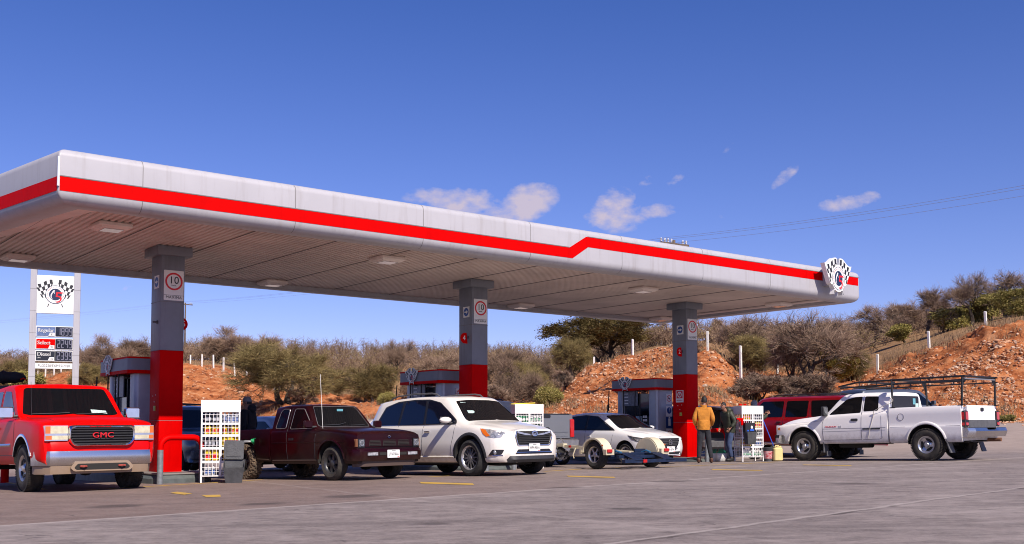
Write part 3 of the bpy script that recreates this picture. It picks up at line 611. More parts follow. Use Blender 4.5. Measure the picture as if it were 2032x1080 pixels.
def build_trees():
    T = [  # kind, variant, px, Y, height px, label, widen
     ('mesquite', 0, 563, 78, 122, 'large olive mesquite with a leaning dark trunk right above the maroon pickup cab', 1.5),
     ('mesquite', 1, 735, 84, 96, 'yellow-green mesquite on the orange slope left of the middle pump canopy', 1.35),
     ('bare', 0, 800, 86, 66, 'thin bare tree just left of the middle fuel dispenser canopy', 1.1),
     ('oak', 0, 1200, 86, 100, 'big dense evergreen tree with a spreading crown on the skyline behind the canopy', 1.62),
     ('mesquite', 2, 1138, 82, 84, 'olive tree at the left foot of the big evergreen, above the red bank', 1.0),
     ('bare', 1, 1015, 70, 112, 'tall bare tree with a pale forked trunk just right of the middle column', .95),
     ('mesquite', 0, 1062, 72, 84, 'green-leaved tree above the silver pickup tailgate', .85),
     ('bush', 0, 1090, 68, 50, 'green bush above the right end of the middle bottle rack', 1.0),
     ('shrub', 1, 985, 68, 62, 'low bare shrub hugging the right edge of the middle column', 1.0),
     ('bare', 2, 1000, 96, 96, 'bare tree on the skyline behind the pale forked trunk', 1.1),
     ('bare', 0, 1085, 100, 66, 'twiggy grey tree on the skyline between the middle column and the big evergreen', 1.2),
     ('mesquite', 1, 1040, 90, 80, 'brown-olive mesquite in the hollow behind the pale forked trunk', 1.1),
     ('shrub', 0, 1120, 76, 44, 'grey shrub beside the short fence post at the foot of the slope', 1.0),
     ('bare', 1, 1312, 90, 52, 'small bare grey tree on the skyline just left of the right column', .9),
     ('baredark', 0, 1428, 105, 55, 'dark-topped little tree on the skyline right of the right column sign', .8),
     ('mesquite', 1, 1475, 70, 88, 'olive thorn tree at the top left of the gully above the red van', 1.15),
     ('bare', 0, 1520, 72, 130, 'bare spreading tree behind the fence posts in the gully', 1.1),
     ('baredark', 1, 1598, 64, 165, 'largest bare dark tree in the gully above the red van roof', 1.0),
     ('bare', 2, 1560, 66, 140, 'bare tree leaning left beside the largest dark tree in the gully', 1.05),
     ('shrub', 2, 1500, 61, 62, 'tangle of grey roots and branches behind the red van windows', 1.3),
     ('shrub', 0, 1560, 60, 52, 'low grey thicket directly over the red van roof', 1.5),
     ('bare', 1, 1650, 70, 118, 'bare brown tree at the right side of the gully', .95),
     ('bush', 1, 1652, 70, 66, 'green bush at the foot of the bare tree right of the gully', 1.2),
     ('shrub', 1, 1600, 61, 66, 'dark brushy shrub at the bottom of the gully', 1.4),
     ('mesquite', 2, 1690, 72, 72, 'olive brush left of the leaning white post above the lumber rack', 1.1),
     ('bush', 2, 1672, 92, 38, 'yellow-green bush on the pale slope above the gully', 1.2),
     ('baredark', 2, 1735, 100, 84, 'bare dark tree on the skyline just right of the canopy emblem', 1.25),
     ('bare', 2, 1790, 104, 70, 'bare brown thicket tree between two dark skyline trees', 1.3),
     ('baredark', 0, 1842, 96, 92, 'round bare tree on the skyline above the middle fence post of the right bank', 1.05),
     ('baredark', 1, 1933, 82, 104, 'dark bare tree with a curved bare trunk standing left of the last white post', .95),
     ('bush', 0, 1878, 84, 50, 'green bush left of the curved bare trunk', 1.5),
     ('bush', 1, 1900, 86, 42, 'small green bush touching the curved bare trunk', 1.4),
     ('bush', 2, 1972, 82, 58, 'olive-green bush right behind the last white post', 1.1),
     ('baredark', 2, 1998, 84, 96, 'tallest dense bare tree at the right end of the skyline', 1.2),
     ('bare', 0, 2040, 82, 92, 'bare dark tree cut by the right edge of the picture', 1.1),
     ('bush', 0, 2016, 78, 62, 'yellow-green bush at the far right above the red bank', 1.2),
     ('bush', 1, 1800, 88, 36, 'low green bush on the skyline slope above the lumber rack', 1.5),
     ('bare', 1, 205, 104, 96, 'tall bare tree directly right of the price sign', 1.1),
     ('bare', 2, 262, 108, 78, 'bare tree above the first fuel dispenser canopy', 1.1),
     ('bare', 0, 172, 100, 90, 'bare brown tree behind the right post of the price sign', 1.0),
     ('mesquite', 0, 25, 100, 70, 'olive thorn tree at the far left beside the price sign', 1.2),
     ('bush', 0, 48, 92, 54, 'yellow-green bush just left of the price sign post', 1.1),
     ('bare', 1, -10, 106, 68, 'bare tree cut by the left edge of the picture', 1.2),
     ('mesquite', 2, 180, 92, 60, 'green-brown bush low behind the first dispenser hose', 1.1),
     ('bare', 0, 428, 118, 62, 'pale bare tree on the skyline over the second fence post', 1.0),
     ('bare', 1, 470, 118, 84, 'wide bare tree on the skyline above the man in the cap', 1.25),
     ('bare', 2, 520, 116, 82, 'highest bare crown on the left skyline above the big mesquite', 1.15),
     ('mesquite', 1, 640, 92, 74, 'olive tree at the right shoulder of the large mesquite', 1.1),
     ('shrub', 0, 600, 76, 46, 'grey undergrowth under the large mesquite', 1.5),
     ('bush', 2, 768, 76, 34, 'small bright green bush above the white car roof rail', 1.0),
     ('bare', 0, 880, 100, 84, 'bare tree on the skyline above the middle dispenser canopy', 1.1),
     ('baredark', 1, 785, 112, 84, 'slender bare tree rising highest above the brown scrub ridge', .8),
     ('bush', 0, 1805, 52.5, 46, 'green roadside bush seen through the lumber rack of the white pickup', 1.2),
     ('bush', 1, 1785, 53, 34, 'smaller green roadside bush left of the rear rack post', 1.1),
     ('bush', 2, 1995, 50.8, 16, 'low green weeds at the foot of the bank right of the white pickup', 2.0),
     ('shrub', 0, 1370, 70, 36, 'grey scrub in the gap between the right column and the gully', 1.3),
     ('mesquite', 1, 1300, 95, 46, 'dark green tree crown low on the skyline beside the white post', 1.3)]
    for k, v, px, Y, h, lb, w in T: tree(k, v, px, Y, hpx(h, Y), lb, sx=w)
build_trees()
def scrub():
    """far brush on the ridge that reads as one mass"""
    s = Soup(); g = Soup()
    def clump(px, Y, h, w, n, lv):
        x = (px - CX) / F * Y; z = hgt(x, Y); base = R.gauss(.5, .12)
        for _ in range(n // 12):                # a few bare stems per clump, each a spray of twigs
            a = R.uniform(0, 6.3); top = Vector((x + math.cos(a) * w * R.random() ** .6, Y + math.sin(a) * w * R.random() ** .6, z + h * R.uniform(.35, .95)))
            p0 = Vector((x + R.gauss(0, w * .25), Y + R.gauss(0, w * .25), z - .1)); s.tri_strip(p0, top, .03, .15, .5)
            for _ in range(15):
                q0 = p0.lerp(top, R.uniform(.35, 1)); q1 = q0 + Vector((R.gauss(0, .4), R.gauss(0, .4), R.uniform(-.05, .75))); s.tri_strip(q0, q1, .015, min(1, max(0, base + R.gauss(0, .2))), .3)
                if R.random() < lv:
                    for _ in range(3): g.leaf(q0.lerp(q1, R.uniform(.3, 1)) + Vector((R.gauss(0, .1),) * 3), .05, min(1, max(0, R.gauss(.5, .25))))
    for _ in range(1250):
        px = R.uniform(-80, 2110); yt = BT(px)
        t = R.random(); Y = yt + 8 + (RIDGE_Y - yt - 8) * t ** .8
        if 560 < px < 860 and Y < 104: continue
        if px > 1660 and Y < 96 and R.random() < .75: continue
        if 1400 < px < 1660 and Y < 90 and R.random() < .4: continue
        clump(px, Y, R.uniform(1.5, 3.2) * (1.0 if px < 1400 else .85), R.uniform(1.0, 2.0), 110, .08 if mnoise.noise(Vector((px * .012, Y * .05, 0))) < .15 else .45)
    for _ in range(260):                     # crest line
        px = R.uniform(-80, 1330); clump(px, RIDGE_Y - R.uniform(0, 12), R.uniform(2.4, 3.8), R.uniform(1.2, 2.2), 120, .15)
    tag(s.build('scrub_woodland', 'scrub_twigs'), 'brown leafless scrub covering the ridge in one mass', 'scrub', kind='stuff')
    tag(g.build('scrub_foliage', 'olive_leaves'), 'sparse olive leaves over the scrub on the ridge', 'foliage', kind='stuff')
scrub()
# ------------------------------------------------------------------ canopy frame: O = front-left foot corner of the first column, u along the fascia, v away from the camera
TH = 0.66843; KS = 1.14
U = Vector((math.cos(TH), math.sin(TH), 0)); V = Vector((-math.sin(TH), math.cos(TH), 0)); Z = Vector((0, 0, 1))
O = Vector((-6.32071 * KS, 18.86057 * KS, 0))
MC = basis(O, U, V, Z)
def sc(z): return 1 + (z - 1) * KS
SP = 6.93 * KS; CWD, CWV = .496, .56
Z_CAP, Z_BAND, Z_FOOT = sc(4.14826), sc(2.43463), sc(.25)
DF, SL, SR, ZT, ZB, DB = 3.20812 * KS, 2.64 * KS, 16.88 * KS, sc(5.0057), sc(4.21826), 3.818 * KS
Z_SOF = Z_CAP + .20
SKEW = .165                                 # the left end runs out a little wider towards the back
def fascia_profile():
    """(out, z) pairs from the inner lip round the outside to the top"""
    p = [(-.46, ZB + .16), (-.46, ZB + .02), (-.40, ZB)]
    for i in range(0, 8): a = math.radians(-90 + 90 * i / 7); p.append((-.20 + .20 * math.cos(a), ZB + .20 + .20 * math.sin(a)))
    for i in range(0, 7): a = math.radians(90 * i / 6); p.append((-.14 + .14 * math.cos(a), ZT - .14 + .14 * math.sin(a)))
    return p + [(-.5, ZT + .01)]
def corner_pts(off):
    """outline corners of the canopy pushed outwards by off, in (u, v)"""
    return [(-SL + off * -1.0, -DF - off), (SR + off, -DF - off), (SR + off, DB + off), (-SL - SKEW * (DB + DF) - off * 1.1, DB + off)]
def streaks(m, amt=.35):
    """faint vertical rain streaks and grime on cladding"""
    nt = m.node_tree; N = nt.nodes; L = nt.links; b = N['Principled BSDF']; tc = N.new('ShaderNodeTexCoord'); mp = N.new('ShaderNodeMapping'); mp.inputs['Scale'].default_value = (7, 7, .55); L.new(tc.outputs['Object'], mp.inputs[0])
    n = N.new('ShaderNodeTexNoise'); n.inputs['Scale'].default_value = 1.0; n.inputs['Detail'].default_value = 7; n.inputs['Roughness'].default_value = .65; L.new(mp.outputs[0], n.inputs['Vector'])
    r = N.new('ShaderNodeMapRange'); L.new(n.outputs[0], r.inputs[0]); r.inputs[1].default_value = .52; r.inputs[2].default_value = .72; r.inputs[3].default_value = 0; r.inputs[4].default_value = amt
    mx = N.new('ShaderNodeMix'); mx.data_type = 'RGBA'; mx.blend_type = 'MULTIPLY'; L.new(r.outputs[0], mx.inputs[0]); mx.inputs[7].default_value = (.62, .56, .50, 1)
    old = b.inputs['Base Color'].links[0].from_socket; L.new(old, mx.inputs[6]); L.new(mx.outputs[2], b.inputs['Base Color'])
streaks(MM('panel_grey')); streaks(MM('column_grey'), .5); streaks(MM('sign_red'), .25)
def build_canopy():
    root = thing('station_canopy', 'large grey flat canopy with a bright red stripe over the fuel pumps', 'canopy', O, TH)
    prof = fascia_profile(); mb = MB(); rings = []
    rad = .10
    for (o, z) in prof:
        c = corner_pts(o); ring = []
        for k in range(4):
            p = Vector(c[k]); a = (Vector(c[k - 1]) - p).normalized(); b = (Vector(c[(k + 1) % 4]) - p).normalized(); r = rad if k == 1 or k == 2 else .03
            for t in (0, .25, .5, .75, 1): q = (p + a * r) * (1 - t) ** 2 + p * 2 * t * (1 - t) + (p + b * r) * t * t; ring.append((q.x, q.y, z))
        rings.append(ring)
    n = len(rings[0]); vs = [p for r in rings for p in r]
    mb.add(vs, [(j * n + i, j * n + (i + 1) % n, (j + 1) * n + (i + 1) % n, (j + 1) * n + i) for j in range(len(rings) - 1) for i in range(n)])
    top = rings[-1]; mb.add(top, [tuple(range(n))])
    mb.build('fascia', 'panel_grey', root, smooth=math.radians(32))
    # red stripe: front, with its jog, then the left end, right end and back, each face 4 mm proud
    H = ZT - ZB; s_lo = (ZT - .14 - .30, ZT - .14 - .30 + .0)
    def fz(px_y, dist): return 0
    def stripe_run(name, pts_top, pts_bot, y):
        mb = MB(); k = len(pts_top); mb.add([(u, y, z) for u, z in pts_bot] + [(u, y, z) for u, z in pts_top], [(i, i + 1, k + i + 1, k + i) for i in range(k - 1)]); return mb.build(name, 'sign_red', root)
    def front_z(px, py):                     # height on the front face seen at a pixel
        d = pxdir(px, py); nrm = -V; p0 = O + V * (-DF); t = (p0 - Vector((0, 0, CAMH))).dot(nrm) / d.dot(nrm); w = Vector((0, 0, CAMH)) + d * t; w -= O
        return (w.dot(U), w.z)
    t1 = front_z(116, 348); b1 = front_z(116, 377); t2 = front_z(1129.6, 492.2); b2 = front_z(1136, 513); t3 = front_z(1162.7, 471.5); b3 = front_z(1166.8, 492.4); t4 = front_z(1688, 548.5); b4 = front_z(1688, 564)
    za, zb_ = (t1[1] + t2[1]) / 2, (b1[1] + b2[1]) / 2; zc_, zd = (t3[1] + t4[1]) / 2, (b3[1] + b4[1]) / 2
    zc_ = min(zc_, ZT - .145)
    stripe_run('red_stripe', [(-SL + .02, za), (t2[0], za), (t3[0], zc_), (SR - .1, zc_)], [(-SL + .02, zb_), (b2[0], zb_), (b3[0], zd), (SR - .1, zd)], -DF - .005)
    L0, L1 = Vector(corner_pts(0)[0]), Vector(corner_pts(0)[3]); d = (L1 - L0).normalized(); nn = Vector((-1, 0)) + Vector((0, 0)); nn = Vector((-d.y, d.x)); nn = nn if nn.x < 0 else -nn
    mb = MB(); a, b = L0 + nn * .006 + d * .04, L1 + nn * .006; mb.add([(a.x, a.y, zb_), (b.x, b.y, zb_), (b.x, b.y, za), (a.x, a.y, za)], [(0, 1, 2, 3)]); mb.build('red_stripe', 'sign_red', root)
    mb = MB(); mb.add([(SR + .005, -DF + .1, zd), (SR + .005, DB, zd), (SR + .005, DB, zc_), (SR + .005, -DF + .1, zc_)], [(0, 1, 2, 3)]); mb.build('red_stripe', 'sign_red', root)
    # white corner trim, dark hairlines of the panel joints following the profile
    mat('joint', (.17, .16, .16), .7)
    for px in (282, 586, 840, 1053, 1234, 1394, 1527):
        uu = front_z(px, 450)[0]; mb = MB(); pr = [(o_, z) for o_, z in prof if o_ > -.36 or z > ZT - .2]
        mb.add([(uu - .006, -DF - o_ - .0025, z) for o_, z in pr] + [(uu + .006, -DF - o_ - .0025, z) for o_, z in pr], [(i, i + 1, len(pr) + i + 1, len(pr) + i) for i in range(len(pr) - 1)])
        mb.build('panel_joint', 'joint', root)
    mb = MB(); mb.box((-SL - .004, -DF - .004, (ZT + ZB) / 2 + .05), (.03, .03, ZT - ZB - .42)); mb.build('corner_trim', 'white_paint', root)
    mb = MB(); mb.box((t1[0] * 0 + (-SL + t2[0]) / 2, -DF - .004, za + .008), (t2[0] + SL, .012, .016)); mb.box(((t3[0] + SR) / 2, -DF - .004, zc_ + .008), (SR - t3[0] - .1, .012, .014)); mb.build('stripe_edge', 'joint', root)
    # soffit: real trapezoid ribs running front to back
    mb = MB(); x = -SL - SKEW * (DF + DB) - .2; pitch = .125; vs = []; xs = []
    while x < SR - .3:
        xs += [(x, 0), (x + pitch * .50, 0), (x + pitch * .62, .035), (x + pitch * .88, .035)]; x += pitch
    y0, y1 = -DF + .40, DB - .40
    for (x, dz) in xs: vs += [(x, y0, Z_SOF + dz), (x, y1, Z_SOF + dz)]
    keep = []
    for i in range(len(xs) - 1): keep.append((2 * i, 2 * i + 2, 2 * i + 3, 2 * i + 1))
    mb.add(vs, keep); o = mb.build('soffit', 'soffit', root, merge=False)
    bm = bmesh.new(); bm.from_mesh(o.data); a, b = L0 + Vector((.42, 0)), L1 + Vector((.42, 0)); dd = (b - a).normalized()
    bmesh.ops.bisect_plane(bm, geom=bm.verts[:] + bm.edges[:] + bm.faces[:], plane_co=(a.x, a.y, 0), plane_no=(-dd.y, dd.x, 0), clear_outer=True)
    bm.to_mesh(o.data); bm.free()
    # flat light trim strips between ribs and fascia
    mb = MB(); w = .34
    mb.box(((SR - SL) / 2, -DF + .58, Z_SOF - .012), (SR + SL - .9, w, .02)); mb.box((SR - .58, (DB - DF) / 2, Z_SOF - .012), (w, DB + DF - .9, .02))
    q = [(L0.x + .42, L0.y + .45), (L0.x + .95, L0.y + .45), (L1.x + .95, L1.y - .45), (L1.x + .42, L1.y - .45)]
    mb.add([(x_, y_, Z_SOF - .006) for x_, y_ in q], [(0, 1, 2, 3)]); mb.build('soffit_trim', 'soffit_trim', root)
    mb = MB()
    for k, uu in enumerate([-SL + .35 + 1.75 * i for i in range(13)]): mb.box((uu, (DB - DF) / 2, Z_SOF - .001), (.008, DB + DF - 1.0, .012))
    mb.build('soffit_seam', 'joint', root)
    # recessed lamps
    for (px, py) in [(221, 445), (36, 507), (541, 558), (768, 511), (1034, 604), (1276, 571), (1546, 601), (1312, 630), (425, 522)]:
        d = pxdir(px, py); t = (Z_SOF - CAMH) / d.z; p = Vector((0, 0, CAMH)) + d * t - O; uu, vv = p.dot(U), p.dot(V)
        if px == 425: continue
        mb = MB(); mb.rbox((uu, vv, Z_SOF - .045), (.62, .62, .09), .06); mb.box((uu, vv, Z_SOF - .10), (.46, .46, .03), tap=1.15)
        l = mb.build('lamp_housing', 'soffit_trim', root, smooth=SM); mb = MB(); mb.box((uu, vv, Z_SOF - .118), (.34, .34, .01)); mb.build('lens', 'lamp_clear', l)
    return root, front_z
CANOPY, front_z = build_canopy()

# ------------------------------------------------------------------ the flag-and-ring emblem, as flat shapes in XY, facing +Z, width about 1.44 * s
def emblem(parent, M, s, thick=.02, backing=True, name='emblem'):
    """crossed checkered flags behind a ring with a navy disc and a red five"""
    def flag(side):
        # flag surface: a from 0 (at the pole) to 1 (free end), b from 0 (bottom) to 1 (top)
        def f(a, b):
            w = .045 * math.sin(a * 5.6 + .5)
            xt, yt = .11 + .59 * a, .50 - .15 * a + w; xb, yb = .08 + .37 * a, -.10 - .03 * a + w
            return (side * (xb + (xt - xb) * b) * s, (yb + (yt - yb) * b) * s)
        return f
    root = sub(name, parent); root.matrix_local = M
    if backing:
        mb = MB()
        for side in (-1, 1):
            f = flag(side); out = [f(-.06 + 1.1 * i / 8, 1.07) for i in range(9)] + [f(1.05, 1.07 - 1.14 * i / 4) for i in range(1, 5)] + [f(1.05 - 1.0 * i / 8, -.09) for i in range(1, 9)]
            if side > 0: out = out[::-1]
            mb.prism(out, thick)
            mb.prism([(side * x * s, y * s) for x, y in ((.17, -.28), (.20, -.28), (.27, -.47), (.22, -.48))][::side], thick)
        mb.prism([(.355 * s * math.cos(2 * math.pi * i / 40), (.385 * math.sin(2 * math.pi * i / 40) - .02) * s) for i in range(40)], thick + .004 * s)
        mb.build('backing', 'plate_white', root)
    mb = MB(); z = thick + .001 + .002 * s
    for side in (-1, 1):
        f = flag(side)
        for i in range(6):
            for j in range(4):
                if (i + j) % 2 == (1 if side > 0 else 1): 
                    q = [f((i + di) / 6, (j + dj) / 4) for di, dj in ((0, 0), (1, 0), (1, 1), (0, 1))]
                    mb.add([(x, y, z) for x, y in q], [(0, 1, 2, 3)])
        for a_, b_, c_, d_ in (((.085, .42), (.125, .42), (.21, .10), (.17, .10)), ((.20, -.36), (.225, -.36), (.265, -.47), (.235, -.475))):
            mb.add([(side * x * s, y * s, z) for x, y in (a_, b_, c_, d_)], [(0, 1, 2, 3)])
    mb.build('checkers', 'ink_black', root)
    def ring(r0, r1, z, m, nm, ky=1.0, cx=0, cy=-.02):
        mb = MB(); n = 48; v = []
        for i in range(n): a = 2 * math.pi * i / n; v += [((cx + r0 * math.cos(a)) * s, (cy + r0 * ky * math.sin(a)) * s, z), ((cx + r1 * math.cos(a)) * s, (cy + r1 * ky * math.sin(a)) * s, z)]
        mb.add(v, [(2 * i, 2 * i + 1, (2 * i + 3) % (2 * n), (2 * i + 2) % (2 * n)) for i in range(n)]); return mb.build(nm, m, root)
    def disc(r, z, m, nm, cy=-.02):
        mb = MB(); mb.add([(r * s * math.cos(2 * math.pi * i / 48), (cy + r * math.sin(2 * math.pi * i / 48)) * s, z) for i in range(48)], [tuple(range(48))]); return mb.build(nm, m, root)
    z2 = thick + .006 * s + .002
    disc(.335, z2, 'plate_white', 'ring'); ring(.32, .335, z2 + .001, 'ink_navy', 'ring_line'); disc(.215, z2 + .001, 'ink_navy', 'disc')
    # small pale figure shape at the left of the disc, then the five
    mb = MB(); fig = [(-.10, .10), (-.05, .16), (-.02, .13), (-.04, .08), (-.01, .0), (-.03, .02), (-.07, .07), (-.10, .02), (-.13, -.07), (-.12, -.14), (-.09, -.17), (-.11, -.17), (-.16, -.12), (-.16, -.02)]
    mb.add([(x * s, (y - .01) * s, z2 + .003) for x, y in fig], [tuple(range(len(fig)))]); mb.build('figure', 'plate_white', root)
    mb = MB(); five = [(.03, .07), (.24, .07), (.235, .02), (.08, .02), (.07, -.06), (.16, -.07), (.215, -.13), (.205, -.22), (.14, -.30), (.05, -.32), (0, -.27), (.05, -.275), (.13, -.25), (.16, -.19), (.15, -.13), (.09, -.11), (.01, -.11)]
    mb.add([(x * s, y * s, z2 + .005) for x, y in five], [tuple(range(len(five)))]); mb.build('numeral', 'ink_red', root)
    if s > .55:
        mb = MB(); txt = 'GASOLINERAS CINCO DE MAYO'
        for i, ch in enumerate(txt):
            if ch == ' ': continue
            a = math.radians(215 - 10.8 * i); mb.text(ch, .058 * s, Matrix.Translation((.27 * s * math.cos(a), (-.02 + .27 * math.sin(a)) * s, z2 + .002)) @ Matrix.Rotation(a - math.pi / 2, 4, 'Z'), .0005)
        mb.build('lettering', 'ink_red', root)
    return root
def face_m(p, right, up):
    """matrix whose X is right, Y is up, Z is the outward normal"""
    r = Vector(right).normalized(); u_ = Vector(up).normalized(); return basis(p, r, u_, r.cross(u_))
# canopy emblem
_d = pxdir(1660, 552); _t = (O + V * (-DF - .34) - Vector((0, 0, CAMH))).dot(V) / _d.dot(V); _w = Vector((0, 0, CAMH)) + _d * _t - O; cu, cz = _w.dot(U), _w.z
te = thing('canopy_emblem', 'round emblem with crossed checkered flags fixed to the right end of the canopy', 'emblem', O + U * cu + V * (-DF - .26) + Z * cz, TH)
mb = MB(); mb.box((0, .13, 0), (.34, .26, .40)); mb.build('bracket', 'panel_grey', te)
emblem(te, face_m((0, .0, 0), (1, 0, 0), (0, 0, 1)) @ Matrix.Diagonal((.92, 1.06, 1, 1)), .93, thick=.14)

# ------------------------------------------------------------------ signs shared by the columns
def disc_shape(mb, r, z, n=36, M=None, r0=0.0):
    if r0: v = [(q * math.cos(2 * math.pi * i / n), q * math.sin(2 * math.pi * i / n), z) for i in range(n) for q in (r0, r)]; mb.add(v, [(2 * i, 2 * i + 1, (2 * i + 3) % (2 * n), (2 * i + 2) % (2 * n)) for i in range(n)], M)
    else: mb.add([(r * math.cos(2 * math.pi * i / n), r * math.sin(2 * math.pi * i / n), z) for i in range(n)], [tuple(range(n))], M)
def column(k, number):
    root = thing('canopy_column', ['square grey and red column beside the red pickup, the leftmost of three', 'grey and red column behind the white family car, the middle one', 'grey and red column beside the man in the ochre jacket, the rightmost'][k], 'column', O + U * (SP * k), TH, 'canopy columns')
    w, d = CWD, CWV
    mb = MB(); mb.box((w / 2, d / 2, (Z_FOOT + Z_BAND) / 2 - .05), (w, d, Z_BAND - Z_FOOT + .1)); b = mb.build('red_casing', 'sign_red', root, bevel=.012, smooth=SM)
    mb = MB(); mb.box((w / 2, d / 2, Z_FOOT + (Z_BAND - Z_FOOT) * .42), (w + .006, d + .006, .008)); mb.build('casing_joint', 'joint', root)
    mb = MB(); mb.box((w / 2, d / 2, (Z_BAND + Z_CAP) / 2 + .05), (w, d, Z_CAP - Z_BAND + .1)); mb.build('grey_casing', 'column_grey', root, bevel=.012, smooth=SM)
    zj = Z_BAND + (Z_CAP - Z_BAND) * .515; mb = MB(); mb.box((w / 2, d / 2, zj), (w + .005, d + .005, .012)); mb.build('casing_joint', 'joint', root)
    mb = MB(); mb.box((w / 2, d / 2, Z_CAP + .10), (w + .24, d + .24, .19)); mb.build('column_cap', 'column_grey', root, bevel=.01, smooth=SM)
    # speed plate
    pw, ph = w * .84, (Z_CAP - Z_BAND) * .32; pz = zj + .03 + ph / 2
    mb = MB(); mb.rbox((w * .53, -.008, pz), (pw, .012, ph), .015, ax='Y'); pl = mb.build('speed_plate', 'plate_white', root)
    mb = MB(); M = face_m((w * .53, -.017, pz + ph * .13), (1, 0, 0), (0, 0, 1)); disc_shape(mb, pw * .44, 0, r0=pw * .35, M=M); mb.build('red_ring', 'ink_red', pl)
    mb = MB(); mb.text('10', pw * .52, M @ Matrix.Translation((0, .02, 0)), .001); mb.text('km/h.', pw * .11, M @ Matrix.Translation((0, -pw * .2, 0)), .001)
    mb.text('MAXIMA', pw * .19, M @ Matrix.Translation((0, -ph * .53, 0)), .001, space=1.15); mb.box((w * .53, -.0165, pz - ph * .33), (pw, .003, .006)); mb.build('lettering', 'ink_black', pl)
    # arrow plate on the left face
    az = pz + ph * (.12 if k == 0 else -.02); ay = d * .42; M = face_m((-.008, ay, az), (0, -1, 0), (0, 0, 1))
    mb = MB(); mb.box((-.005, ay, az), (.008, d * .46, .27)); ap = mb.build('arrow_plate', 'plate_white', root)
    mat('sign_blue', (.015, .07, .28), .45)
    mb = MB(); disc_shape(mb, .105, .004, M=M); mb.build('blue_disc', 'sign_blue', ap)
    mb = MB(); mb.add([(x * .075, y * .075, .006) for x, y in ((-1, .22), (.1, .22), (.1, .62), (1, 0), (.1, -.62), (.1, -.22), (-1, -.22))], [tuple(range(7))], M); mb.build('arrow', 'plate_white', ap)
    # number flag
    nz_ = Z_BAND + (Z_CAP - Z_BAND) * (.30 if k == 0 else .35)
    if number == '5': c = Vector((w + .045, d * .5, nz_))
    else: c = Vector((-.105, d * .30, nz_ - .02))
    mb = MB(); Mx = face_m(c, (1, 0, 0), (0, 0, 1)); rr = .135
    if number == '5': pts = [(rr * math.cos(2 * math.pi * i / 32), rr * math.sin(2 * math.pi * i / 32)) for i in range(32)]
    else: pts = [(rr * math.cos(math.radians(90 + 180 * i / 16)) , rr * math.sin(math.radians(90 + 180 * i / 16))) for i in range(17)] + [(.075, -rr), (.06, 0), (.045, rr)]
    mb.prism(pts, .02, Mx); nf = mb.build('number_flag', 'sign_red', root)
    mb = MB(); mb.text(number, .17, Mx @ Matrix.Translation((-.03 if number != '5' else .045, 0, .021)), .001); mb.build('lettering', 'plate_white', nf)
    mb = MB(); mb.cyl((-.10, d * .3, nz_), (.02, d * .3, nz_), .018, 8); mb.box((-.01, d * .3, nz_), (.02, .07, .07)); mb.build('bracket', 'grey_plastic', root)
    # small fittings on the red part
    mb = MB(); mb.box((-.012, d * .42, Z_FOOT + 1.30), (.02, .085, .10)); mb.build('switch_box', mat('switch_yellow', (.45, .42, .06), .5), root)
    mb = MB()
    for (y, z) in ((.2, 1.62), (.36, 1.60), (.28, 1.48)): mb.cyl((-.006, y, z + .1), (.002, y, z + .1), .012, 8)
    mb.build('fixing_marks', 'plate_white', root)
    if k == 2:
        M = face_m((-.008, d * .5, 2.0), (0, -1, 0), (0, 0, 1)); mb = MB(); mb.box((-.005, d * .5, 1.98), (.008, .30, .36)); sp = mb.build('no_smoking_plate', 'plate_white', root)
        mb = MB(); mb.box((-.0105, d * .5, 2.03), (.003, .24, .22)); mb.build('red_panel', 'ink_red', sp); mb = MB(); disc_shape(mb, .085, .0055, r0=.06, M=M @ Matrix.Translation((0, .03, 0))); mb.text('P', .13, M @ Matrix.Translation((0, .03, .0055)), .001); mb.build('symbol', 'plate_white', sp)
        mb = MB(); mb.text('PROHIBIDO', .045, M @ Matrix.Translation((0, -.145, .004)), .001); mb.build('lettering', 'ink_red', sp)
    return root
mat('joint', (.17, .16, .16), .7)
for k, nmb in enumerate(('5', '4', '2')): column(k, nmb)

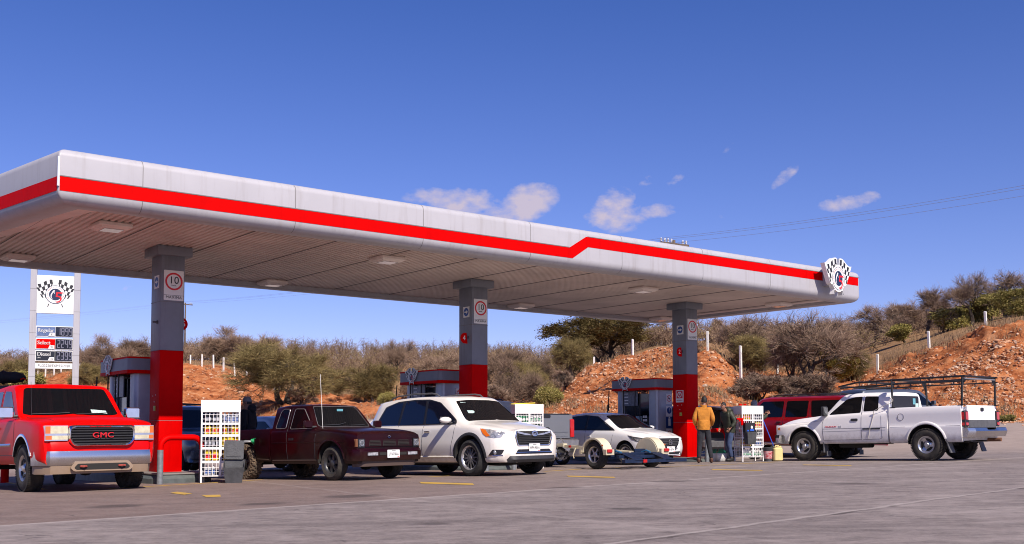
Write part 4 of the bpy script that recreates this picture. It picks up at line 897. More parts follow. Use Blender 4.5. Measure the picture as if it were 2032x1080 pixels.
# ------------------------------------------------------------------ islands, guards, dispensers
mat('kerb_grey', (.085, .10, .10), .6, var=.2, vscale=6)
mat('kerb_top', (.20, .18, .17), .85, var=.1, vscale=5)
def local_ground(uu, vv):
    p = O + U * uu + V * vv; return hgt(p.x, p.y)
def island(k):
    u0 = SP * k; g = local_ground(u0 + .25, -.6); zt = max(Z_FOOT - .02, g + .10)
    root = thing('pump_island', ['raised kerbed pump island under the first column', 'raised kerbed pump island under the middle column', 'raised kerbed pump island under the rightmost column'][k], 'island', O + U * u0, TH, 'pump islands')
    mb = MB(); a, b = -.36, .86; y0, y1 = -.80, 5.0
    mb.rbox(((a + b) / 2, (y0 + y1) / 2, (g - .3 + zt) / 2), (b - a, y1 - y0, zt - g + .3), .18); mb.build('kerb', 'kerb_grey', root, smooth=SM)
    mb = MB(); mb.rbox(((a + b) / 2, (y0 + y1) / 2, zt + .002), (b - a - .1, y1 - y0 - .1, .03), .14); mb.build('paving', 'kerb_top', root)
    # guard hoop
    uA, uB = -.34, .50; gg = local_ground(u0, -1.05); yv = -1.06
    t = thing('guard_hoop', ['red-topped pipe hoop with grey legs in front of the leftmost column', 'red-topped pipe hoop hidden behind the white family car', 'red-topped pipe hoop behind the man in the ochre jacket'][k], 'guard rail', O + U * u0, TH, 'pipe guards')
    top = gg + .90; r = .058; pts = []
    for (cx, a0, a1) in ((uA + .2, 180, 90), (uB - .2, 90, 0)):
        for i in range(8): a = math.radians(a0 + (a1 - a0) * i / 7); pts.append((cx + .2 * math.cos(a), yv, top - .2 + .2 * math.sin(a)))
    mb = MB(); zl = top - .24; mb.tube([(uA, yv, zl)] + pts + [(uB, yv, zl)], r, 14); mb.build('red_bar', 'sign_red', t, smooth=SM)
    for x in (uA, uB): mb = MB(); mb.cyl((x, yv, gg - .1), (x, yv, zl), r + .001, 14); mb.build('leg', 'steel_pipe', t, smooth=SM)
mat('dispenser_steel', (.34, .37, .43), .38, .25, var=.08, vscale=3)
mat('display_dark', (.012, .014, .022), .2, coat=.6)
mat('sticker_blue', (.015, .05, .20), .5)
def dispenser(k, label):
    root = thing('fuel_dispenser', label, 'fuel dispenser', O + U * (SP * k), TH, 'fuel dispensers')
    z0 = Z_FOOT; a, b = -.30, .80; y0, y1 = 1.0, 2.95; zt = 2.56
    def rr(x0, x1, ya, yb, r, n=5):
        o = []
        for cx, cy, s0 in ((x1 - r, yb - r, 0), (x0 + r, yb - r, 90), (x0 + r, ya + r, 180), (x1 - r, ya + r, 270)):
            for i in range(n + 1): q = math.radians(s0 + 90 * i / n); o.append((cx + r * math.cos(q), cy + r * math.sin(q)))
        return o
    mb = MB(); mb.prism(rr(a, b, y0, y1, .10), .245, Matrix.Translation((0, 0, zt - .29))); hd = mb.build('header', 'column_grey', root, smooth=SM)
    mb = MB(); mb.prism(rr(a - .006, b + .006, y0 - .006, y1 + .006, .10), .035, Matrix.Translation((0, 0, zt - .045))); mb.prism(rr(a - .006, b + .006, y0 - .006, y1 + .006, .10), .07, Matrix.Translation((0, 0, zt - .36))); mb.build('red_band', 'sign_red', hd, smooth=SM)
    emblem(hd, face_m((a - .02, y0 + 1.28, zt - .16), (0, -1, 0), (0, 0, 1)), .42, thick=.02)
    zc = zt - .36
    # body: two end pillars (rounded), recessed middle, open upper bay
    mb = MB(); mb.prism(rr(-.12, .62, 1.12, 1.50, .09), zc - z0, Matrix.Translation((0, 0, z0))); mb.prism(rr(-.12, .62, 2.62, 2.84, .05), zc - z0, Matrix.Translation((0, 0, z0))); mb.build('end_pillar', 'dispenser_steel', root, smooth=SM)
    mb = MB(); mb.box((.25, 2.06, z0 + .62), (.62, 1.14, 1.24)); mb.box((.25, 2.30, z0 + 1.55), (.5, .62, zc - z0 - 1.2)) ; mb.build('cabinet', 'display_dark', root, bevel=.01)
    mb = MB(); mb.box((-.075, 2.28, z0 + 1.86), (.02, .62, .56)); mb.build('price_board', mat('board_grey', (.16, .17, .20), .4, var=.3, vscale=14), root)
    mb = MB()
    for i in range(5): mb.box((-.088, 2.46, z0 + 1.66 + i * .1), (.006, .16, .03)); 
    mb.build('price_marks', 'plate_white', root)
    mb = MB(); mb.box((-.07, 1.95, z0 + 1.18), (.03, .26, .16)); mb.build('screen', mat('screen_pale', (.30, .42, .50), .25), root)
    for y in (1.62, 2.42):
        mb = MB()
        for i in range(2):
            for j in range(2): mb.box((-.072, y + i * .10, z0 + 1.13 + j * .11), (.02, .06, .07))
        mb.build('keypad', 'plate_white', root)
    # nozzles and hoses on both sides
    for sx in (-1, 1):
        for y in (1.66, 1.86, 2.38):
            x = .25 + sx * .40; mb = MB(); mb.box((x, y, z0 + .86), (.07, .07, .24)); mb.box((x + sx * .05, y, z0 + .96), (.10, .04, .05)); mb.cyl((x, y, z0 + .75), (x - sx * .05, y, z0 + .6), .014, 8); mb.build('nozzle', 'sign_red' if y == 1.86 else 'black_plastic', root)
            hx = x + sx * .13; pts = [(x, y, z0 + .95)] + [(x + (hx - x) * smooth01(i / 8) + 0, y + .03 * math.sin(i), z0 + .95 - 1.0 * math.sin(math.pi * i / 9) * .55 + (zc - z0 - .95) * (i / 9) ** 2.2) for i in range(1, 10)] + [(x - sx * .1, y, zc - .02)]
            mb = MB(); mb.tube(pts, .017, 7); mb.build('hose', 'black_rubber', root, smooth=SM)
    mb = MB(); y = 2.98; pts = [(-.34, y, zc), (-.36, y + .02, zc - .4), (-.40, y + .05, zc - .9), (-.46, y + .09, zc - 1.35)]; mb.tube(pts, .016, 7); mb.box((-.36, y + .02, zc - .52), (.05, .05, .2)); mb.build('retractor_hose', 'black_rubber', root, smooth=SM)
    # safety stickers on the near end
    M0 = face_m((.42, 1.118, 0), (1, 0, 0), (0, 0, 1))
    for z_ in (1.86, 1.48, .80): mb = MB(); mb.box((.42, 1.114, z0 + z_ - .08), (.26, .006, .32)); mb.build('sticker', 'plate_white', root)
    mb = MB(); mb.box((.42, 1.114, z0 + 1.06), (.28, .006, .38)); mb.build('sticker', 'sticker_blue', root)
    mb = MB(); disc_shape(mb, .10, .008, r0=.08, M=M0 @ Matrix.Translation((0, z0 + 1.80, 0))); mb.add([(-.07, .06, .008), (-.055, .075, .008), (.07, -.055, .008), (.055, -.07, .008)], [(0, 1, 2, 3)], M0 @ Matrix.Translation((0, z0 + 1.80, 0))); disc_shape(mb, .07, .008, r0=.055, M=M0 @ Matrix.Translation((0, z0 + .74, 0))); mb.build('red_symbol', 'ink_red', root)
    mb = MB(); mb.box((.42, 1.106, z0 + 1.80), (.09, .004, .02)); mb.build('black_symbol', 'ink_black', root)
    mb = MB(); disc_shape(mb, .10, .008, M=M0 @ Matrix.Translation((0, z0 + 1.43, 0))); mb.build('blue_symbol', 'sticker_blue', root)
    mb = MB(); mb.text('!', .17, M0 @ Matrix.Translation((0, z0 + 1.43, .009)), .001); mb.box((.42, 1.106, z0 + 1.07), (.10, .004, .22)); mb.box((.42, 1.106, z0 + 1.21), (.06, .004, .05)); mb.build('white_symbol', 'plate_white', root)
for k in range(3): island(k)
dispenser(0, 'fuel dispenser under a red-edged header behind the red pickup')
dispenser(1, 'fuel dispenser under a red-edged header behind the white family car')
dispenser(2, 'fuel dispenser under a red-edged header behind the white hatchback')

# ------------------------------------------------------------------ price sign
def price_sign():
    Ys = 36.0; p0 = at(57, 700, Ys); p1 = at(158, 700, Ys); be = math.radians(21); rt = Vector((math.cos(be), math.sin(be), 0)); k = F / Ys
    g = hgt(p0.x, p0.y); W = 1.60
    root = thing('price_sign', 'tall white fuel price sign with the flag emblem and three price rows', 'sign', (p0.x, p0.y, 0), be)
    def zz(y): return zat(100, y, Ys + .35)
    for nm, x in (('post', .105), ('post', W - .105)):
        mb = MB(); mb.box((x, .1, (g - .2 + zz(500)) / 2), (.21, .22, zz(500) - g + .2)); po = mb.build(nm, 'panel_grey', root, bevel=.01)
        mb = MB(); [mb.box((x, .1, zz(y_)), (.216, .226, .008)) for y_ in (575, 618, 662, 705, 748)]; mb.build('joint', 'joint', po)
    x0, x1 = .21, W - .21; w = x1 - x0; xc = W / 2
    mb = MB(); mb.box((xc, .11, zz(520)), (w, .16, .45)); mb.build('crossbar', 'panel_grey', root)
    zt, zb = zz(548), zz(623); mb = MB(); mb.box((xc, .05, (zt + zb) / 2), (w, .14, zt - zb)); lp = mb.build('logo_panel', 'plate_white', root, bevel=.008)
    emblem(lp, face_m((xc, -.022, (zt + zb) / 2 + .02), (1, 0, 0), (0, 0, 1)), .95, thick=.003, backing=False)
    segs = {'0': 'abcdef', '1': 'bc', '2': 'abged', '3': 'abgcd', '4': 'fgbc', '5': 'afgcd', '8': 'abcdefg', '9': 'abcdfg'}
    mat('seg_dim', (.20, .20, .26), .4); mat('panel_regular', (.10, .15, .30), .5, var=.2, vscale=20); mat('panel_diesel', (.012, .015, .025), .4)
    for (ya, yb, nm, oct_, digits, m) in ((648, 669, 'Regular', '87', '1899', 'panel_regular'), (672, 694, 'Select', '91', '2249', 'sign_red'), (696, 717.5, 'Diesel', '45', '2399', 'panel_diesel')):
        a, b = zz(ya), zz(yb); h = a - b; zc = (a + b) / 2
        mb = MB(); mb.box((xc, .06, zc), (w + .02, .12, h)); pr = mb.build('price_row', 'plate_white', root, bevel=.006)
        xm = x0 + w * .52; mb = MB(); mb.box(((x0 + xm) / 2 + .01, -.006, zc), (xm - x0 - .02, .012, h - .06)); mb.build('name_panel', m, pr)
        mb = MB(); mb.box(((xm + x1) / 2, -.008, zc), (x1 - xm - .02, .016, h - .05)); mb.build('display', 'display_dark', pr)
        M = face_m((x0 + .05, -.016, zc + (.03 if nm != 'Diesel' else .05)), (1, 0, 0), (0, 0, 1)); mb = MB(); mb.text(nm, .185, M, .003, align='LEFT', xs=.92); mb.text(nm, .185, M @ Matrix.Translation((.006, 0, 0)), .003, align='LEFT', xs=.92)
        if nm == 'Diesel': mb.text('UBA', .06, M @ Matrix.Translation((0, -.12, 0)), .002, align='LEFT')
        mb.build('lettering', 'plate_white', pr)
        mb = MB(); mb.prism([(0, 0), (.20, 0), (.20, .12), (.05, .12)], .003, face_m((xm - .22, -.013, b + .02), (1, 0, 0), (0, 0, 1))); mb.build('tab', 'plate_white', pr); mb = MB(); mb.text(oct_, .09, face_m((xm - .10, -.018, b + .075), (1, 0, 0), (0, 0, 1)), .001); mb.build('lettering', 'ink_black', pr)
        mb = MB(); dw = (x1 - xm - .06) / 4; hh = (h - .13) / 2
        for i, ch in enumerate(digits):
            cx = xm + .05 + dw * (i + .5); q = dw * .30; th = .022
            D = {'a': (0, hh, q * 2, th), 'g': (0, 0, q * 2, th), 'd': (0, -hh, q * 2, th), 'b': (q, hh / 2, th, hh), 'c': (q, -hh / 2, th, hh), 'f': (-q, hh / 2, th, hh), 'e': (-q, -hh / 2, th, hh)}
            for s_ in segs[ch]: dx, dz, a_, b_ = D[s_]; mb.box((cx + dx, -.019, zc + dz), (a_, .004, b_))
        mb.build('digits', 'seg_dim', pr)
    a, b = zz(721), zz(732); mb = MB(); mb.box((xc, .06, (a + b) / 2), (w + .02, .06, a - b)); pp = mb.build('permit_plate', 'plate_white', root); mb = MB(); mb.text('PL/23220/EXP/ES/2020',   .125, face_m((xc, .029, (a + b) / 2), (1, 0, 0), (0, 0, 1)), .001, xs=.88); mb.build('lettering', 'ink_black', pp)
price_sign()

# ------------------------------------------------------------------ fence posts, power line
mat('post_white', (.68, .66, .62), .8, var=.15, vscale=9)
def fence():
    L = [(14, 725.5, 735.5, 'far left post half hidden in scrub beside the price sign'), (33, 734, 744, 'short white post just left of the price sign'), (75, 734.5, 749, 'white post seen between the price sign legs, left one'), (90, 733, 741, 'white post top under the permit plate, second from left'), (107, 732, 740, 'white post top under the permit plate, middle'), (121, 733, 740, 'white post top under the permit plate, right one'), (158, 722, 740.5, 'white post touching the right leg of the price sign'), (174, 729.5, 748, 'white post just right of the price sign'), (197, 739, 757, 'white post beside the hanging hose of the first dispenser'),
         (377.6, 705, 724.4, 'white fence post nearest the leftmost column'), (400.4, 704, 723, 'second white fence post right of the leftmost column'), (423.7, 705, 726.7, 'third white fence post right of the leftmost column'), (443.6, 710, 730.5, 'fourth white fence post above the red cut'), (466.4, 717.7, 739, 'fifth white fence post where the red cut starts to fall'), (489, 730, 752, 'sixth white fence post above the cap of the man in black'), (512.5, 737.7, 753, 'seventh white post at the edge of the large mesquite'), (544.7, 757, 773.5, 'last white post inside the large mesquite'),
         (1120.5, 751, 768, 'short weathered post low on the middle slope'), (1179, 709, 733, 'white post under the big evergreen tree'), (1255.5, 674, 705, 'white post at the top of the middle bank'), (1404.6, 658, 693, 'bright white post right of the rightmost column'), (1470, 687, 726, 'grey-white post in the gully thorns'), (1542, 698, 733, 'white post in front of the gully trees'), (1640, 725, 742, 'half-hidden grey post right of the largest bare tree'),
         (1741.5, 704, 737, 'white post at the lower end of the right bank'), (1844, 658, 695, 'white post halfway up the right bank'), (1957, 618.7, 658, 'uppermost white post at the right of the skyline')]
    for i, (px, ya, yb, lb) in enumerate(L):
        h = 1.22; Y = min(F * h / (yb - ya), 122); Y = F * h / max(yb - ya, 17); Y = BT(px) + .25 if (Y > BT(px) - 2 or px < 1100) else Y
        b = at(px, yb, Y); top = at(px, ya, Y).z; z0 = hgt(b.x, b.y)
        t = thing('fence_post', lb, 'fence post', (b.x, b.y, min(z0, b.z) - .1), R.uniform(0, 3), 'white fence posts along the banks')
        hh = top - min(z0, b.z) + .1; w = .13
        mb = MB(); lean = R.gauss(0, .02); mb.add([(sx * w / 2, sy * w / 2, 0) for sx, sy in ((-1, -1), (1, -1), (1, 1), (-1, 1))] + [(sx * w / 2 + lean * hh, sy * w / 2, hh) for sx, sy in ((-1, -1), (1, -1), (1, 1), (-1, 1))] + [(sx * w / 4 + lean * hh, sy * w / 4, hh + .03) for sx, sy in ((-1, -1), (1, -1), (1, 1), (-1, 1))],
            [(3, 2, 1, 0), (8, 9, 10, 11)] + [(i_, (i_ + 1) % 4, 4 + (i_ + 1) % 4, 4 + i_) for i_ in range(4)] + [(4 + i_, 4 + (i_ + 1) % 4, 8 + (i_ + 1) % 4, 8 + i_) for i_ in range(4)])
        mb.build('post_shaft', 'post_white', t)
fence()
mat('pole_wood', (.12, .09, .07), .9, var=.3, vscale=3); mat('insulator', (.55, .56, .60), .25, coat=.8)
mat('cable', (.34, .36, .42), .6)
def power_line():
    pts = [at(2560, 292, 36.0), at(1337, 482, 62.0), at(368, 603, 150.0), at(-330, 662, 230)]
    labels = [None, 'timber pole with a crossarm of pale insulators rising behind the canopy', 'distant power pole top just right of the leftmost column', None]
    A = []
    for i, p in enumerate(pts):
        d = ((pts[min(i + 1, 3)] - pts[max(i - 1, 0)])); n = Vector((-d.y, d.x, 0)).normalized(); W = 1.0 if i < 2 else 1.1
        ends = [p + n * (k * W) + Vector((0, 0, .18)) for k in (-1, .45, 1)] ; A.append(ends)
        if labels[i]:
            g = hgt(p.x, p.y); t = thing('power_pole', labels[i], 'power pole', (p.x, p.y, g), 0, 'poles of the power line')
            mb = MB(); mb.cyl((0, 0, -.3), (0, 0, p.z - g + .15), .15, 10, .10); mb.build('pole_shaft', 'pole_wood', t, smooth=SM)
            mb = MB(); c = Vector((0, 0, p.z - g - .1)); mb.box((0, 0, 0), (2.15, .10, .12), Matrix.Translation(c) @ Matrix.Rotation(math.atan2(n.y, n.x), 4, 'Z')); mb.box((0, .12, -.0), (2.15, .08, .12), Matrix.Translation(c) @ Matrix.Rotation(math.atan2(n.y, n.x), 4, 'Z')); mb.build('crossarm', 'pole_wood', t)
            for k in (-1, -.72, .18, .45, .72, 1):
                q = c + n * k * .98 + Vector((0, 0, .06)); mb = MB(); mb.lathe([(0, .26), (.05, .25), (.07, .2), (.045, .17), (.09, .13), (.05, .1), (.06, .05), (.03, 0), (0, 0)], 10, Matrix.Translation(q)); mb.build('insulator', 'insulator', t, smooth=SM)
    for s in range(3):
        mb = MB()
        for i in range(3):
            a, b = A[i][s], A[i + 1][s]; n = 24; q = []
            for j in range(n + 1):
                t = j / n; w = a.lerp(b, t); w.z -= (.55 if i == 0 else 1.0) * 4 * t * (1 - t) * .6; q.append(w)
            mb.tube(q, .008, 4)
        tag(mb.build('power_cable', 'cable'), ['upper power cable crossing the sky behind the canopy', 'middle power cable crossing the sky behind the canopy', 'lower power cable crossing the sky behind the canopy'][s], 'cable', 'overhead power cables')
power_line()
# ------------------------------------------------------------------ vehicle kit: x forward, y left, z up, origin on the ground under the front axle
def paint(name, col, dirt=None, rough=.32, coat=.6, var=0.0, metal=0.0, spec=.5):
    return mat(name, col, rough, metal, coat=coat, spec=spec, dirt=dirt, var=var, vscale=3)
def loft(name, parent, rows, m, x0, x1, step=.07, cross=3, cuts=(), inner='underbody', extra=()):
    """rows: (half width table, height table) from bottom centre to top centre; returns (object, bvh)"""
    fy = [pchip(r[0]) for r in rows]; fz = [pchip(r[1]) for r in rows]
    xs = set([x0, x1]); n = max(2, int((x1 - x0) / step)); xs |= {round(x0 + (x1 - x0) * i / n, 4) for i in range(n + 1)}
    for r in rows:
        for t in r:
            if not isinstance(t, (int, float)): xs |= {round(p[0], 4) for p in t if x0 <= p[0] <= x1}
    xs = sorted(xs); xs = [x for i, x in enumerate(xs) if i == 0 or x - xs[i - 1] > .004]
    mb = MB(); secs = []
    for x in xs:
        pts = [(fy[i](x), fz[i](x)) for i in range(len(rows))]; K = len(pts); out = []
        for i in range(K - 1):
            p0 = pts[max(0, i - 1)]; p1 = pts[i]; p2 = pts[i + 1]; p3 = pts[min(K - 1, i + 2)]
            L = math.dist(p1, p2)
            for j in range(cross):
                t = j / cross
                def tng(a, b, c):       # limited tangents keep corners from overshooting
                    l1, l2 = math.dist(a, b), math.dist(b, c); s = min(L, l1 if l1 > 1e-6 else L, l2 if l2 > 1e-6 else L) if True else L
                    d = math.dist(a, c); return ((c[0] - a[0]) / d * s, (c[1] - a[1]) / d * s) if d > 1e-6 else (0, 0)
                m1 = tng(p0, p1, p2) if i > 0 else (p2[0] - p1[0], p2[1] - p1[1]); m2 = tng(p1, p2, p3) if i < K - 2 else (p2[0] - p1[0], p2[1] - p1[1])
                t2, t3 = t * t, t * t * t; a, b, c, d = 2 * t3 - 3 * t2 + 1, t3 - 2 * t2 + t, -2 * t3 + 3 * t2, t3 - t2
                out.append(tuple(a * p1[k] + b * m1[k] + c * p2[k] + d * m2[k] for k in (0, 1)))
        out.append(pts[-1])
        ring = [(x, -max(0, y), z) for y, z in out] + [(x, max(0, y), z) for y, z in out[-2:0:-1]]; secs.append(ring)
    n = len(secs[0]); vs = [p for r in secs for p in r]; k = len(secs)
    fs = [(j * n + i, j * n + (i + 1) % n, (j + 1) * n + (i + 1) % n, (j + 1) * n + i) for j in range(k - 1) for i in range(n)]
    mb.add(vs, fs)
    h = (n + 2) // 2                          # caps as strips between the two sides, so concave sections close properly
    for base in (0, (k - 1) * n):
        for i in range(h - 1):
            a, b = base + i, base + i + 1; c, d = base + (n - i - 1) % n, base + (n - i) % n
            q = [a, b, c, d]; q = [v for j, v in enumerate(q) if v not in q[:j]]
            if len(q) >= 3: mb.f.append(tuple(q)); mb.mi.append(0)
    o = mb.build(name, [m, inner], parent, merge=True)
    outward(o)
    if cuts:
        c = MB()
        for (cx, cz, r, sy) in cuts:
            for s in (-1, 1):
                poly = [(cx + r * math.cos(a), cz + r * math.sin(a)) for a in [math.pi * i / 22 for i in range(23)]] + [(cx - r, -.5), (cx + r, -.5)]
                v = [(x, s * .60, z) for x, z in poly] + [(x, s * 1.4, z) for x, z in poly]; q = len(poly)
                c.add(v, [tuple(range(q)), tuple(range(q, 2 * q))] + [(i, (i + 1) % q, q + (i + 1) % q, q + i) for i in range(q)])
        co = c.build('cut', 'underbody'); outward(co); md = o.modifiers.new('b', 'BOOLEAN'); md.object = co; md.operation = 'DIFFERENCE'; md.solver = 'EXACT'; md.use_self = True
        try: md.material_mode = 'TRANSFER'
        except Exception: pass
        if parent is not None: co.matrix_world = parent.matrix_world.copy()
        bpy.context.view_layer.update(); dg = bpy.context.evaluated_depsgraph_get(); me = bpy.data.meshes.new_from_object(o.evaluated_get(dg)); o.modifiers.clear(); o.data = me; bpy.data.objects.remove(co)
    o.data.polygons.foreach_set('use_smooth', [True] * len(o.data.polygons)); o.data.set_sharp_from_angle(angle=math.radians(33))
    bm = bmesh.new(); bm.from_mesh(o.data); bv = BVHTree.FromBMesh(bm); bm.free()
    return o, bv
def outward(o):
    bm = bmesh.new(); bm.from_mesh(o.data); v = bm.calc_volume(signed=True)
    if v < 0: bmesh.ops.reverse_faces(bm, faces=bm.faces)
    bm.to_mesh(o.data); bm.free()
def clip_cell(poly, x0, x1, y0, y1):
    def cl(P_, ax, v, keep_gt):
        o = []
        for i in range(len(P_)):
            a, b = P_[i - 1], P_[i]; ia = (a[ax] >= v) == keep_gt or a[ax] == v; ib = (b[ax] >= v) == keep_gt or b[ax] == v
            if ia != ib: t = (v - a[ax]) / (b[ax] - a[ax]); o.append((a[0] + (b[0] - a[0]) * t, a[1] + (b[1] - a[1]) * t))
            if ib: o.append(b)
        return o
    for ax, v, g in ((0, x0, True), (0, x1, False), (1, y0, True), (1, y1, False)):
        poly = cl(poly, ax, v, g)
        if len(poly) < 3: return []
    return poly
def rounded(poly, r, seg=4):
    if r <= 0: return list(poly)
    out = []; n = len(poly)
    for i in range(n):
        p = Vector(poly[i]); a = Vector(poly[i - 1]) - p; b = Vector(poly[(i + 1) % n]) - p; k = min(r, a.length * .45, b.length * .45); A, B = p + a.normalized() * k, p + b.normalized() * k
        for j in range(seg + 1): t = j / seg; q = A * (1 - t) ** 2 + p * 2 * t * (1 - t) + B * t * t; out.append((q.x, q.y))
    return out
class Surf:
    """projects flat outlines onto a body: side s=-1/+1 uses (x, z), 'F'/'B' front/back use (y, z), 'T' top uses (x, y)"""
    def __init__(s, bv): s.bv = bv
    def hit(s, side, a, b):
        if side in (-1, 1): o, d = Vector((a, side * 3, b)), Vector((0, -side, 0))
        elif side == 'F': o, d = Vector((5, a, b)), Vector((-1, 0, 0))
        elif side == 'B': o, d = Vector((-12, a, b)), Vector((1, 0, 0))
        else: o, d = Vector((a, b, 5)), Vector((0, 0, -1))
        h = s.bv.ray_cast(o, d)
        return (h[0], h[1]) if h[0] is not None else (None, None)
    def P(s, side, a, b, off=.004):
        p, n = s.hit(side, a, b)
        if p is None:
            q = {-1: Vector((a, -3, b)), 1: Vector((a, 3, b)), 'F': Vector((5, a, b)), 'B': Vector((-12, a, b)), 'T': Vector((a, b, 5))}[side]; h = s.bv.find_nearest(q if side == 'T' else Vector((a, side * .9, b)) if side in (-1, 1) else Vector((.8 if side == 'F' else -5, a, b))); p, n = h[0], h[1]
        ax = {-1: Vector((0, -1, 0)), 1: Vector((0, 1, 0)), 'F': Vector((1, 0, 0)), 'B': Vector((-1, 0, 0)), 'T': Vector((0, 0, 1))}[side]
        if n.dot(ax) < 0: n = -n
        return p + ax * off
    def patch(s, name, side, poly, m, parent, off=.005, r=.0, cell=.09, depth=0.0, smooth=True):
        poly = rounded(poly, r); mb = MB(); xs = [p[0] for p in poly]; ys = [p[1] for p in poly]
        nx = max(1, math.ceil((max(xs) - min(xs)) / cell)); ny = max(1, math.ceil((max(ys) - min(ys)) / cell)); dx = (max(xs) - min(xs)) / nx; dy = (max(ys) - min(ys)) / ny
        for i in range(nx):
            for j in range(ny):
                q = clip_cell(poly, min(xs) + i * dx, min(xs) + (i + 1) * dx, min(ys) + j * dy, min(ys) + (j + 1) * dy)
                if len(q) >= 3: mb.add([s.P(side, a, b, off) for a, b in q], [tuple(range(len(q)))])
        n = len(poly)                          # skirt back into the body gives the patch an edge
        mb.add([s.P(side, a, b, off) for a, b in poly] + [s.P(side, a, b, -.02 - depth) for a, b in poly], [(i, (i + 1) % n, n + (i + 1) % n, n + i) for i in range(n)])
        o = mb.build(name, m, parent, merge=True); 
        o.data.polygons.foreach_set('use_smooth', [smooth] * len(o.data.polygons)); o.data.set_sharp_from_angle(angle=math.radians(30)); return o
    def screen(s, name, side, poly, m, parent, off=.012, r=.05, cell=.12):
        """glass pane as one smooth curved sheet fitted to the body under it"""
        import numpy as np
        poly = rounded(poly, r); xs = [p[0] for p in poly]; ys = [p[1] for p in poly]; A = []; B = []
        for i in range(13):
            for j in range(9):
                a = min(xs) + (max(xs) - min(xs)) * (.08 + .84 * i / 12); b = min(ys) + (max(ys) - min(ys)) * (.06 + .84 * j / 8); p, n = s.hit(side, a, b)
                if p is not None: A.append([1, a * a, b, b * b, a * a * b]); B.append(p.x)
        k = np.linalg.lstsq(np.array(A), np.array(B), rcond=None)[0]; res = max(abs(np.array(A) @ k - np.array(B))); d = 1 if side == 'F' else -1
        f = lambda a, b, o: Vector((float(k[0] + k[1] * a * a + k[2] * b + k[3] * b * b + k[4] * a * a * b) + d * (o + min(res * .5, .02)), a, b)); mb = MB()
        nx = max(1, math.ceil((max(xs) - min(xs)) / cell)); ny = max(1, math.ceil((max(ys) - min(ys)) / cell)); dx = (max(xs) - min(xs)) / nx; dy = (max(ys) - min(ys)) / ny
        for i in range(nx):
            for j in range(ny):
                q = clip_cell(poly, min(xs) + i * dx, min(xs) + (i + 1) * dx, min(ys) + j * dy, min(ys) + (j + 1) * dy)
                if len(q) >= 3: mb.add([f(a, b, off) for a, b in q], [tuple(range(len(q)))])
        n = len(poly); mb.add([f(a, b, off) for a, b in poly] + [f(a, b, -.05) for a, b in poly], [(i, (i + 1) % n, n + (i + 1) % n, n + i) for i in range(n)])
        o = mb.build(name, m, parent); o.data.polygons.foreach_set('use_smooth', [True] * len(o.data.polygons)); o.data.set_sharp_from_angle(angle=math.radians(30)); return o
    def line(s, name, side, pts, m, parent, r=.005, off=.0, closed=False, n=5, step=.08):
        q = []; k = len(pts)
        for i in range(k if closed else k - 1):
            a, b = pts[i], pts[(i + 1) % k]; L = max(1, int(math.dist(a, b) / step)); q += [(a[0] + (b[0] - a[0]) * j / L, a[1] + (b[1] - a[1]) * j / L) for j in range(L)]
        if not closed: q.append(pts[-1])
        mb = MB(); mb.tube([s.P(side, a, b, off) for a, b in q], r, n, closed=closed); return mb.build(name, m, parent, smooth=math.radians(60))
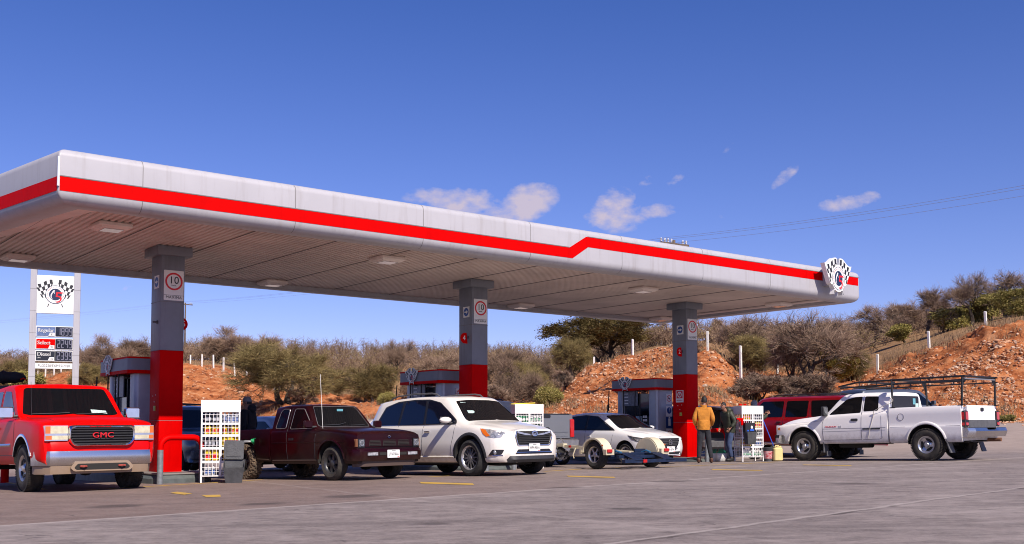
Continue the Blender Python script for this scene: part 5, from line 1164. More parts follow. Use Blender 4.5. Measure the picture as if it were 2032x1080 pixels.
def wheel(parent, x, y, R_, rim, w, style, side, tyre='tyre_dusty', rimm='alloy', steer=0.0, tread=0, camber=0):
    """wheel at axle point (x, y); side is the sign of its outer face"""
    root = sub('wheel', parent, (x, y, R_), (0, 0, steer)); M = Matrix.Rotation(-math.pi / 2 * side, 4, 'X')   # lathe axis Z -> outwards
    sw = R_ - rim
    prof = [(rim - .012, -w / 2 + .02), (rim + .01, -w / 2 + .005), (rim + sw * .5, -w / 2 - .012), (R_ - .035, -w / 2 + .01), (R_ - .008, -w / 2 + .035), (R_, -w * .2), (R_, w * .2), (R_ - .008, w / 2 - .035), (R_ - .035, w / 2 - .01), (rim + sw * .5, w / 2 + .012), (rim + .01, w / 2 - .005), (rim - .012, w / 2 - .02)]
    mb = MB(); mb.lathe(prof, 48, M)
    if tread:
        n = tread; th = .012 if tread > 60 else .022
        for i in range(n):
            a = 2 * math.pi * i / n
            for row, (z, wd, sk) in enumerate(((-w * .36, w * .26, .25), (-w * .08, w * .2, -.3), (w * .16, w * .2, .3), (w * .38, w * .24, -.25))):
                aa = a + (.5 * 2 * math.pi / n if row % 2 else 0)
                mb.box((R_ - th * .4, 0, 0), (th * 2, 2 * math.pi * R_ / n * .55, wd), M @ Matrix.Rotation(aa, 4, 'Z') @ Matrix.Translation((0, 0, z)) @ Matrix.Rotation(sk, 4, 'X'))
            if tread <= 60:
                mb.box((R_ - .045, 0, w / 2 - .005), (.07, 2 * math.pi * R_ / n * .4, .03), M @ Matrix.Rotation(a, 4, 'Z'))
    else:
        for z in (-w * .25, -w * .02, w * .2): mb.lathe([(R_ + .0015, z - .006), (R_ + .003, z), (R_ + .0015, z + .006)], 48, M)
    mb.build('tyre', tyre, root, smooth=math.radians(35))
    rb = MB(); dz = w / 2
    rb.lathe([(rim - .004, -dz + .02), (rim - .02, -dz + .03), (rim - .035, 0), (rim - .03, dz - .05), (rim - .012, dz - .018), (rim + .004, dz - .008), (rim + .006, dz - .02)], 40, M)
    if style == 'spokes5':
        for i in range(5):
            a = 2 * math.pi * i / 5 + .3; rb.box((rim * .52, 0, dz - .055), (rim * .86, .052, .03), M @ Matrix.Rotation(a, 4, 'Z'), tap=.8)
        rb.lathe([(0, dz - .03), (.055, dz - .032), (.07, dz - .05), (.07, dz - .1)], 20, M)
    elif style == 'spokes6':
        for i in range(6):
            a = 2 * math.pi * i / 6 + .2; rb.box((rim * .55, 0, dz - .06), (rim * .82, .085, .035), M @ Matrix.Rotation(a, 4, 'Z'), tap=.7)
        rb.lathe([(0, dz - .02), (.05, dz - .022), (.085, dz - .05), (.085, dz - .1)], 20, M)
    elif style == 'spokes12':
        for i in range(12):
            a = 2 * math.pi * i / 12; rb.box((rim * .56, .012, dz - .045), (rim * .84, .016, .02), M @ Matrix.Rotation(a, 4, 'Z')); rb.box((rim * .56, -.012, dz - .045), (rim * .84, .016, .02), M @ Matrix.Rotation(a + .12, 4, 'Z'))
        rb.lathe([(0, dz - .03), (.04, dz - .03), (.06, dz - .05), (.06, dz - .1)], 20, M)
    elif style == 'dish3':                     # deep dish with three broad kidney openings
        rb.lathe([(.0, dz - .01), (.05, dz - .012), (.065, dz - .03), (.075, dz - .06), (rim * .5, dz - .075), (rim * .72, dz - .05), (rim - .03, dz - .05)], 36, M)
    elif style == 'dish5':
        rb.lathe([(.0, dz + .0), (.045, dz - .002), (.055, dz - .02), (.08, dz - .045), (rim * .62, dz - .035), (rim * .8, dz - .06), (rim - .03, dz - .06)], 36, M)
    rb.build('rim', rimm, root, smooth=math.radians(40))
    db = MB(); db.lathe([(0, dz - .13), (rim - .03, dz - .13)], 32, M)
    if style in ('dish3', 'dish5'):
        n = 3 if style == 'dish3' else 5; hz = dz - .057 if n == 3 else dz - .033
        for i in range(n):
            a0 = 2 * math.pi * i / n; ra, rb_ = (rim * .46, rim * .76) if n == 3 else (rim * .50, rim * .74); sp_ = .72 if n == 3 else .36
            pin = [(ra * math.cos(a0 + t), ra * math.sin(a0 + t)) for t in [(-.6 + 1.2 * j / 8) * sp_ for j in range(9)]]; pout = [(rb_ * math.cos(a0 + t), rb_ * math.sin(a0 + t)) for t in [(1 - 2 * j / 8) * sp_ for j in range(9)]]
            db.prism(pin + pout, .012, M @ Matrix.Translation((0, 0, hz)))
    db.build('wheel_recess', 'underbody', root)
    return root
def person_plate(parent, M, txt, w=.31, h=.155):
    mb = MB(); mb.rbox((0, 0, 0), (w, h, .008), .012, M=M); p = mb.build('licence_plate', 'plate_white', parent)
    mb = MB(); mb.text(txt, h * .52, M @ Matrix.Translation((0, -.008, .0055)), .0008, xs=.66); mb.text('SONORA', h * .15, M @ Matrix.Translation((0, h * .37, .0055)), .0008); mb.build('lettering', 'ink_black', p)
    mb = MB(); mb.box((w * .38, -h * .40, .0055), (w * .15, h * .1, .001), M); mb.build('red_mark', 'ink_red', p); return p
def mirror(parent, S_, side, x, z, m, shape='car', out=.16, size=(.12, .22, .17), y=None):
    p, n = S_.hit(side, x, z); yy = (abs(p.y) if p is not None else .8) if y is None else y
    c = Vector((x, side * (yy + out), z + .03)); mb = MB()
    if shape == 'car':
        k = 10; mb.sphere(c, (size[0] * .62, size[1] * .56, size[2] * .40), 16)
        mb.v = [Vector((min(v.x, c.x + size[0] * .6) if v.x > c.x - size[0] * .2 else c.x - size[0] * .2, v.y, v.z)) for v in mb.v]
    else: mb.rbox(c, size, .035, ax='X')
    o = mb.build('mirror', m, parent, smooth=SM)
    mb = MB(); mb.cyl((x + .02, side * (yy - .03), z - .03), (c.x, c.y - side * size[1] * .3, c.z - size[2] * .35), .03, 8, .025); mb.build('mirror_arm', 'black_plastic', o)
    mb = MB(); mb.box((c.x - size[0] * .5 if shape != 'car' else c.x - size[0] * .2 - .003, c.y, c.z), (.006, size[1] * .84, size[2] * .8)); mb.build('mirror_glass', 'lamp_dark', o)
    return o
def place(nf, side, half, a_fwd):
    """axle centre from the near front wheel contact point; a_fwd is the heading angle"""
    fwd = Vector((math.cos(a_fwd), math.sin(a_fwd), 0)); left = Vector((-fwd.y, fwd.x, 0)); c = Vector((nf[0], nf[1], 0)) - left * side * half
    mid = c - fwd * 1.6; e = .8; gz = lambda p: hgt(p.x, p.y)
    z = gz(c); nx = -(hgt(c.x + e, c.y) - hgt(c.x - e, c.y)) / (2 * e); ny = -(hgt(c.x, c.y + e) - hgt(c.x, c.y - e)) / (2 * e)
    return Vector((c.x, c.y, z)), Vector((nx, ny, 1)).normalized(), a_fwd
def vehicle(name, label, cat, nf, side, half, a_fwd, scale=None):
    c, up, a = place(nf, side, half, a_fwd); t = thing(name, label, cat, c, a, up=up)
    if scale: t.scale = scale
    bpy.context.view_layer.update(); return t
def wiper(parent, S_, pts, r=.008):
    return S_.line('wiper', 'F', pts, 'black_plastic', parent, r=r, off=.035)
def arch_trim(parent, S_, side, cx, cz, r, m, w=.05, t=.02, a0=5, a1=175, name='arch_trim'):
    mb = MB(); pts = []
    n = 20; vs = []
    for i in range(n + 1):
        a = math.radians(a0 + (a1 - a0) * i / n); 
        for rr_, o_ in ((r - .004, -.03), (r - .004, t), (r + w * .5, t * 1.25), (r + w, .004), (r + w, -.03)):
            x, z = cx + rr_ * math.cos(a), cz + rr_ * math.sin(a); xb, zb = cx + (r + .012) * math.cos(a), cz + (r + .012) * math.sin(a)
            p, nn = S_.hit(side, xb if rr_ < r + .01 else x, zb if rr_ < r + .01 else z); y = side * abs(p.y) if p is not None and abs(p.y) > .5 else (vs[-1][1] - side * (0) if vs else side * .85)
            if p is None or abs(p.y) <= .5: y0 = y
            else: y0 = y + side * o_
            vs.append((x, y0, z))
    k = 5; mb.add(vs, [(i * k + j, i * k + j + 1, (i + 1) * k + j + 1, (i + 1) * k + j) for i in range(n) for j in range(k - 1)])
    return mb.build(name, m, parent, smooth=math.radians(50))
def underframe(parent, x0, x1, z, w=.5, m='underbody'):
    mb = MB(); mb.box(((x0 + x1) / 2, .42, z), (x1 - x0, .09, .14)); mb.box(((x0 + x1) / 2, -.42, z), (x1 - x0, .09, .14))
    for x in (x0 + .3, (x0 + x1) / 2, x1 - .3): mb.box((x, 0, z), (.1, .84, .1))
    mb.cyl((x0 + .2, .15, z - .05), (x1 - .4, .05, z + .02), .045, 8); mb.box(((x0 + x1) / 2 + .2, 0, z + .02), (.8, .4, .22)); return mb.build('chassis', m, parent)
def axle(parent, x, z, half, m='underbody'):
    mb = MB(); mb.cyl((x, -half, z), (x, half, z), .045, 10); mb.sphere((x, .08, z), (.15, .15, .14), 12); mb.box((x, half - .28, z + .1), (.6, .07, .05)); mb.box((x, -half + .28, z + .1), (.6, .07, .05)); return mb.build('axle', m, parent)
def bed(parent, x0, x1, w, zf, zr, zb, m, ax_x, R_arch, side_rows=None, gate=True, wall=.07):
    """open cargo box between x0 (tail) and x1 (front)"""
    rows = [(0, zb + .05), (w * .90, zb + .04), (w * .95, zb), (w, zb + .12), (w, (zb + zr) / 2), (w * .992, zr - .12), (w * .965, zr - .015), (w * .955, zr), (w * .955 - wall, zr), (w * .95 - wall, zr - .02), (w * .95 - wall, zf + .02), (w * .94 - wall, zf), (0, zf)]
    if side_rows: rows = side_rows
    o, bv = loft('bed', parent, rows, m, x0, x1, .15, 2, cuts=[(ax_x, .42, R_arch, 0)])
    for s in (-1, 1):                         # wheel house shells seen through the arches
        mb = MB(); n = 16; vs = []
        for i in range(n + 1):
            a = math.pi * i / n
            for y in (.50, w * .93): vs.append((ax_x + (R_arch + .006) * math.cos(a), s * y, .42 + (R_arch + .006) * math.sin(a)))
        mb.add(vs, [(2 * i, 2 * i + 1, 2 * i + 3, 2 * i + 2) for i in range(n)]); q = [(ax_x + (R_arch + .006) * math.cos(math.pi * i / n), s * .50, .42 + (R_arch + .006) * math.sin(math.pi * i / n)) for i in range(n + 1)]; mb.add(q, [tuple(range(n + 1))]); mb.build('wheel_house', 'underbody', parent)
    return o, Surf(bv)

# ---------------- 1. red pickup with chrome face
def red_pickup():
    red = paint('red_paint', (.62, .0, .0), dirt=(DUST, .34, .60, .55), rough=.40, coat=.06, spec=.18)
    t = vehicle('pickup_truck', 'bright red pickup with a wide chrome grille parked at the first pump', 'pickup truck', (-8.28, 17.86), -1, .97, math.radians(-90) + .70)
    W = .985; R_ = .40
    rows = [(0, .52), (.76, .50), ([(-2.4, .93), (.5, .93), (.95, .86)], .46), ([(-2.4, W - .01), (.55, W - .01), (.90, .93), (1.0, .84)], [(-2.4, .60), (1, .56)]),
            ([(-2.4, W), (.5, W), (.86, .95), (.99, .90)], .80), ([(-2.4, W), (.5, .985), (.84, .95), (.99, .89)], .98),
            ([(-2.4, .965), (-.1, .965), (.5, .955), (.82, .92), (.97, .85)], [(-2.4, 1.22), (-.2, 1.20), (.5, 1.16), (.86, 1.12), (.96, 1.08)]),
            ([(-2.4, .93), (-1.3, .92), (-.42, .90), (-.30, .90), (.5, .86), (.84, .85), (.97, .79)], [(-2.4, 1.27), (-.45, 1.25), (-.2, 1.235), (.5, 1.20), (.84, 1.145), (.95, 1.09)]),
            ([(-2.4, .82), (-1.6, .825), (-1.15, .82), (-.42, .90), (-.3, .84), (.5, .74), (.95, .70)], [(-2.4, 1.80), (-1.6, 1.83), (-1.12, 1.82), (-.40, 1.27), (-.28, 1.25), (.5, 1.225), (.84, 1.165), (.95, 1.10)]),
            ([(-2.4, .66), (-1.12, .68), (-.4, .74), (.95, .5)], [(-2.4, 1.87), (-1.6, 1.90), (-1.10, 1.88), (-.39, 1.28), (-.25, 1.27), (.5, 1.245), (.86, 1.175), (.96, 1.105)]),
            (0, [(-2.4, 1.89), (-1.6, 1.92), (-1.08, 1.905), (-.36, 1.30), (-.22, 1.285), (.5, 1.26), (.88, 1.18), (.97, 1.11)])]
    body, bv = loft('body', t, rows, red, -2.4, .97, .06, 3, cuts=[(0, .44, .50, 0)]); S_ = Surf(bv)
    # cabin rear and bed
    b, SB = bed(t, -4.75, -2.46, W, .75, 1.33, .52, red, -3.64, .50)
    S_.screen('windshield', 'F', [(-.83, 1.315), (.83, 1.315), (.70, 1.815), (-.70, 1.815)], 'glass_dark', t, r=.06)
    mb = MB(); mb.box((-.93, 0, 1.70), (.012, .20, .055)); mb.build('mirror_sticker', mat('sticker_aqua', (.12, .34, .40), .4), t)
    S_.patch('windshield_decal', 'F', [(.34, 1.36), (.62, 1.345), (.61, 1.40), (.34, 1.425)], mat('decal_pale', (.45, .60, .56), .5, var=.4, vscale=60), t, off=.03)
    for s in (-1, 1):
        S_.patch('door_window', s, [(-1.53, 1.28), (-.62, 1.28), (-.70, 1.34), (-1.18, 1.76), (-1.53, 1.78)], 'glass_blue', t, r=.05)
        S_.patch('rear_quarter_window', s, [(-2.25, 1.29), (-1.66, 1.28), (-1.66, 1.78), (-2.05, 1.78), (-2.2, 1.72)], 'glass_blue', t, r=.06)
        S_.line('door_seam', s, [(-1.60, 1.80), (-1.60, .62), (-.50, .62), (-.46, 1.0), (-.50, 1.26)], 'ink_black', t, r=.005)
        S_.line('belt_moulding', s, [(-2.3, .80), (-.60, .80)], 'chrome_dirty', t, r=.028, off=.004)
        S_.line('door_handle', s, [(-1.52, 1.10), (-1.36, 1.10)], 'black_plastic', t, r=.02, off=.012)
        arch_trim(t, S_, s, 0, .44, .50, 'chrome', w=.045, t=.012, a0=18, a1=162)
        mirror(t, S_, s, -.58, 1.33, 'chrome', shape='box', out=.20, size=(.15, .26, .20))
    S_.line('hood_seam', 'T', [(-.36, -.80), (.4, -.77), (.78, -.70)], 'ink_black', t, r=.004); S_.line('hood_seam', 'T', [(-.36, .80), (.4, .77), (.78, .70)], 'ink_black', t, r=.004)
    # face: headlamps, grille
    for s in (-1, 1):
        def lamp(nm, y0, y1, z0, z1, m, x=.975, bend=.045):
            x += .075
            mb = MB(); n = 6; vs = []
            for i in range(n + 1):
                y = y0 + (y1 - y0) * i / n; xx = x - bend * max(0, (y - .62) / .3) ** 1.7; vs += [(xx + .012, s * y, z0), (xx + .012, s * y, z1), (xx - .1, s * y, z1), (xx - .1, s * y, z0)]
            mb.add(vs, [(i * 4 + j, i * 4 + (j + 1) % 4, (i + 1) * 4 + (j + 1) % 4, (i + 1) * 4 + j) for i in range(n) for j in range(4)] + [(0, 1, 2, 3), (n * 4, n * 4 + 1, n * 4 + 2, n * 4 + 3)])
            return mb.build(nm, m, t, smooth=math.radians(25))
        lamp('headlamp_surround', .545, .90, .845, 1.095, 'chrome', x=.955)
        lamp('headlight', .555, .82, .965, 1.085, 'lamp_yellowed', x=.972); lamp('side_marker', .822, .892, .965, 1.085, 'lamp_amber', x=.972)
        lamp('turn_signal', .555, .80, .865, .93, 'lamp_yellowed', x=.972); lamp('turn_signal', .802, .89, .865, .93, 'lamp_amber', x=.972)
    G = [(-.545, 1.10), (.545, 1.10), (.545, .85), (.46, .745), (-.46, .745), (-.545, .85)]
    mb = MB(); out = rounded([(y, z) for y, z in G], .09, 5); cen = (0, .92); inn = [(cen[0] + (y - cen[0]) * .925, cen[1] + (z - cen[1]) * .80) for y, z in out]; n = len(out)
    def yz(p, x): return (x, p[0], p[1])
    mb.add([yz(p, .90) for p in out] + [yz(p, 1.095) for p in out] + [yz(((a[0] + b_[0]) / 2, (a[1] + b_[1]) / 2), 1.125) for a, b_ in zip(out, inn)] + [yz(p, 1.105) for p in inn] + [yz(p, 1.03) for p in inn], [(k * n + i, k * n + (i + 1) % n, (k + 1) * n + (i + 1) % n, (k + 1) * n + i) for k in range(4) for i in range(n)])
    gr = mb.build('grille', 'chrome', t, smooth=math.radians(40))
    mb = MB(); mb.add([yz(p, 1.072) for p in inn], [tuple(range(n))]); mb.build('grille_mesh', 'underbody', gr)
    mb = MB()
    for i in range(7): z = .79 + i * .043; mb.box((1.086, 0, z), (.025, 1.0 - (.08 if i < 2 else 0), .014))
    mb.build('grille_bar', 'black_plastic', gr)
    mb = MB(); mb.text('GMC', .125, face_m((1.10, 0, .93), (0, 1, 0), (0, 0, 1)), .012, xs=1.25, space=1.05); mb.build('lettering', 'ink_red', gr)
    # painted strip, chrome bumper with cut-out valance
    def bar(nm, prof, m, hw=.975, n=26, wrap=.42, ins=0.0):
        """profile (x, z) swept across the front and wrapped round the corners"""
        mb = MB(); vs = []; k = len(prof)
        for i in range(n + 1):
            u_ = -1 + 2 * i / n; au = abs(u_); y = u_ * hw; back = wrap * max(0, (au - .80) / .20) ** 2 + .05 * au * au
            for x, z in prof: vs.append((x - back, y, z))
        mb.add(vs, [(i * k + j, i * k + (j + 1) % k, (i + 1) * k + (j + 1) % k, (i + 1) * k + j) for i in range(n) for j in range(k)] + [tuple(range(k)), tuple(range(n * k, n * k + k))]); return mb.build(nm, m, t, smooth=math.radians(28))
    bar('painted_filler', [(.90, .67), (1.06, .68), (1.065, .76), (1.03, .845), (.90, .845)], 'red_paint', hw=.955, wrap=.20)
    cb = bar('bumper', [(.90, .44), (1.06, .44), (1.085, .50), (1.09, .60), (1.075, .675), (1.04, .685), (.90, .68)], 'chrome_dirty', wrap=.34)
    bar('bumper_valance', [(.90, .31), (1.03, .30), (1.06, .435), (.90, .435)], mat('dusty_trim', (.30, .22, .16), .6, dirt=(DUST, .2, .6, 1)), wrap=.34, hw=.95)
    mb = MB(); mb.prism(rounded([(-.52, .40), (-.44, .50), (.44, .50), (.52, .40), (.46, .34), (-.46, .34)], .03), .03, face_m((1.065, 0, 0), (0, 1, 0), (0, 0, 1))); fr = mb.build('valance_frame', 'dusty_trim', t)
    mb = MB(); mb.prism(rounded([(-.46, .40), (-.40, .465), (.40, .465), (.46, .40), (.42, .365), (-.42, .365)], .02), .01, face_m((1.09, 0, 0), (0, 1, 0), (0, 0, 1))); mb.build('opening', 'underbody', fr)
    for s in (-1, 1):
        mb = MB(); mb.tube([(.98, s * .36, .42), (1.13, s * .36, .42), (1.15, s * .31, .42), (1.12, s * .27, .42), (1.0, s * .27, .42)], .016, 8); mb.build('tow_hook', mat('hook_red', (.35, .06, .04), .6), t, smooth=SM)
        wheel(t, 0, s * .84, R_, .215, .26, 'dish5', s, rimm='alloy', steer=0, tread=64); wheel(t, -3.64, s * .84, R_, .215, .26, 'dish5', s, tread=64)
    axle(t, 0, .38, .7); axle(t, -3.64, .38, .7); underframe(t, -4.6, .8, .52)
    mb = MB(); mb.tube([(-.45, -.70, 1.31), (-.46, -.71, 1.9)], .004, 5); mb.build('antenna', 'black_plastic', t)
    for pts in ([(-.70, 1.335), (-.25, 1.35), (-.05, 1.365)], [(.05, 1.335), (.45, 1.352), (.62, 1.36)]): wiper(t, S_, pts)
    mb = MB(); mb.box((-4.78, 0, 1.02), (.06, 1.84, .56)); mb.build('tailgate', red, t, bevel=.01)
    mb = MB(); mb.box((-4.95, 0, .62), (.16, 1.8, .18)); mb.build('rear_bumper', 'chrome', t, bevel=.02)
    return t
red_pickup()

# ---------------- 2. dark maroon compact pickup
def maroon_pickup():
    mr = mat('maroon_paint', (.010, .0005, .0015), .32, coat=.12, spec=.2, col2=(.020, .001, .003), vscale=2.2, dirt=((.07, .045, .032), .24, .62, .5))
    t = vehicle('pickup_truck', 'old dark maroon extended-cab pickup with square headlights, second from the left', 'pickup truck', (-3.52, 20.50), -1, .80, math.radians(-90) + .82)
    W = .815; R_ = .335
    rows = [(0, .36), (.62, .34), ([(-2.0, .76), (.4, .76), (.78, .74)], .33), ([(-2, W - .02), (.55, W - .02), (.80, .775)], .42), ([(-2, W), (.5, W), (.80, .79)], .62), ([(-2, W), (.5, W), (.80, .79)], [(-2, .80), (.8, .78)]),
            ([(-2, .80), (.4, .80), (.80, .775)], [(-2, .97), (-.35, .97), (.3, .93), (.70, .885), (.80, .86)]), ([(-2, .775), (-.5, .77), (.3, .76), (.80, .745)], [(-2, 1.01), (-.42, 1.005), (.3, .965), (.70, .915), (.80, .875)]),
            ([(-2, .64), (-1.6, .645), (-1.02, .64), (-.52, .74), (-.40, .70), (.3, .66), (.80, .65)], [(-2, 1.45), (-1.6, 1.485), (-1.02, 1.47), (-.50, 1.03), (-.40, 1.02), (.3, .985), (.70, .93), (.80, .885)]),
            ([(-2, .5), (-1.0, .5), (-.5, .55), (.80, .45)], [(-2, 1.51), (-1.6, 1.53), (-1.0, 1.51), (-.49, 1.04), (-.38, 1.03), (.3, .995), (.70, .94), (.80, .89)]),
            (0, [(-2, 1.52), (-1.6, 1.545), (-.98, 1.525), (-.47, 1.05), (-.36, 1.04), (.3, 1.005), (.72, .945), (.80, .895)])]
    body, bv = loft('body', t, rows, mr, -2.0, .80, .06, 3, cuts=[(0, .36, .42, 0)]); S_ = Surf(bv)
    b, SB = bed(t, -3.92, -2.03, W, .62, 1.05, .38, mr, -2.95, .43, wall=.05)
    S_.screen('windshield', 'F', [(-.64, 1.075), (.64, 1.075), (.52, 1.47), (-.52, 1.47)], 'glass_dark', t, r=.05)
    S_.line('windshield_trim', 'F', rounded([(-.65, 1.065), (.65, 1.065), (.53, 1.48), (-.53, 1.48)], .05), 'grey_plastic', t, r=.008, closed=True)
    mb = MB(); mb.box((-.79, .05, 1.405), (.01, .15, .045)); mb.build('mirror_sticker', 'sticker_aqua', t)
    # through-glass glimpse of the steering wheel rim and dash
    for s in (-1, 1):
        dw = [(-1.36, 1.03), (-.60, 1.03), (-.66, 1.09), (-1.02, 1.43), (-1.32, 1.44)]; qw = [(-1.88, 1.05), (-1.52, 1.05), (-1.50, 1.44), (-1.72, 1.45), (-1.80, 1.40)]
        S_.patch('door_window', s, dw, 'glass_dark', t, r=.04); S_.line('window_trim', s, rounded(dw, .04), mat('trim_pale', (.30, .27, .26), .35, .6), t, r=.009, closed=True)
        S_.patch('rear_quarter_window', s, qw, 'glass_blue', t, r=.04); S_.line('window_trim', s, rounded(qw, .04), 'trim_pale', t, r=.009, closed=True)
        S_.line('door_seam', s, [(-1.42, 1.46), (-1.45, .95), (-1.42, .42), (-.50, .42), (-.47, .9), (-.50, 1.0)], 'ink_black', t, r=.005)
        S_.line('crease_line', s, [(-1.95, .76), (-.46, .755), (.45, .75)], 'maroon_paint', t, r=.008)
        S_.line('sill_moulding', s, [(-1.95, .40), (-.45, .40)], mat('sill_dull', (.09, .06, .05), .6), t, r=.010)
        SB.line('sill_moulding', s, [(-2.5, .43), (-2.1, .42)], 'sill_dull', t, r=.008)
        S_.patch('door_handle', s, [(-1.36, .80), (-1.20, .80), (-1.20, .85), (-1.36, .85)], 'ink_black', t, off=.012)
        mirror(t, S_, s, -.60, 1.08, mr, shape='box', out=.15, size=(.07, .20, .15))
        arch_trim(t, S_, s, 0, .36, .42, mr, w=.03, t=.012, a0=8, a1=172, name='arch_lip')
        mb = MB(); mb.box((.765, s * .69, .715), (.11, .155, .165)); mb.build('headlamp_recess', 'ink_black', t)
        mb = MB(); mb.rbox((.822, s * .69, .715), (.02, .13, .135), .012, ax='X'); mb.build('headlight', 'lamp_dark', t); mb = MB(); mb.tube([(.836, s * .69 + .045 * math.cos(a), .715 + .052 * math.sin(a)) for a in [2 * math.pi * i / 16 for i in range(16)]], .007, 5, closed=True); mb.build('lamp_ring', 'lamp_clear', t)
        mb = MB(); mb.box((.755, s * .785, .72), (.11, .022, .15)); mb.build('corner_lamp', mat('lamp_smoky_amber', (.30, .13, .06), .25, coat=.6), t, bevel=.004)
        wheel(t, 0, s * .70, R_, .20, .21, 'spokes6', s, rimm='alloy_black')
        wheel(t, -2.95, s * .73, .365, .20, .26, 'spokes6', s, tyre='tyre_muddy', rimm='alloy_black', tread=26)
    # grille in three framed sections
    mb = MB(); mb.box((.80, 0, .715), (.04, 1.20, .155)); gr = mb.build('grille', mr, t, bevel=.008)
    for y, w in ((-.36, .30), (0, .34), (.36, .30)):
        mb = MB(); mb.prism(rounded([(-w / 2, -.055), (w / 2, -.055), (w / 2 - .02, .055), (-w / 2 + .02, .055)], .012), .004, face_m((.821, y, .715), (0, 1, 0), (0, 0, 1))); o = mb.build('grille_section', 'underbody', gr)
        mb = MB()
        for i in range(4): mb.box((.828, y, .675 + i * .027), (.008, w - .04, .007))
        mb.build('grille_bar', mr, o)
    mb = MB(); mb.tube([(.815, .03 * math.cos(a), .835 + .02 * math.sin(a)) for a in [2 * math.pi * i / 14 for i in range(14)]], .005, 5, closed=True); mb.build('badge', 'chrome', t)
    # bumper
    def bar(nm, prof, m, hw, wrap=.16, n=24):
        mb = MB(); vs = []; k = len(prof)
        for i in range(n + 1):
            u_ = -1 + 2 * i / n; au = abs(u_); back = wrap * max(0, (au - .86) / .14) ** 2 + .03 * au * au
            for x, z in prof: vs.append((x - back, u_ * hw, z))
        mb.add(vs, [(i * k + j, i * k + (j + 1) % k, (i + 1) * k + (j + 1) % k, (i + 1) * k + j) for i in range(n) for j in range(k)] + [tuple(range(k)), tuple(range(n * k, n * k + k))]); return mb.build(nm, m, t, smooth=math.radians(28))
    bp = bar('bumper', [(.74, .38), (.90, .375), (.93, .44), (.93, .555), (.90, .595), (.74, .60)], mr, .835)
    for y0, y1, m in ((-.62, -.38, 'lamp_clear'), (.62, .38, 'lamp_clear'), (-.34, -.17, 'underbody'), (.34, .17, 'underbody')):
        mb = MB(); mb.box((.925, (y0 + y1) / 2, .505), (.02, abs(y1 - y0), .055)); mb.build('fog_lamp' if m == 'lamp_clear' else 'bumper_slot', 'lamp_smoky_amber' if False else m, bp)
    bar('bumper_valance', [(.70, .26), (.84, .27), (.86, .372), (.70, .372)], 'sill_dull', .72, wrap=.1)
    person_plate(bp, face_m((.942, 0, .50), (0, 1, 0), (0, 0, 1)), 'UY-0748-A')
    axle(t, 0, .32, .6); axle(t, -2.95, .34, .62); underframe(t, -3.8, .6, .40)
    mb = MB(); mb.tube([(-.42, -.66, 1.0), (-.44, -.68, 1.72), (-.45, -.69, 2.1)], .005, 5); mb.build('antenna', 'post_white', t)
    for pts in ([(-.55, 1.09), (-.15, 1.105), (.02, 1.14)], [(.12, 1.09), (.5, 1.10)]): wiper(t, S_, pts)
    # fuel flap open and nozzle with a green guard in the filler
    p, _ = SB.hit(-1, -2.52, .78)
    mb = MB(); mb.box((-2.36, -W - .09, .78), (.18, .012, .16), Matrix.Identity(4)); fl = mb.build('fuel_flap', mr, t)
    mb = MB(); mb.box((-3.96, 0, .80), (.05, 1.5, .40)); mb.build('tailgate', mr, t); mb = MB(); mb.box((-4.05, 0, .50), (.12, 1.5, .12)); mb.build('rear_bumper', 'chrome', t)
    return t, W
MAROON, _w = maroon_pickup()
mat('nozzle_green', (.01, .28, .10), .4)
def fill_nozzle():
    bpy.context.view_layer.update(); Mw = MAROON.matrix_world; c = Mw @ Vector((-2.56, -.83, .80))
    t = thing('fuel_nozzle', 'fuel nozzle with a green splash guard stuck in the maroon pickup filler', 'fuel nozzle', c, MAROON.matrix_world.to_euler().z)
    mb = MB(); mb.lathe([(.02, 0), (.075, .0), (.045, .05), (.03, .09)], 16, Matrix.Rotation(math.radians(75), 4, 'X') @ Matrix.Rotation(-.3, 4, 'Y')); mb.build('splash_guard', 'nozzle_green', t, smooth=SM)
    mb = MB(); mb.tube([(0, -.05, .0), (-.08, -.16, .0), (-.26, -.26, -.05), (-.36, -.27, -.10)], .03, 8, rr=[.02, .03, .035, .025]); mb.build('nozzle_body', mat('nozzle_metal', (.35, .36, .38), .4, .6), t, smooth=SM)
    mb = MB(); mb.tube([(-.10, -.2, -.03), (-.18, -.24, -.11), (-.32, -.27, -.13)], .011, 6); mb.build('lever', 'black_plastic', t)
    mb = MB(); mb.tube([(-.36, -.27, -.10), (-.5, -.25, -.2), (-.75, -.1, -.45), (-1.0, .05, -.6), (-1.5, .1, -.72)], .02, 7); mb.build('hose', 'black_rubber', t, smooth=SM)
fill_nozzle()

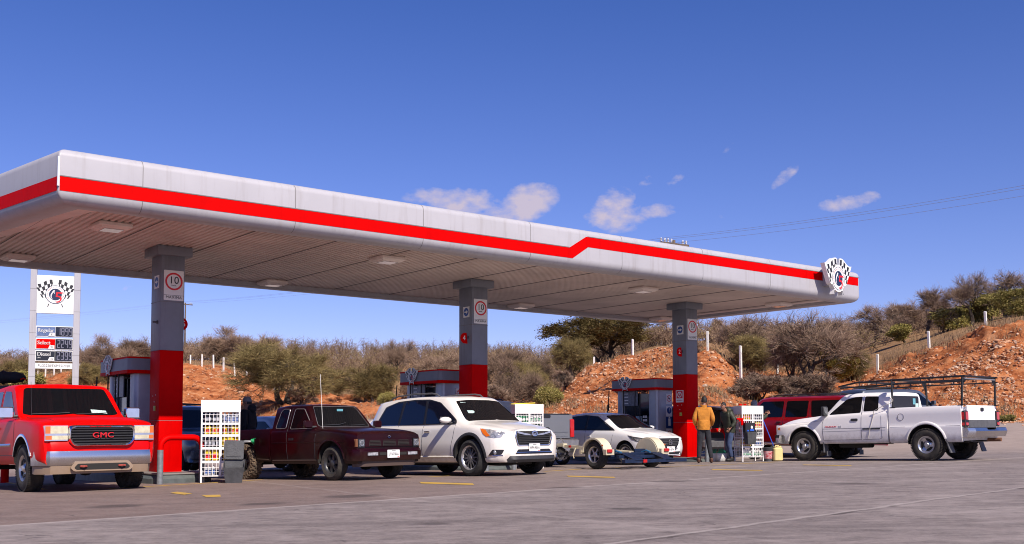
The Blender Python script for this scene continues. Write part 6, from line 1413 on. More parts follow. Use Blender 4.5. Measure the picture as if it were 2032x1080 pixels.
# ---------------- 3. white family car (tall, seven seats)
def family_car(name, label, nf, side, half, a, m, wb=2.79, full=True, cat='suv', glass='glass_blue'):
    t = vehicle(name, label, cat, nf, side, half, a)
    W = .955; R_ = .377
    rows = [(0, .30), ([(-3.75, .60), (.3, .72), (.95, .5)], .28), ([(-3.8, .70), (-3.4, .86), (.5, .86), (.80, .70), (.93, .45)], [(-3.8, .38), (-3.4, .29), (.93, .28)]), ([(-3.8, .72), (-3.5, .91), (.45, .92), (.72, .84), (.86, .68), (.95, .46)], [(-3.8, .50), (-3.4, .42), (.93, .40)]),
            ([(-3.82, .74), (-3.5, .93), (.3, W), (.62, .91), (.84, .74), (.96, .48)], .62), ([(-3.82, .76), (-3.5, .935), (.3, .94), (.60, .90), (.82, .75), (.95, .50)], [(-3.82, .82), (.95, .80)]),
            ([(-3.80, .76), (-3.45, .915), (-1, .92), (0, .91), (.45, .865), (.72, .76), (.88, .55)], [(-3.8, 1.02), (-1.2, .985), (-.1, .975), (.4, .945), (.70, .90), (.90, .86)]),
            ([(-3.72, .74), (-3.3, .865), (-1.2, .88), (-.45, .885), (.2, .80), (.6, .68), (.82, .50)], [(-3.74, 1.14), (-1.2, 1.06), (-.5, 1.06), (.0, 1.045), (.5, .985), (.80, .91)]),
            ([(-3.60, .60), (-3.2, .70), (-1.2, .705), (-.98, .70), (-.22, .80), (-.1, .72), (.4, .60), (.80, .42)], [(-3.72, 1.25), (-3.45, 1.54), (-3.2, 1.60), (-2, 1.655), (-1.05, 1.62), (-.20, 1.10), (-.05, 1.08), (.45, 1.01), (.80, .925)]),
            ([(-3.60, .45), (-3.2, .54), (-1.0, .54), (-.1, .55), (.8, .3)], [(-3.72, 1.30), (-3.42, 1.60), (-3.15, 1.655), (-2, 1.705), (-1.02, 1.665), (-.12, 1.115), (0, 1.10), (.45, 1.03), (.82, .935)]),
            (0, [(-3.72, 1.32), (-3.40, 1.62), (-3.1, 1.675), (-2, 1.725), (-1.0, 1.685), (-.06, 1.125), (.06, 1.112), (.5, 1.035), (.84, .94)])]
    body, bv = loft('body', t, rows, m, -3.80, .93, .06, 3, cuts=[(0, .385, .455, 0), (-wb, .385, .455, 0)]); S_ = Surf(bv)
    S_.screen('windshield', 'F', [(-.74, 1.13), (-.3, 1.15), (.3, 1.15), (.74, 1.13), (.60, 1.57), (.3, 1.595), (-.3, 1.595), (-.60, 1.57)], 'glass_dark', t, r=.05)
    for s in (-1, 1):
        wf = [(-1.47, 1.10), (-.50, 1.10), (-.52, 1.16), (-1.10, 1.52), (-1.30, 1.575), (-1.52, 1.60)]; wr = [(-2.38, 1.10), (-1.56, 1.10), (-1.60, 1.605), (-2.0, 1.615), (-2.32, 1.605)]; wq = [(-3.20, 1.14), (-2.46, 1.10), (-2.42, 1.60), (-2.75, 1.57), (-3.02, 1.48)]
        S_.patch('window_surround', s, [(-3.30, 1.10), (-.44, 1.075), (-.48, 1.16), (-1.12, 1.55), (-1.5, 1.63), (-2.0, 1.645), (-2.6, 1.625), (-3.05, 1.52)], 'ink_black', t, r=.04, off=.003)
        for nm, w in (('door_window', wf), ('rear_door_window', wr), ('quarter_window', wq)): S_.patch(nm, s, w, glass, t, r=.035, off=.008)
        S_.line('window_trim', s, [(-3.32, 1.10), (-2, 1.085), (-.46, 1.07)], 'chrome' if full else 'ink_black', t, r=.008)
        S_.line('door_seam', s, [(-1.52, 1.07), (-1.53, .38), (-.62, .38), (-.50, .8), (-.46, 1.06)], 'ink_black', t, r=.0045)
        S_.line('door_seam', s, [(-2.42, 1.08), (-2.42, .7), (-2.28, .42), (-1.6, .38)], 'ink_black', t, r=.0045)
        for x in (-1.42, -2.32): S_.line('door_handle', s, [(x, .93), (x + .16, .935)], 'chrome', t, r=.017, off=.022)
        arch_trim(t, S_, s, 0, .385, .455, 'black_plastic', w=.055, t=.012, a0=-2, a1=182); arch_trim(t, S_, s, -wb, .385, .455, 'black_plastic', w=.055, t=.012, a0=-2, a1=182)
        S_.line('sill_moulding', s, [(-2.3, .40), (-.50, .40)], 'sill_dull' if False else m, t, r=.02, off=.006)
        mirror(t, S_, s, -.62, 1.13, m, out=.17, size=(.14, .27, .17)); 
        hl = [(.33, .965), (.52, .945), (.74, .90), (.83, .86), (.80, .775), (.70, .765), (.52, .80), (.40, .90)]
        S_.patch('headlight', s, hl, 'lamp_clear', t, r=.015, off=.008, cell=.05); S_.patch('turn_signal', s, [(.30, .968), (.45, .935), (.60, .815), (.53, .795), (.43, .85)], 'lamp_amber', t, r=.01, off=.011, cell=.05)
        S_.patch('fog_recess', s, [(.56, .42), (.80, .43), (.84, .53), (.66, .535)], 'ink_black', t, off=.006, r=.02, cell=.05); 
        p, n_ = S_.hit(s, .70, .475); p = p if p is not None else Vector((.7, s * .75, .475)); mb = MB(); mb.sphere(p, (.035, .035, .05), 12); mb.build('fog_lamp', 'lamp_clear', t, smooth=SM)
        S_.line('fog_trim', s, [(.55, .41), (.82, .42)], 'chrome', t, r=.012, off=.01)
        wheel(t, 0, s * .82, R_, .245, .245, 'spokes12', s, tyre='black_rubber', rimm='alloy_dark' if full else 'alloy'); wheel(t, -wb, s * .82, R_, .245, .245, 'spokes12', s, tyre='black_rubber', rimm='alloy_dark' if full else 'alloy')
        if full:
            pts = [S_.P('T', x, s * .62, o_) for x, o_ in ((-1.28, .0), (-1.38, .055), (-1.55, .075), (-2.2, .08), (-2.75, .075), (-2.95, .05), (-3.05, 0))]; mb = MB(); mb.tube(pts, .017, 8); mb.build('roof_rail', 'grey_plastic', t, smooth=SM)
        S_.patch('tail_light', s, [(-3.78, .98), (-3.5, .98), (-3.45, 1.08), (-3.72, 1.12)], 'lamp_red', t, off=.006, cell=.06)
    # grille and lower trim, following the nose
    g = [(-.44, .895), (.44, .895), (.50, .80), (.43, .62), (-.43, .62), (-.50, .80)]; S_.patch('grille', 'F', g, 'underbody', t, r=.03, off=.006, cell=.06)
    for i in range(5): z = .655 + i * .038; S_.line('grille_bar', 'F', [(-.44, z), (.44, z)], 'black_plastic', t, r=.011, off=.014)
    S_.line('grille_frame', 'F', [(-.455, .62), (-.515, .79), (-.47, .90)], 'chrome', t, r=.013, off=.012); S_.line('grille_frame', 'F', [(.455, .62), (.515, .79), (.47, .90)], 'chrome', t, r=.013, off=.012); S_.line('grille_frame', 'F', [(-.44, .61), (.44, .61)], 'chrome', t, r=.009, off=.012)
    S_.patch('grille_wing', 'F', [(-.46, .895), (-.30, .86), (-.12, .835), (.12, .835), (.30, .86), (.46, .895), (.46, .855), (.16, .80), (-.16, .80), (-.46, .855)], 'chrome', t, off=.022, cell=.05)
    if full:
        c = S_.P('F', 0, .845, .035); mb = MB(); e = [(c.x, .075 * math.cos(a), c.z + .052 * math.sin(a)) for a in [2 * math.pi * i / 24 for i in range(24)]]; mb.tube(e, .010, 6, closed=True); mb.tube([(c.x, .033 * math.cos(a), c.z + .048 * math.sin(a)) for a in [2 * math.pi * i / 20 for i in range(20)]], .007, 6, closed=True); mb.tube([(c.x, .06 * math.cos(a), c.z + .018 + .018 * math.sin(a)) for a in [2 * math.pi * i / 20 for i in range(20)]], .007, 6, closed=True); mb.build('badge', 'chrome', t, smooth=SM)
        S_.patch('windshield_sticker', 'F', [(-.56, 1.30), (-.38, 1.30), (-.39, 1.36), (-.54, 1.36)], 'decal_pale', t, off=.03); S_.patch('windshield_sticker', 'F', [(-.54, 1.53), (-.36, 1.535), (-.36, 1.565), (-.54, 1.56)], 'decal_pale', t, off=.03)
    S_.patch('lower_grille', 'F', [(-.52, .44), (.52, .44), (.44, .53), (-.44, .53)], 'ink_black', t, off=.008, r=.02); S_.line('lower_bar', 'F', [(-.50, .47), (.50, .47)], 'chrome', t, r=.008, off=.014)
    mb = MB(); vs = []; k = 4; n = 24
    for i in range(n + 1):
        u_ = -1 + 2 * i / n; y = u_ * .84; back = .07 * u_ * u_ + .40 * max(0, (abs(u_) - .6) / .4) ** 2
        for x, z in ((.98, .40), (1.0, .33), (.95, .27), (.80, .27)): vs.append((x - back, y, z))
    mb.add(vs, [(i * k + j, i * k + j + 1, (i + 1) * k + j + 1, (i + 1) * k + j) for i in range(n) for j in range(k - 1)]); mb.build('lower_bumper', 'black_plastic', t, smooth=math.radians(40))
    mb = MB(); mb.box((-1.4, 0, .30), (2.0, 1.7, .1)); mb.box((-1.4, 0, .26), (3.6, .9, .1)); mb.build('underside', 'underbody', t)
    if full: 
        c = S_.P('F', 0, .56, .012); person_plate(t, face_m((c.x + .01, 0, .565), (0, 1, 0), (0, 0, 1)), 'WFN-455-A')
    mb = MB(); mb.rbox((-3.50, 0, 1.605), (.22, 1.02, .035), .03); mb.build('roof_spoiler', m, t)
    S_.patch('rear_window', 'B', [(-.55, 1.18), (.55, 1.18), (.45, 1.52), (-.45, 1.52)], 'glass_dark', t, r=.05)
    return t, S_
paint('white_pearl', (.80, .755, .69), rough=.28, coat=.8, dirt=(DUST, .15, .52, .9))
family_car('family_suv', 'white family suv with a dark grille and roof rails in front of the middle column', (-.87, 21.45), -1, .94, math.radians(-90) + .755, MM('white_pearl'))

# ---------------- 4. small white hatchback
def hatchback():
    m = paint('white_gloss', (.80, .79, .79), rough=.25, coat=.8)
    nf = gpy(1251, 925)
    t = vehicle('hatchback_car', 'small white car with a slanted headlight half in the canopy shade behind the tow dolly', 'car', (3.03, 28.45), -1, .86, math.radians(-90) + .70)
    W = .85; R_ = .30
    rows = [(0, .24), ([(-3.4, .5), (.3, .62), (.85, .42)], .22), ([(-3.4, .62), (-3.0, .78), (.4, .78), (.68, .64), (.84, .40)], .24), ([(-3.42, .66), (-3.1, .82), (.35, .83), (.62, .77), (.78, .60), (.88, .36)], .40),
            ([(-3.42, .68), (-3.1, .84), (.25, W), (.55, .80), (.76, .62), (.87, .38)], .58), ([(-3.40, .68), (-3.05, .83), (.2, .84), (.5, .79), (.72, .63), (.84, .40)], .72),
            ([(-3.38, .66), (-2.9, .80), (-.4, .815), (.2, .79), (.5, .70), (.70, .56), (.80, .40)], [(-3.38, .92), (-1.5, .88), (-.3, .85), (.2, .825), (.55, .77), (.80, .70)]),
            ([(-3.30, .62), (-2.8, .76), (-1.0, .775), (-.5, .765), (.1, .68), (.5, .56), (.74, .38)], [(-3.34, 1.02), (-1.5, .97), (-.45, .945), (.1, .89), (.5, .83), (.78, .73)]),
            ([(-3.2, .50), (-2.7, .60), (-1.6, .60), (-1.25, .60), (-.30, .72), (-.15, .62), (.4, .48), (.74, .32)], [(-3.32, 1.10), (-3.0, 1.27), (-2.5, 1.36), (-1.8, 1.42), (-1.25, 1.38), (-.28, .96), (-.12, .935), (.45, .85), (.78, .745)]),
            ([(-3.2, .4), (-1.2, .45), (-.2, .5), (.74, .22)], [(-3.32, 1.14), (-3.0, 1.31), (-2.5, 1.41), (-1.8, 1.465), (-1.2, 1.425), (-.18, .975), (-.05, .95), (.5, .86), (.80, .75)]),
            (0, [(-3.32, 1.16), (-3.0, 1.33), (-2.5, 1.43), (-1.8, 1.48), (-1.15, 1.44), (-.10, .98), (.02, .96), (.5, .87), (.81, .755)])]
    body, bv = loft('body', t, rows, m, -3.40, .86, .06, 3, cuts=[(0, .31, .36, 0), (-2.6, .31, .36, 0)]); S_ = Surf(bv)
    S_.screen('windshield', 'F', [(-.66, .985), (-.3, 1.0), (.3, 1.0), (.66, .985), (.53, 1.36), (.2, 1.385), (-.2, 1.385), (-.53, 1.36)], 'glass_dark', t, r=.05)
    for s in (-1, 1):
        S_.patch('window_surround', s, [(-2.95, 1.0), (-.42, .935), (-.50, .99), (-1.2, 1.35), (-1.7, 1.40), (-2.3, 1.37), (-2.75, 1.22)], 'ink_black', t, r=.03, off=.003)
        S_.patch('door_window', s, [(-1.52, .99), (-.55, .965), (-1.22, 1.325), (-1.52, 1.365)], 'glass_dark', t, r=.03, off=.008); S_.patch('rear_door_window', s, [(-2.72, 1.03), (-1.60, 1.0), (-1.60, 1.365), (-2.2, 1.345), (-2.6, 1.18)], 'glass_dark', t, r=.04, off=.008)
        S_.line('door_seam', s, [(-1.55, .96), (-1.55, .32), (-.58, .32), (-.48, .7), (-.45, .93)], 'ink_black', t, r=.004); S_.line('door_handle', s, [(-1.45, .80), (-1.30, .80)], m, t, r=.014, off=.015)
        S_.patch('headlight', s, [(.10, .80), (.30, .76), (.62, .715), (.80, .66), (.70, .62), (.45, .62), (.27, .68)], 'lamp_dark', t, off=.008, r=.01, cell=.05); S_.patch('headlight_lens', s, [(.34, .71), (.58, .69), (.66, .65), (.45, .645)], 'lamp_clear', t, off=.012, cell=.05)
        mirror(t, S_, s, -.60, .99, m, out=.14, size=(.12, .20, .13)) if s > 0 else None
        for x in (0, -2.6): wheel(t, x, s * .74, R_, .19, .19, 'spokes6', s, tyre='black_rubber')
    S_.patch('grille', 'F', [(-.42, .70), (.42, .70), (.30, .44), (.2, .40), (-.2, .40), (-.30, .44)], 'ink_black', t, off=.006, r=.03, cell=.06)
    for i in range(5): z = .47 + i * .045; S_.line('grille_bar', 'F', [(-.24 - i * .03, z), (.24 + i * .03, z)], 'grey_plastic', t, r=.006, off=.01)
    S_.line('grille_frame', 'F', [(-.42, .70), (-.32, .46), (-.2, .39), (.2, .39), (.32, .46), (.42, .70)], mat('satin_grey', (.25, .26, .28), .3, .8), t, r=.018, off=.012)
    c = S_.P('F', 0, .59, .03); mb = MB(); mb.tube([(c.x, .065 * math.cos(a), c.z + .065 * math.sin(a)) for a in [2 * math.pi * i / 24 for i in range(24)]], .009, 6, closed=True); mb.box((c.x, 0, c.z), (.012, .15, .022)); mb.build('badge', 'chrome', t, smooth=SM)
    c = S_.P('F', 0, .42, .02); person_plate(t, face_m((c.x + .02, 0, .40), (0, 1, 0), (0, 0, 1)), 'WE-657-A')
    S_.patch('lower_grille', 'F', [(-.5, .27), (.5, .27), (.42, .34), (-.42, .34)], 'ink_black', t, off=.008); S_.line('lip', 'F', [(-.6, .25), (.6, .25)], 'chrome', t, r=.008, off=.012)
    mb = MB(); p = S_.P('T', -1.75, 0, 0); mb.tube([p, p + Vector((-.32, 0, .2))], .005, 5); mb.build('antenna', 'black_plastic', t)
    mb = MB(); mb.box((-1.3, 0, .27), (1.7, 1.5, .12)); mb.build('underside', 'underbody', t)
    S_.patch('rear_window', 'B', [(-.5, 1.05), (.5, 1.05), (.4, 1.28), (-.4, 1.28)], 'glass_dark', t)
    return t
hatchback()
# ---------------- 5. white work pickup with a lumber rack
def work_pickup():
    wh = paint('work_white', (.86, .83, .80), dirt=((.30, .25, .20), .35, .80, .9), rough=.36, coat=.35)
    t = vehicle('pickup_truck', 'white work pickup with a black lumber rack, driving off at the right', 'pickup truck', (8.05, 29.1), 1, .985, math.atan2(.746, -.666))
    W = 1.0; R_ = .405
    rows = [(0, .52), (.76, .50), ([(-2.5, .94), (.5, .94), (.90, .88)], .46), ([(-2.5, W - .02), (.55, W - .02), (.88, .93)], .56), ([(-2.5, W), (.5, W), (.86, .95), (.92, .90)], .78), ([(-2.5, W), (.5, W - .01), (.85, .94), (.92, .89)], .93),
            ([(-2.5, .97), (-.2, .96), (.5, .95), (.84, .90), (.92, .84)], [(-2.5, 1.22), (-.6, 1.15), (-.3, 1.06), (.5, 1.01), (.84, .97), (.92, .92)]),
            ([(-2.5, .93), (-1.3, .92), (-.6, .91), (-.35, .80), (.5, .72), (.84, .64), (.92, .60)], [(-2.5, 1.28), (-.6, 1.24), (-.35, 1.14), (.5, 1.08), (.84, 1.03), (.92, .96)]),
            ([(-2.5, .76), (-1.7, .765), (-1.25, .76), (-.62, .86), (-.5, .76), (.5, .60), (.84, .54), (.92, .5)], [(-2.5, 1.70), (-1.7, 1.73), (-1.22, 1.71), (-.60, 1.25), (-.46, 1.21), (.5, 1.13), (.80, 1.07), (.92, .99)]),
            ([(-2.5, .60), (-1.2, .60), (-.6, .66), (.92, .42)], [(-2.5, 1.77), (-1.7, 1.80), (-1.20, 1.78), (-.58, 1.27), (-.42, 1.235), (.5, 1.15), (.80, 1.085), (.92, 1.0)]),
            (0, [(-2.5, 1.79), (-1.7, 1.82), (-1.18, 1.80), (-.54, 1.285), (-.38, 1.25), (.5, 1.165), (.82, 1.10), (.92, 1.01)])]
    body, bv = loft('body', t, rows, wh, -2.5, .92, .06, 3, cuts=[(0, .44, .50, 0)]); S_ = Surf(bv)
    br = [(0, .50), (W * .88, .49), (W * .94, .46), (W * .99, .56), (W * 1.0, .80), (W * 1.0, .86), (W * .985, .90), (W * .985, 1.08), (W * .99, 1.24), (W * .965, 1.345), (W * .95, 1.36), (W * .86, 1.36), (W * .85, 1.34), (W * .85, .80), (W * .84, .78), (0, .78)]
    b, SB = bed(t, -4.440, -2.55, W, .78, 1.36, .46, wh, -3.52, .50, side_rows=br)
    SB.line('body_crease', 1, [(-4.420, .865), (-4.05, .865)], 'grey_plastic', t, r=.004); SB.line('body_crease', 1, [(-2.99, .865), (-2.57, .865)], 'grey_plastic', t, r=.004)
    S_.screen('windshield', 'F', [(-.78, 1.30), (.78, 1.30), (.64, 1.72), (-.64, 1.72)], 'glass_dark', t, r=.07)
    for s in (-1, 1):
        S_.patch('door_window', s, [(-1.72, 1.27), (-.78, 1.24), (-.86, 1.31), (-1.26, 1.64), (-1.50, 1.69), (-1.72, 1.70)], 'glass_dark', t, r=.04); S_.patch('rear_quarter_window', s, [(-2.22, 1.31), (-1.80, 1.30), (-1.80, 1.70), (-2.18, 1.685)], 'glass_dark', t, r=.04)
        S_.line('door_seam', s, [(-1.76, 1.79), (-1.76, .56), (-.62, .56), (-.60, 1.0), (-.66, 1.22)], 'ink_black', t, r=.005); S_.line('door_seam', s, [(-2.32, 1.24), (-2.34, .60), (-2.28, .57), (-1.8, .56)], 'ink_black', t, r=.004)
        S_.line('belt_line', s, [(-2.45, .865), (-.60, .865)], 'grey_plastic', t, r=.004); S_.line('cladding_line', s, [(-2.45, .80), (-.62, .79)], 'grey_plastic', t, r=.003)
        S_.patch('moulding', s, [(-2.30, .82), (-1.80, .82), (-1.80, .855), (-2.30, .855)], 'black_plastic', t, off=.010)
        S_.patch('door_handle', s, [(-1.66, 1.05), (-1.46, 1.05), (-1.46, 1.12), (-1.66, 1.12)], 'black_plastic', t, off=.015, r=.03); S_.line('hood_seam', s, [(-.6, 1.09), (.3, 1.035), (.85, .985)], 'grey_plastic', t, r=.004)
        arch_trim(t, S_, s, 0, .44, .50, wh, w=.05, t=.018, a0=12, a1=168, name='arch_lip'); arch_trim(t, SB, s, -3.52, .44, .50, wh, w=.05, t=.018, a0=12, a1=168, name='arch_lip')
        mirror(t, S_, s, -.70, 1.31, 'black_plastic', shape='box', out=.17, size=(.10, .20, .26))
        mb = MB(); mb.box((-.60, s * .86, .40), (.03, .22, .34), Matrix.Translation((0, 0, 0)) @ Matrix.Rotation(0, 4, 'Y')); mb.box((-.68, s * .84, .20), (.02, .20, .14)); mb.build('mud_flap', 'grey_plastic', t)
        mb = MB(); M = Matrix.Translation((-4.07, s * .87, .42)) @ Matrix.Rotation(.28, 4, 'Y'); mb.box((0, 0, 0), (.02, .24, .46), M); mb.box((-.012, 0, -.18), (.012, .24, .10), M); mb.build('mud_flap', 'grey_plastic', t)
        wheel(t, 0, s * .865, R_, .215, .27, 'dish3', s, tread=66, tyre='tyre_dusty'); wheel(t, -3.52, s * .865, R_, .215, .27, 'dish3', s, tread=66, tyre='tyre_dusty')
        S_.patch('side_marker', s, [(.74, .86), (.84, .86), (.86, .98), (.78, 1.0)], 'lamp_amber', t, off=.008)
        mb = MB(); mb.box((.93, s * .74, .90), (.05, .24, .20)); mb.build('headlight', 'lamp_clear', t, bevel=.01)
    c, n_ = SB.hit(1, -2.87, 1.12); mb = MB(); mb.tube([(-2.87 + .085 * math.cos(a), c.y + .002, 1.12 + .085 * math.sin(a)) for a in [2 * math.pi * i / 24 for i in range(24)]], .004, 5, closed=True); mb.box((-2.79, c.y + .003, 1.11), (.012, .008, .05)); mb.build('fuel_door', 'grey_plastic', t)
    c, _ = S_.hit(1, -.76, .97); mb = MB(); mb.text('MAGNUM', .052, face_m((-.86, c.y + .006, .915), (-1, 0, 0), (0, 0, 1)), .003, xs=1.5); mb.build('lettering', 'ink_red', t); mb = MB(); mb.text('V8', .07, face_m((-1.14, c.y + .008, .915), (-1, 0, 0), (0, 0, 1)), .003); mb.build('lettering', 'chrome', t)
    # rear end
    mb = MB(); mb.rbox((-4.480, 0, 1.07), (.07, 1.50, .58), .03, ax='X'); tg = mb.build('tailgate', wh, t, smooth=SM); mb = MB(); mb.box((-4.520, 0, .90), (.012, 1.50, .20)); mb.build('gate_band', 'grey_plastic', tg)
    mb = MB(); mb.rbox((-4.525, 0, 1.26), (.02, .16, .09), .03, ax='X'); mb.build('gate_handle', 'ink_black', tg)
    for s in (-1, 1):
        mb = MB(); mb.rbox((-4.480, s * .865, 1.03), (.10, .17, .40), .03, ax='X'); hs = mb.build('tail_light', 'ink_black', t); mb = MB(); mb.rbox((-4.535, s * .865, 1.10), (.02, .13, .20), .02, ax='X'); mb.box((-4.460, s * .955, 1.10), (.09, .015, .18)); mb.build('lens', 'lamp_red', hs); mb = MB(); mb.rbox((-4.535, s * .865, .90), (.02, .13, .07), .02, ax='X'); mb.box((-4.460, s * .955, .90), (.09, .015, .07)); mb.build('lens', 'lamp_red', hs)
    mb = MB(); vs = []; n = 20; k = 5
    for i in range(n + 1):
        u_ = -1 + 2 * i / n; y = u_ * .97; fw = .16 * max(0, (abs(u_) - .85) / .15) ** 2; dz = -.05 if abs(u_) < .3 else 0
        for x, z in ((-4.500, .80 + dz), (-4.740, .80 + dz), (-4.770, .72), (-4.720, .58), (-4.500, .58)): vs.append((x + fw, y, z))
    mb.add(vs, [(i * k + j, i * k + (j + 1) % k, (i + 1) * k + (j + 1) % k, (i + 1) * k + j) for i in range(n) for j in range(k)] + [tuple(range(k)), tuple(range(n * k, n * k + k))]); rb_ = mb.build('rear_bumper', 'chrome_dirty', t, smooth=math.radians(30)); mb = MB(); mb.box((-4.600, 0, .805), (.24, 1.7, .012)); mb.build('step_pad', 'black_plastic', rb_)
    mb = MB(); vs = []; k = 4
    for i in range(n + 1):
        u_ = -1 + 2 * i / n; y = u_ * .99; bk = .26 * max(0, (abs(u_) - .78) / .22) ** 2 + .05 * u_ * u_
        for x, z in ((.90, .72), (1.08, .72), (1.10, .50), (.90, .46)): vs.append((x - bk, y, z))
    mb.add(vs, [(i * k + j, i * k + (j + 1) % k, (i + 1) * k + (j + 1) % k, (i + 1) * k + j) for i in range(n) for j in range(k)] + [tuple(range(k)), tuple(range(n * k, n * k + k))]); fb = mb.build('front_bumper', 'chrome_dirty', t, smooth=math.radians(30)); mb = MB()
    mb.v = [Vector((v[0] + .004, v[1] * 1.002, v[2] * .35 + .475)) for v in vs]; mb.f = [(i * k + j, i * k + (j + 1) % k, (i + 1) * k + (j + 1) % k, (i + 1) * k + j) for i in range(n) for j in range(k)]; mb.mi = [0] * len(mb.f); mb.build('bumper_pad', 'black_plastic', fb)
    mb = MB(); mb.prism(rounded([(-.62, 1.0), (.62, 1.0), (.55, .76), (-.55, .76)], .05), .04, face_m((.90, 0, 0), (0, 1, 0), (0, 0, 1))); gr = mb.build('grille', 'chrome', t); 
    for y in (-.3, .3):
        for z in (.82, .94): mb = MB(); mb.box((.945, y, z), (.01, .5, .09)); mb.build('grille_opening', 'underbody', gr)
    axle(t, 0, .40, .72); axle(t, -3.52, .40, .72); underframe(t, -4.420, .8, .52); mb = MB(); mb.cyl((-4.770, -.45, .50), (-4.0, -.45, .50), .05, 10); mb.build('exhaust', mat('rust', (.16, .07, .035), .8, var=.3), t)
    mb = MB(); mb.rbox((-1.35, .55, .44), (.9, .3, .2), .06, ax='X'); mb.build('fuel_tank', 'underbody', t)
    # rear cab window with mesh guard and stickers
    mb = MB(); mb.rbox((-2.515, 0, 1.50), (.02, 1.36, .38), .06, ax='X'); rw = mb.build('rear_window', 'ink_black', t); mb = MB(); mb.box((-2.53, -.42, 1.55), (.004, .14, .16)); mb.build('window_sticker', 'sticker_aqua', rw); mb = MB(); mb.box((-2.53, -.56, 1.45), (.004, .16, .10)); mb.build('window_sticker', 'decal_pale', rw)
    # lumber rack
    bl = mat('rack_black', (.018, .018, .02), .5, .3)
    bpy.context.view_layer.update(); rk = thing('lumber_rack', 'black steel lumber rack bolted over the bed of the white work pickup', 'lumber rack', t.matrix_world.translation, 0); rk.matrix_world = t.matrix_world.copy()
    y = .93; zt = 2.08
    for s in (-1, 1):
        for x, lean in ((-2.62, .02), (-3.35, .06) if s < 0 else (-3.35, .06), (-4.48, -.03)):
            if x == -3.35: continue
            mb = MB(); mb.tube([(x - lean, s * y, 1.35), (x, s * y * .97, zt)], .027, 6); mb.box((x - lean, s * y, 1.37), (.16, .07, .02)); mb.build('upright', bl, rk)
            mb = MB(); mb.prism([(0, 0), (.20, 0), (0, -.24)], .012, basis((x, s * (y * .97), zt - .03), (0, -s, 0), (0, 0, 1), (1, 0, 0))); mb.build('gusset', bl, rk)
        mb = MB(); mb.tube([(-4.55, s * .90, zt), (-2.6, s * .90, zt), (-1.6, s * .88, zt - .01), (-.95, s * .66, zt - .08)], .025, 6); mb.build('top_rail', bl, rk); mb = MB(); mb.tube([(-4.55, s * .90, zt - .13), (-2.6, s * .90, zt - .11), (-1.6, s * .87, zt - .12), (-1.0, s * .66, zt - .13)], .018, 6); mb.build('lower_rail', bl, rk)
        
        for x in (-4.0, -3.4, -2.2, -1.7): mb = MB(); mb.tube([(x, s * .90, zt), (x, s * .90, zt - .12)], .014, 5); mb.build('rail_strut', bl, rk)
    for x, q in ((-4.48, 1), (-2.62, 1), (-1.7, 1), (-.96, .72)):
        mb = MB(); mb.tube([(x, -.90 * q, zt - (.08 if x == -.96 else 0)), (x, .90 * q, zt - (.08 if x == -.96 else 0))], .024, 6); mb.build('crossbar', bl, rk)
    mb = MB(); mb.tube([(-4.50, -.84, zt - .06), (-4.50, .84, zt - .06)], .018, 6); mb.build('crossbar', mat('bar_steel', (.5, .5, .52), .4, .8), rk)
    # rope from the cab corner to the rack
    pts = [S_.P(1, -1.95, .60, .01), S_.P(1, -2.02, .85, .012), S_.P(1, -2.12, 1.20, .012), (-2.14, 1.0, 1.30), (-2.40, 1.0, 1.42), (-2.60, .95, 1.48), (-2.66, .95, 1.55), (-2.62, .95, 1.62), (-2.56, .95, 1.58), (-2.60, .95, 1.50)]
    mb = MB(); mb.tube(pts, .009, 6); ro = mb.build('rope', mat('rope_grey', (.45, .42, .38), .9), None, smooth=SM); ro.matrix_world = t.matrix_world.copy(); tag(ro, 'grey rope tied from the rack post down the white pickup side', 'rope')
work_pickup()

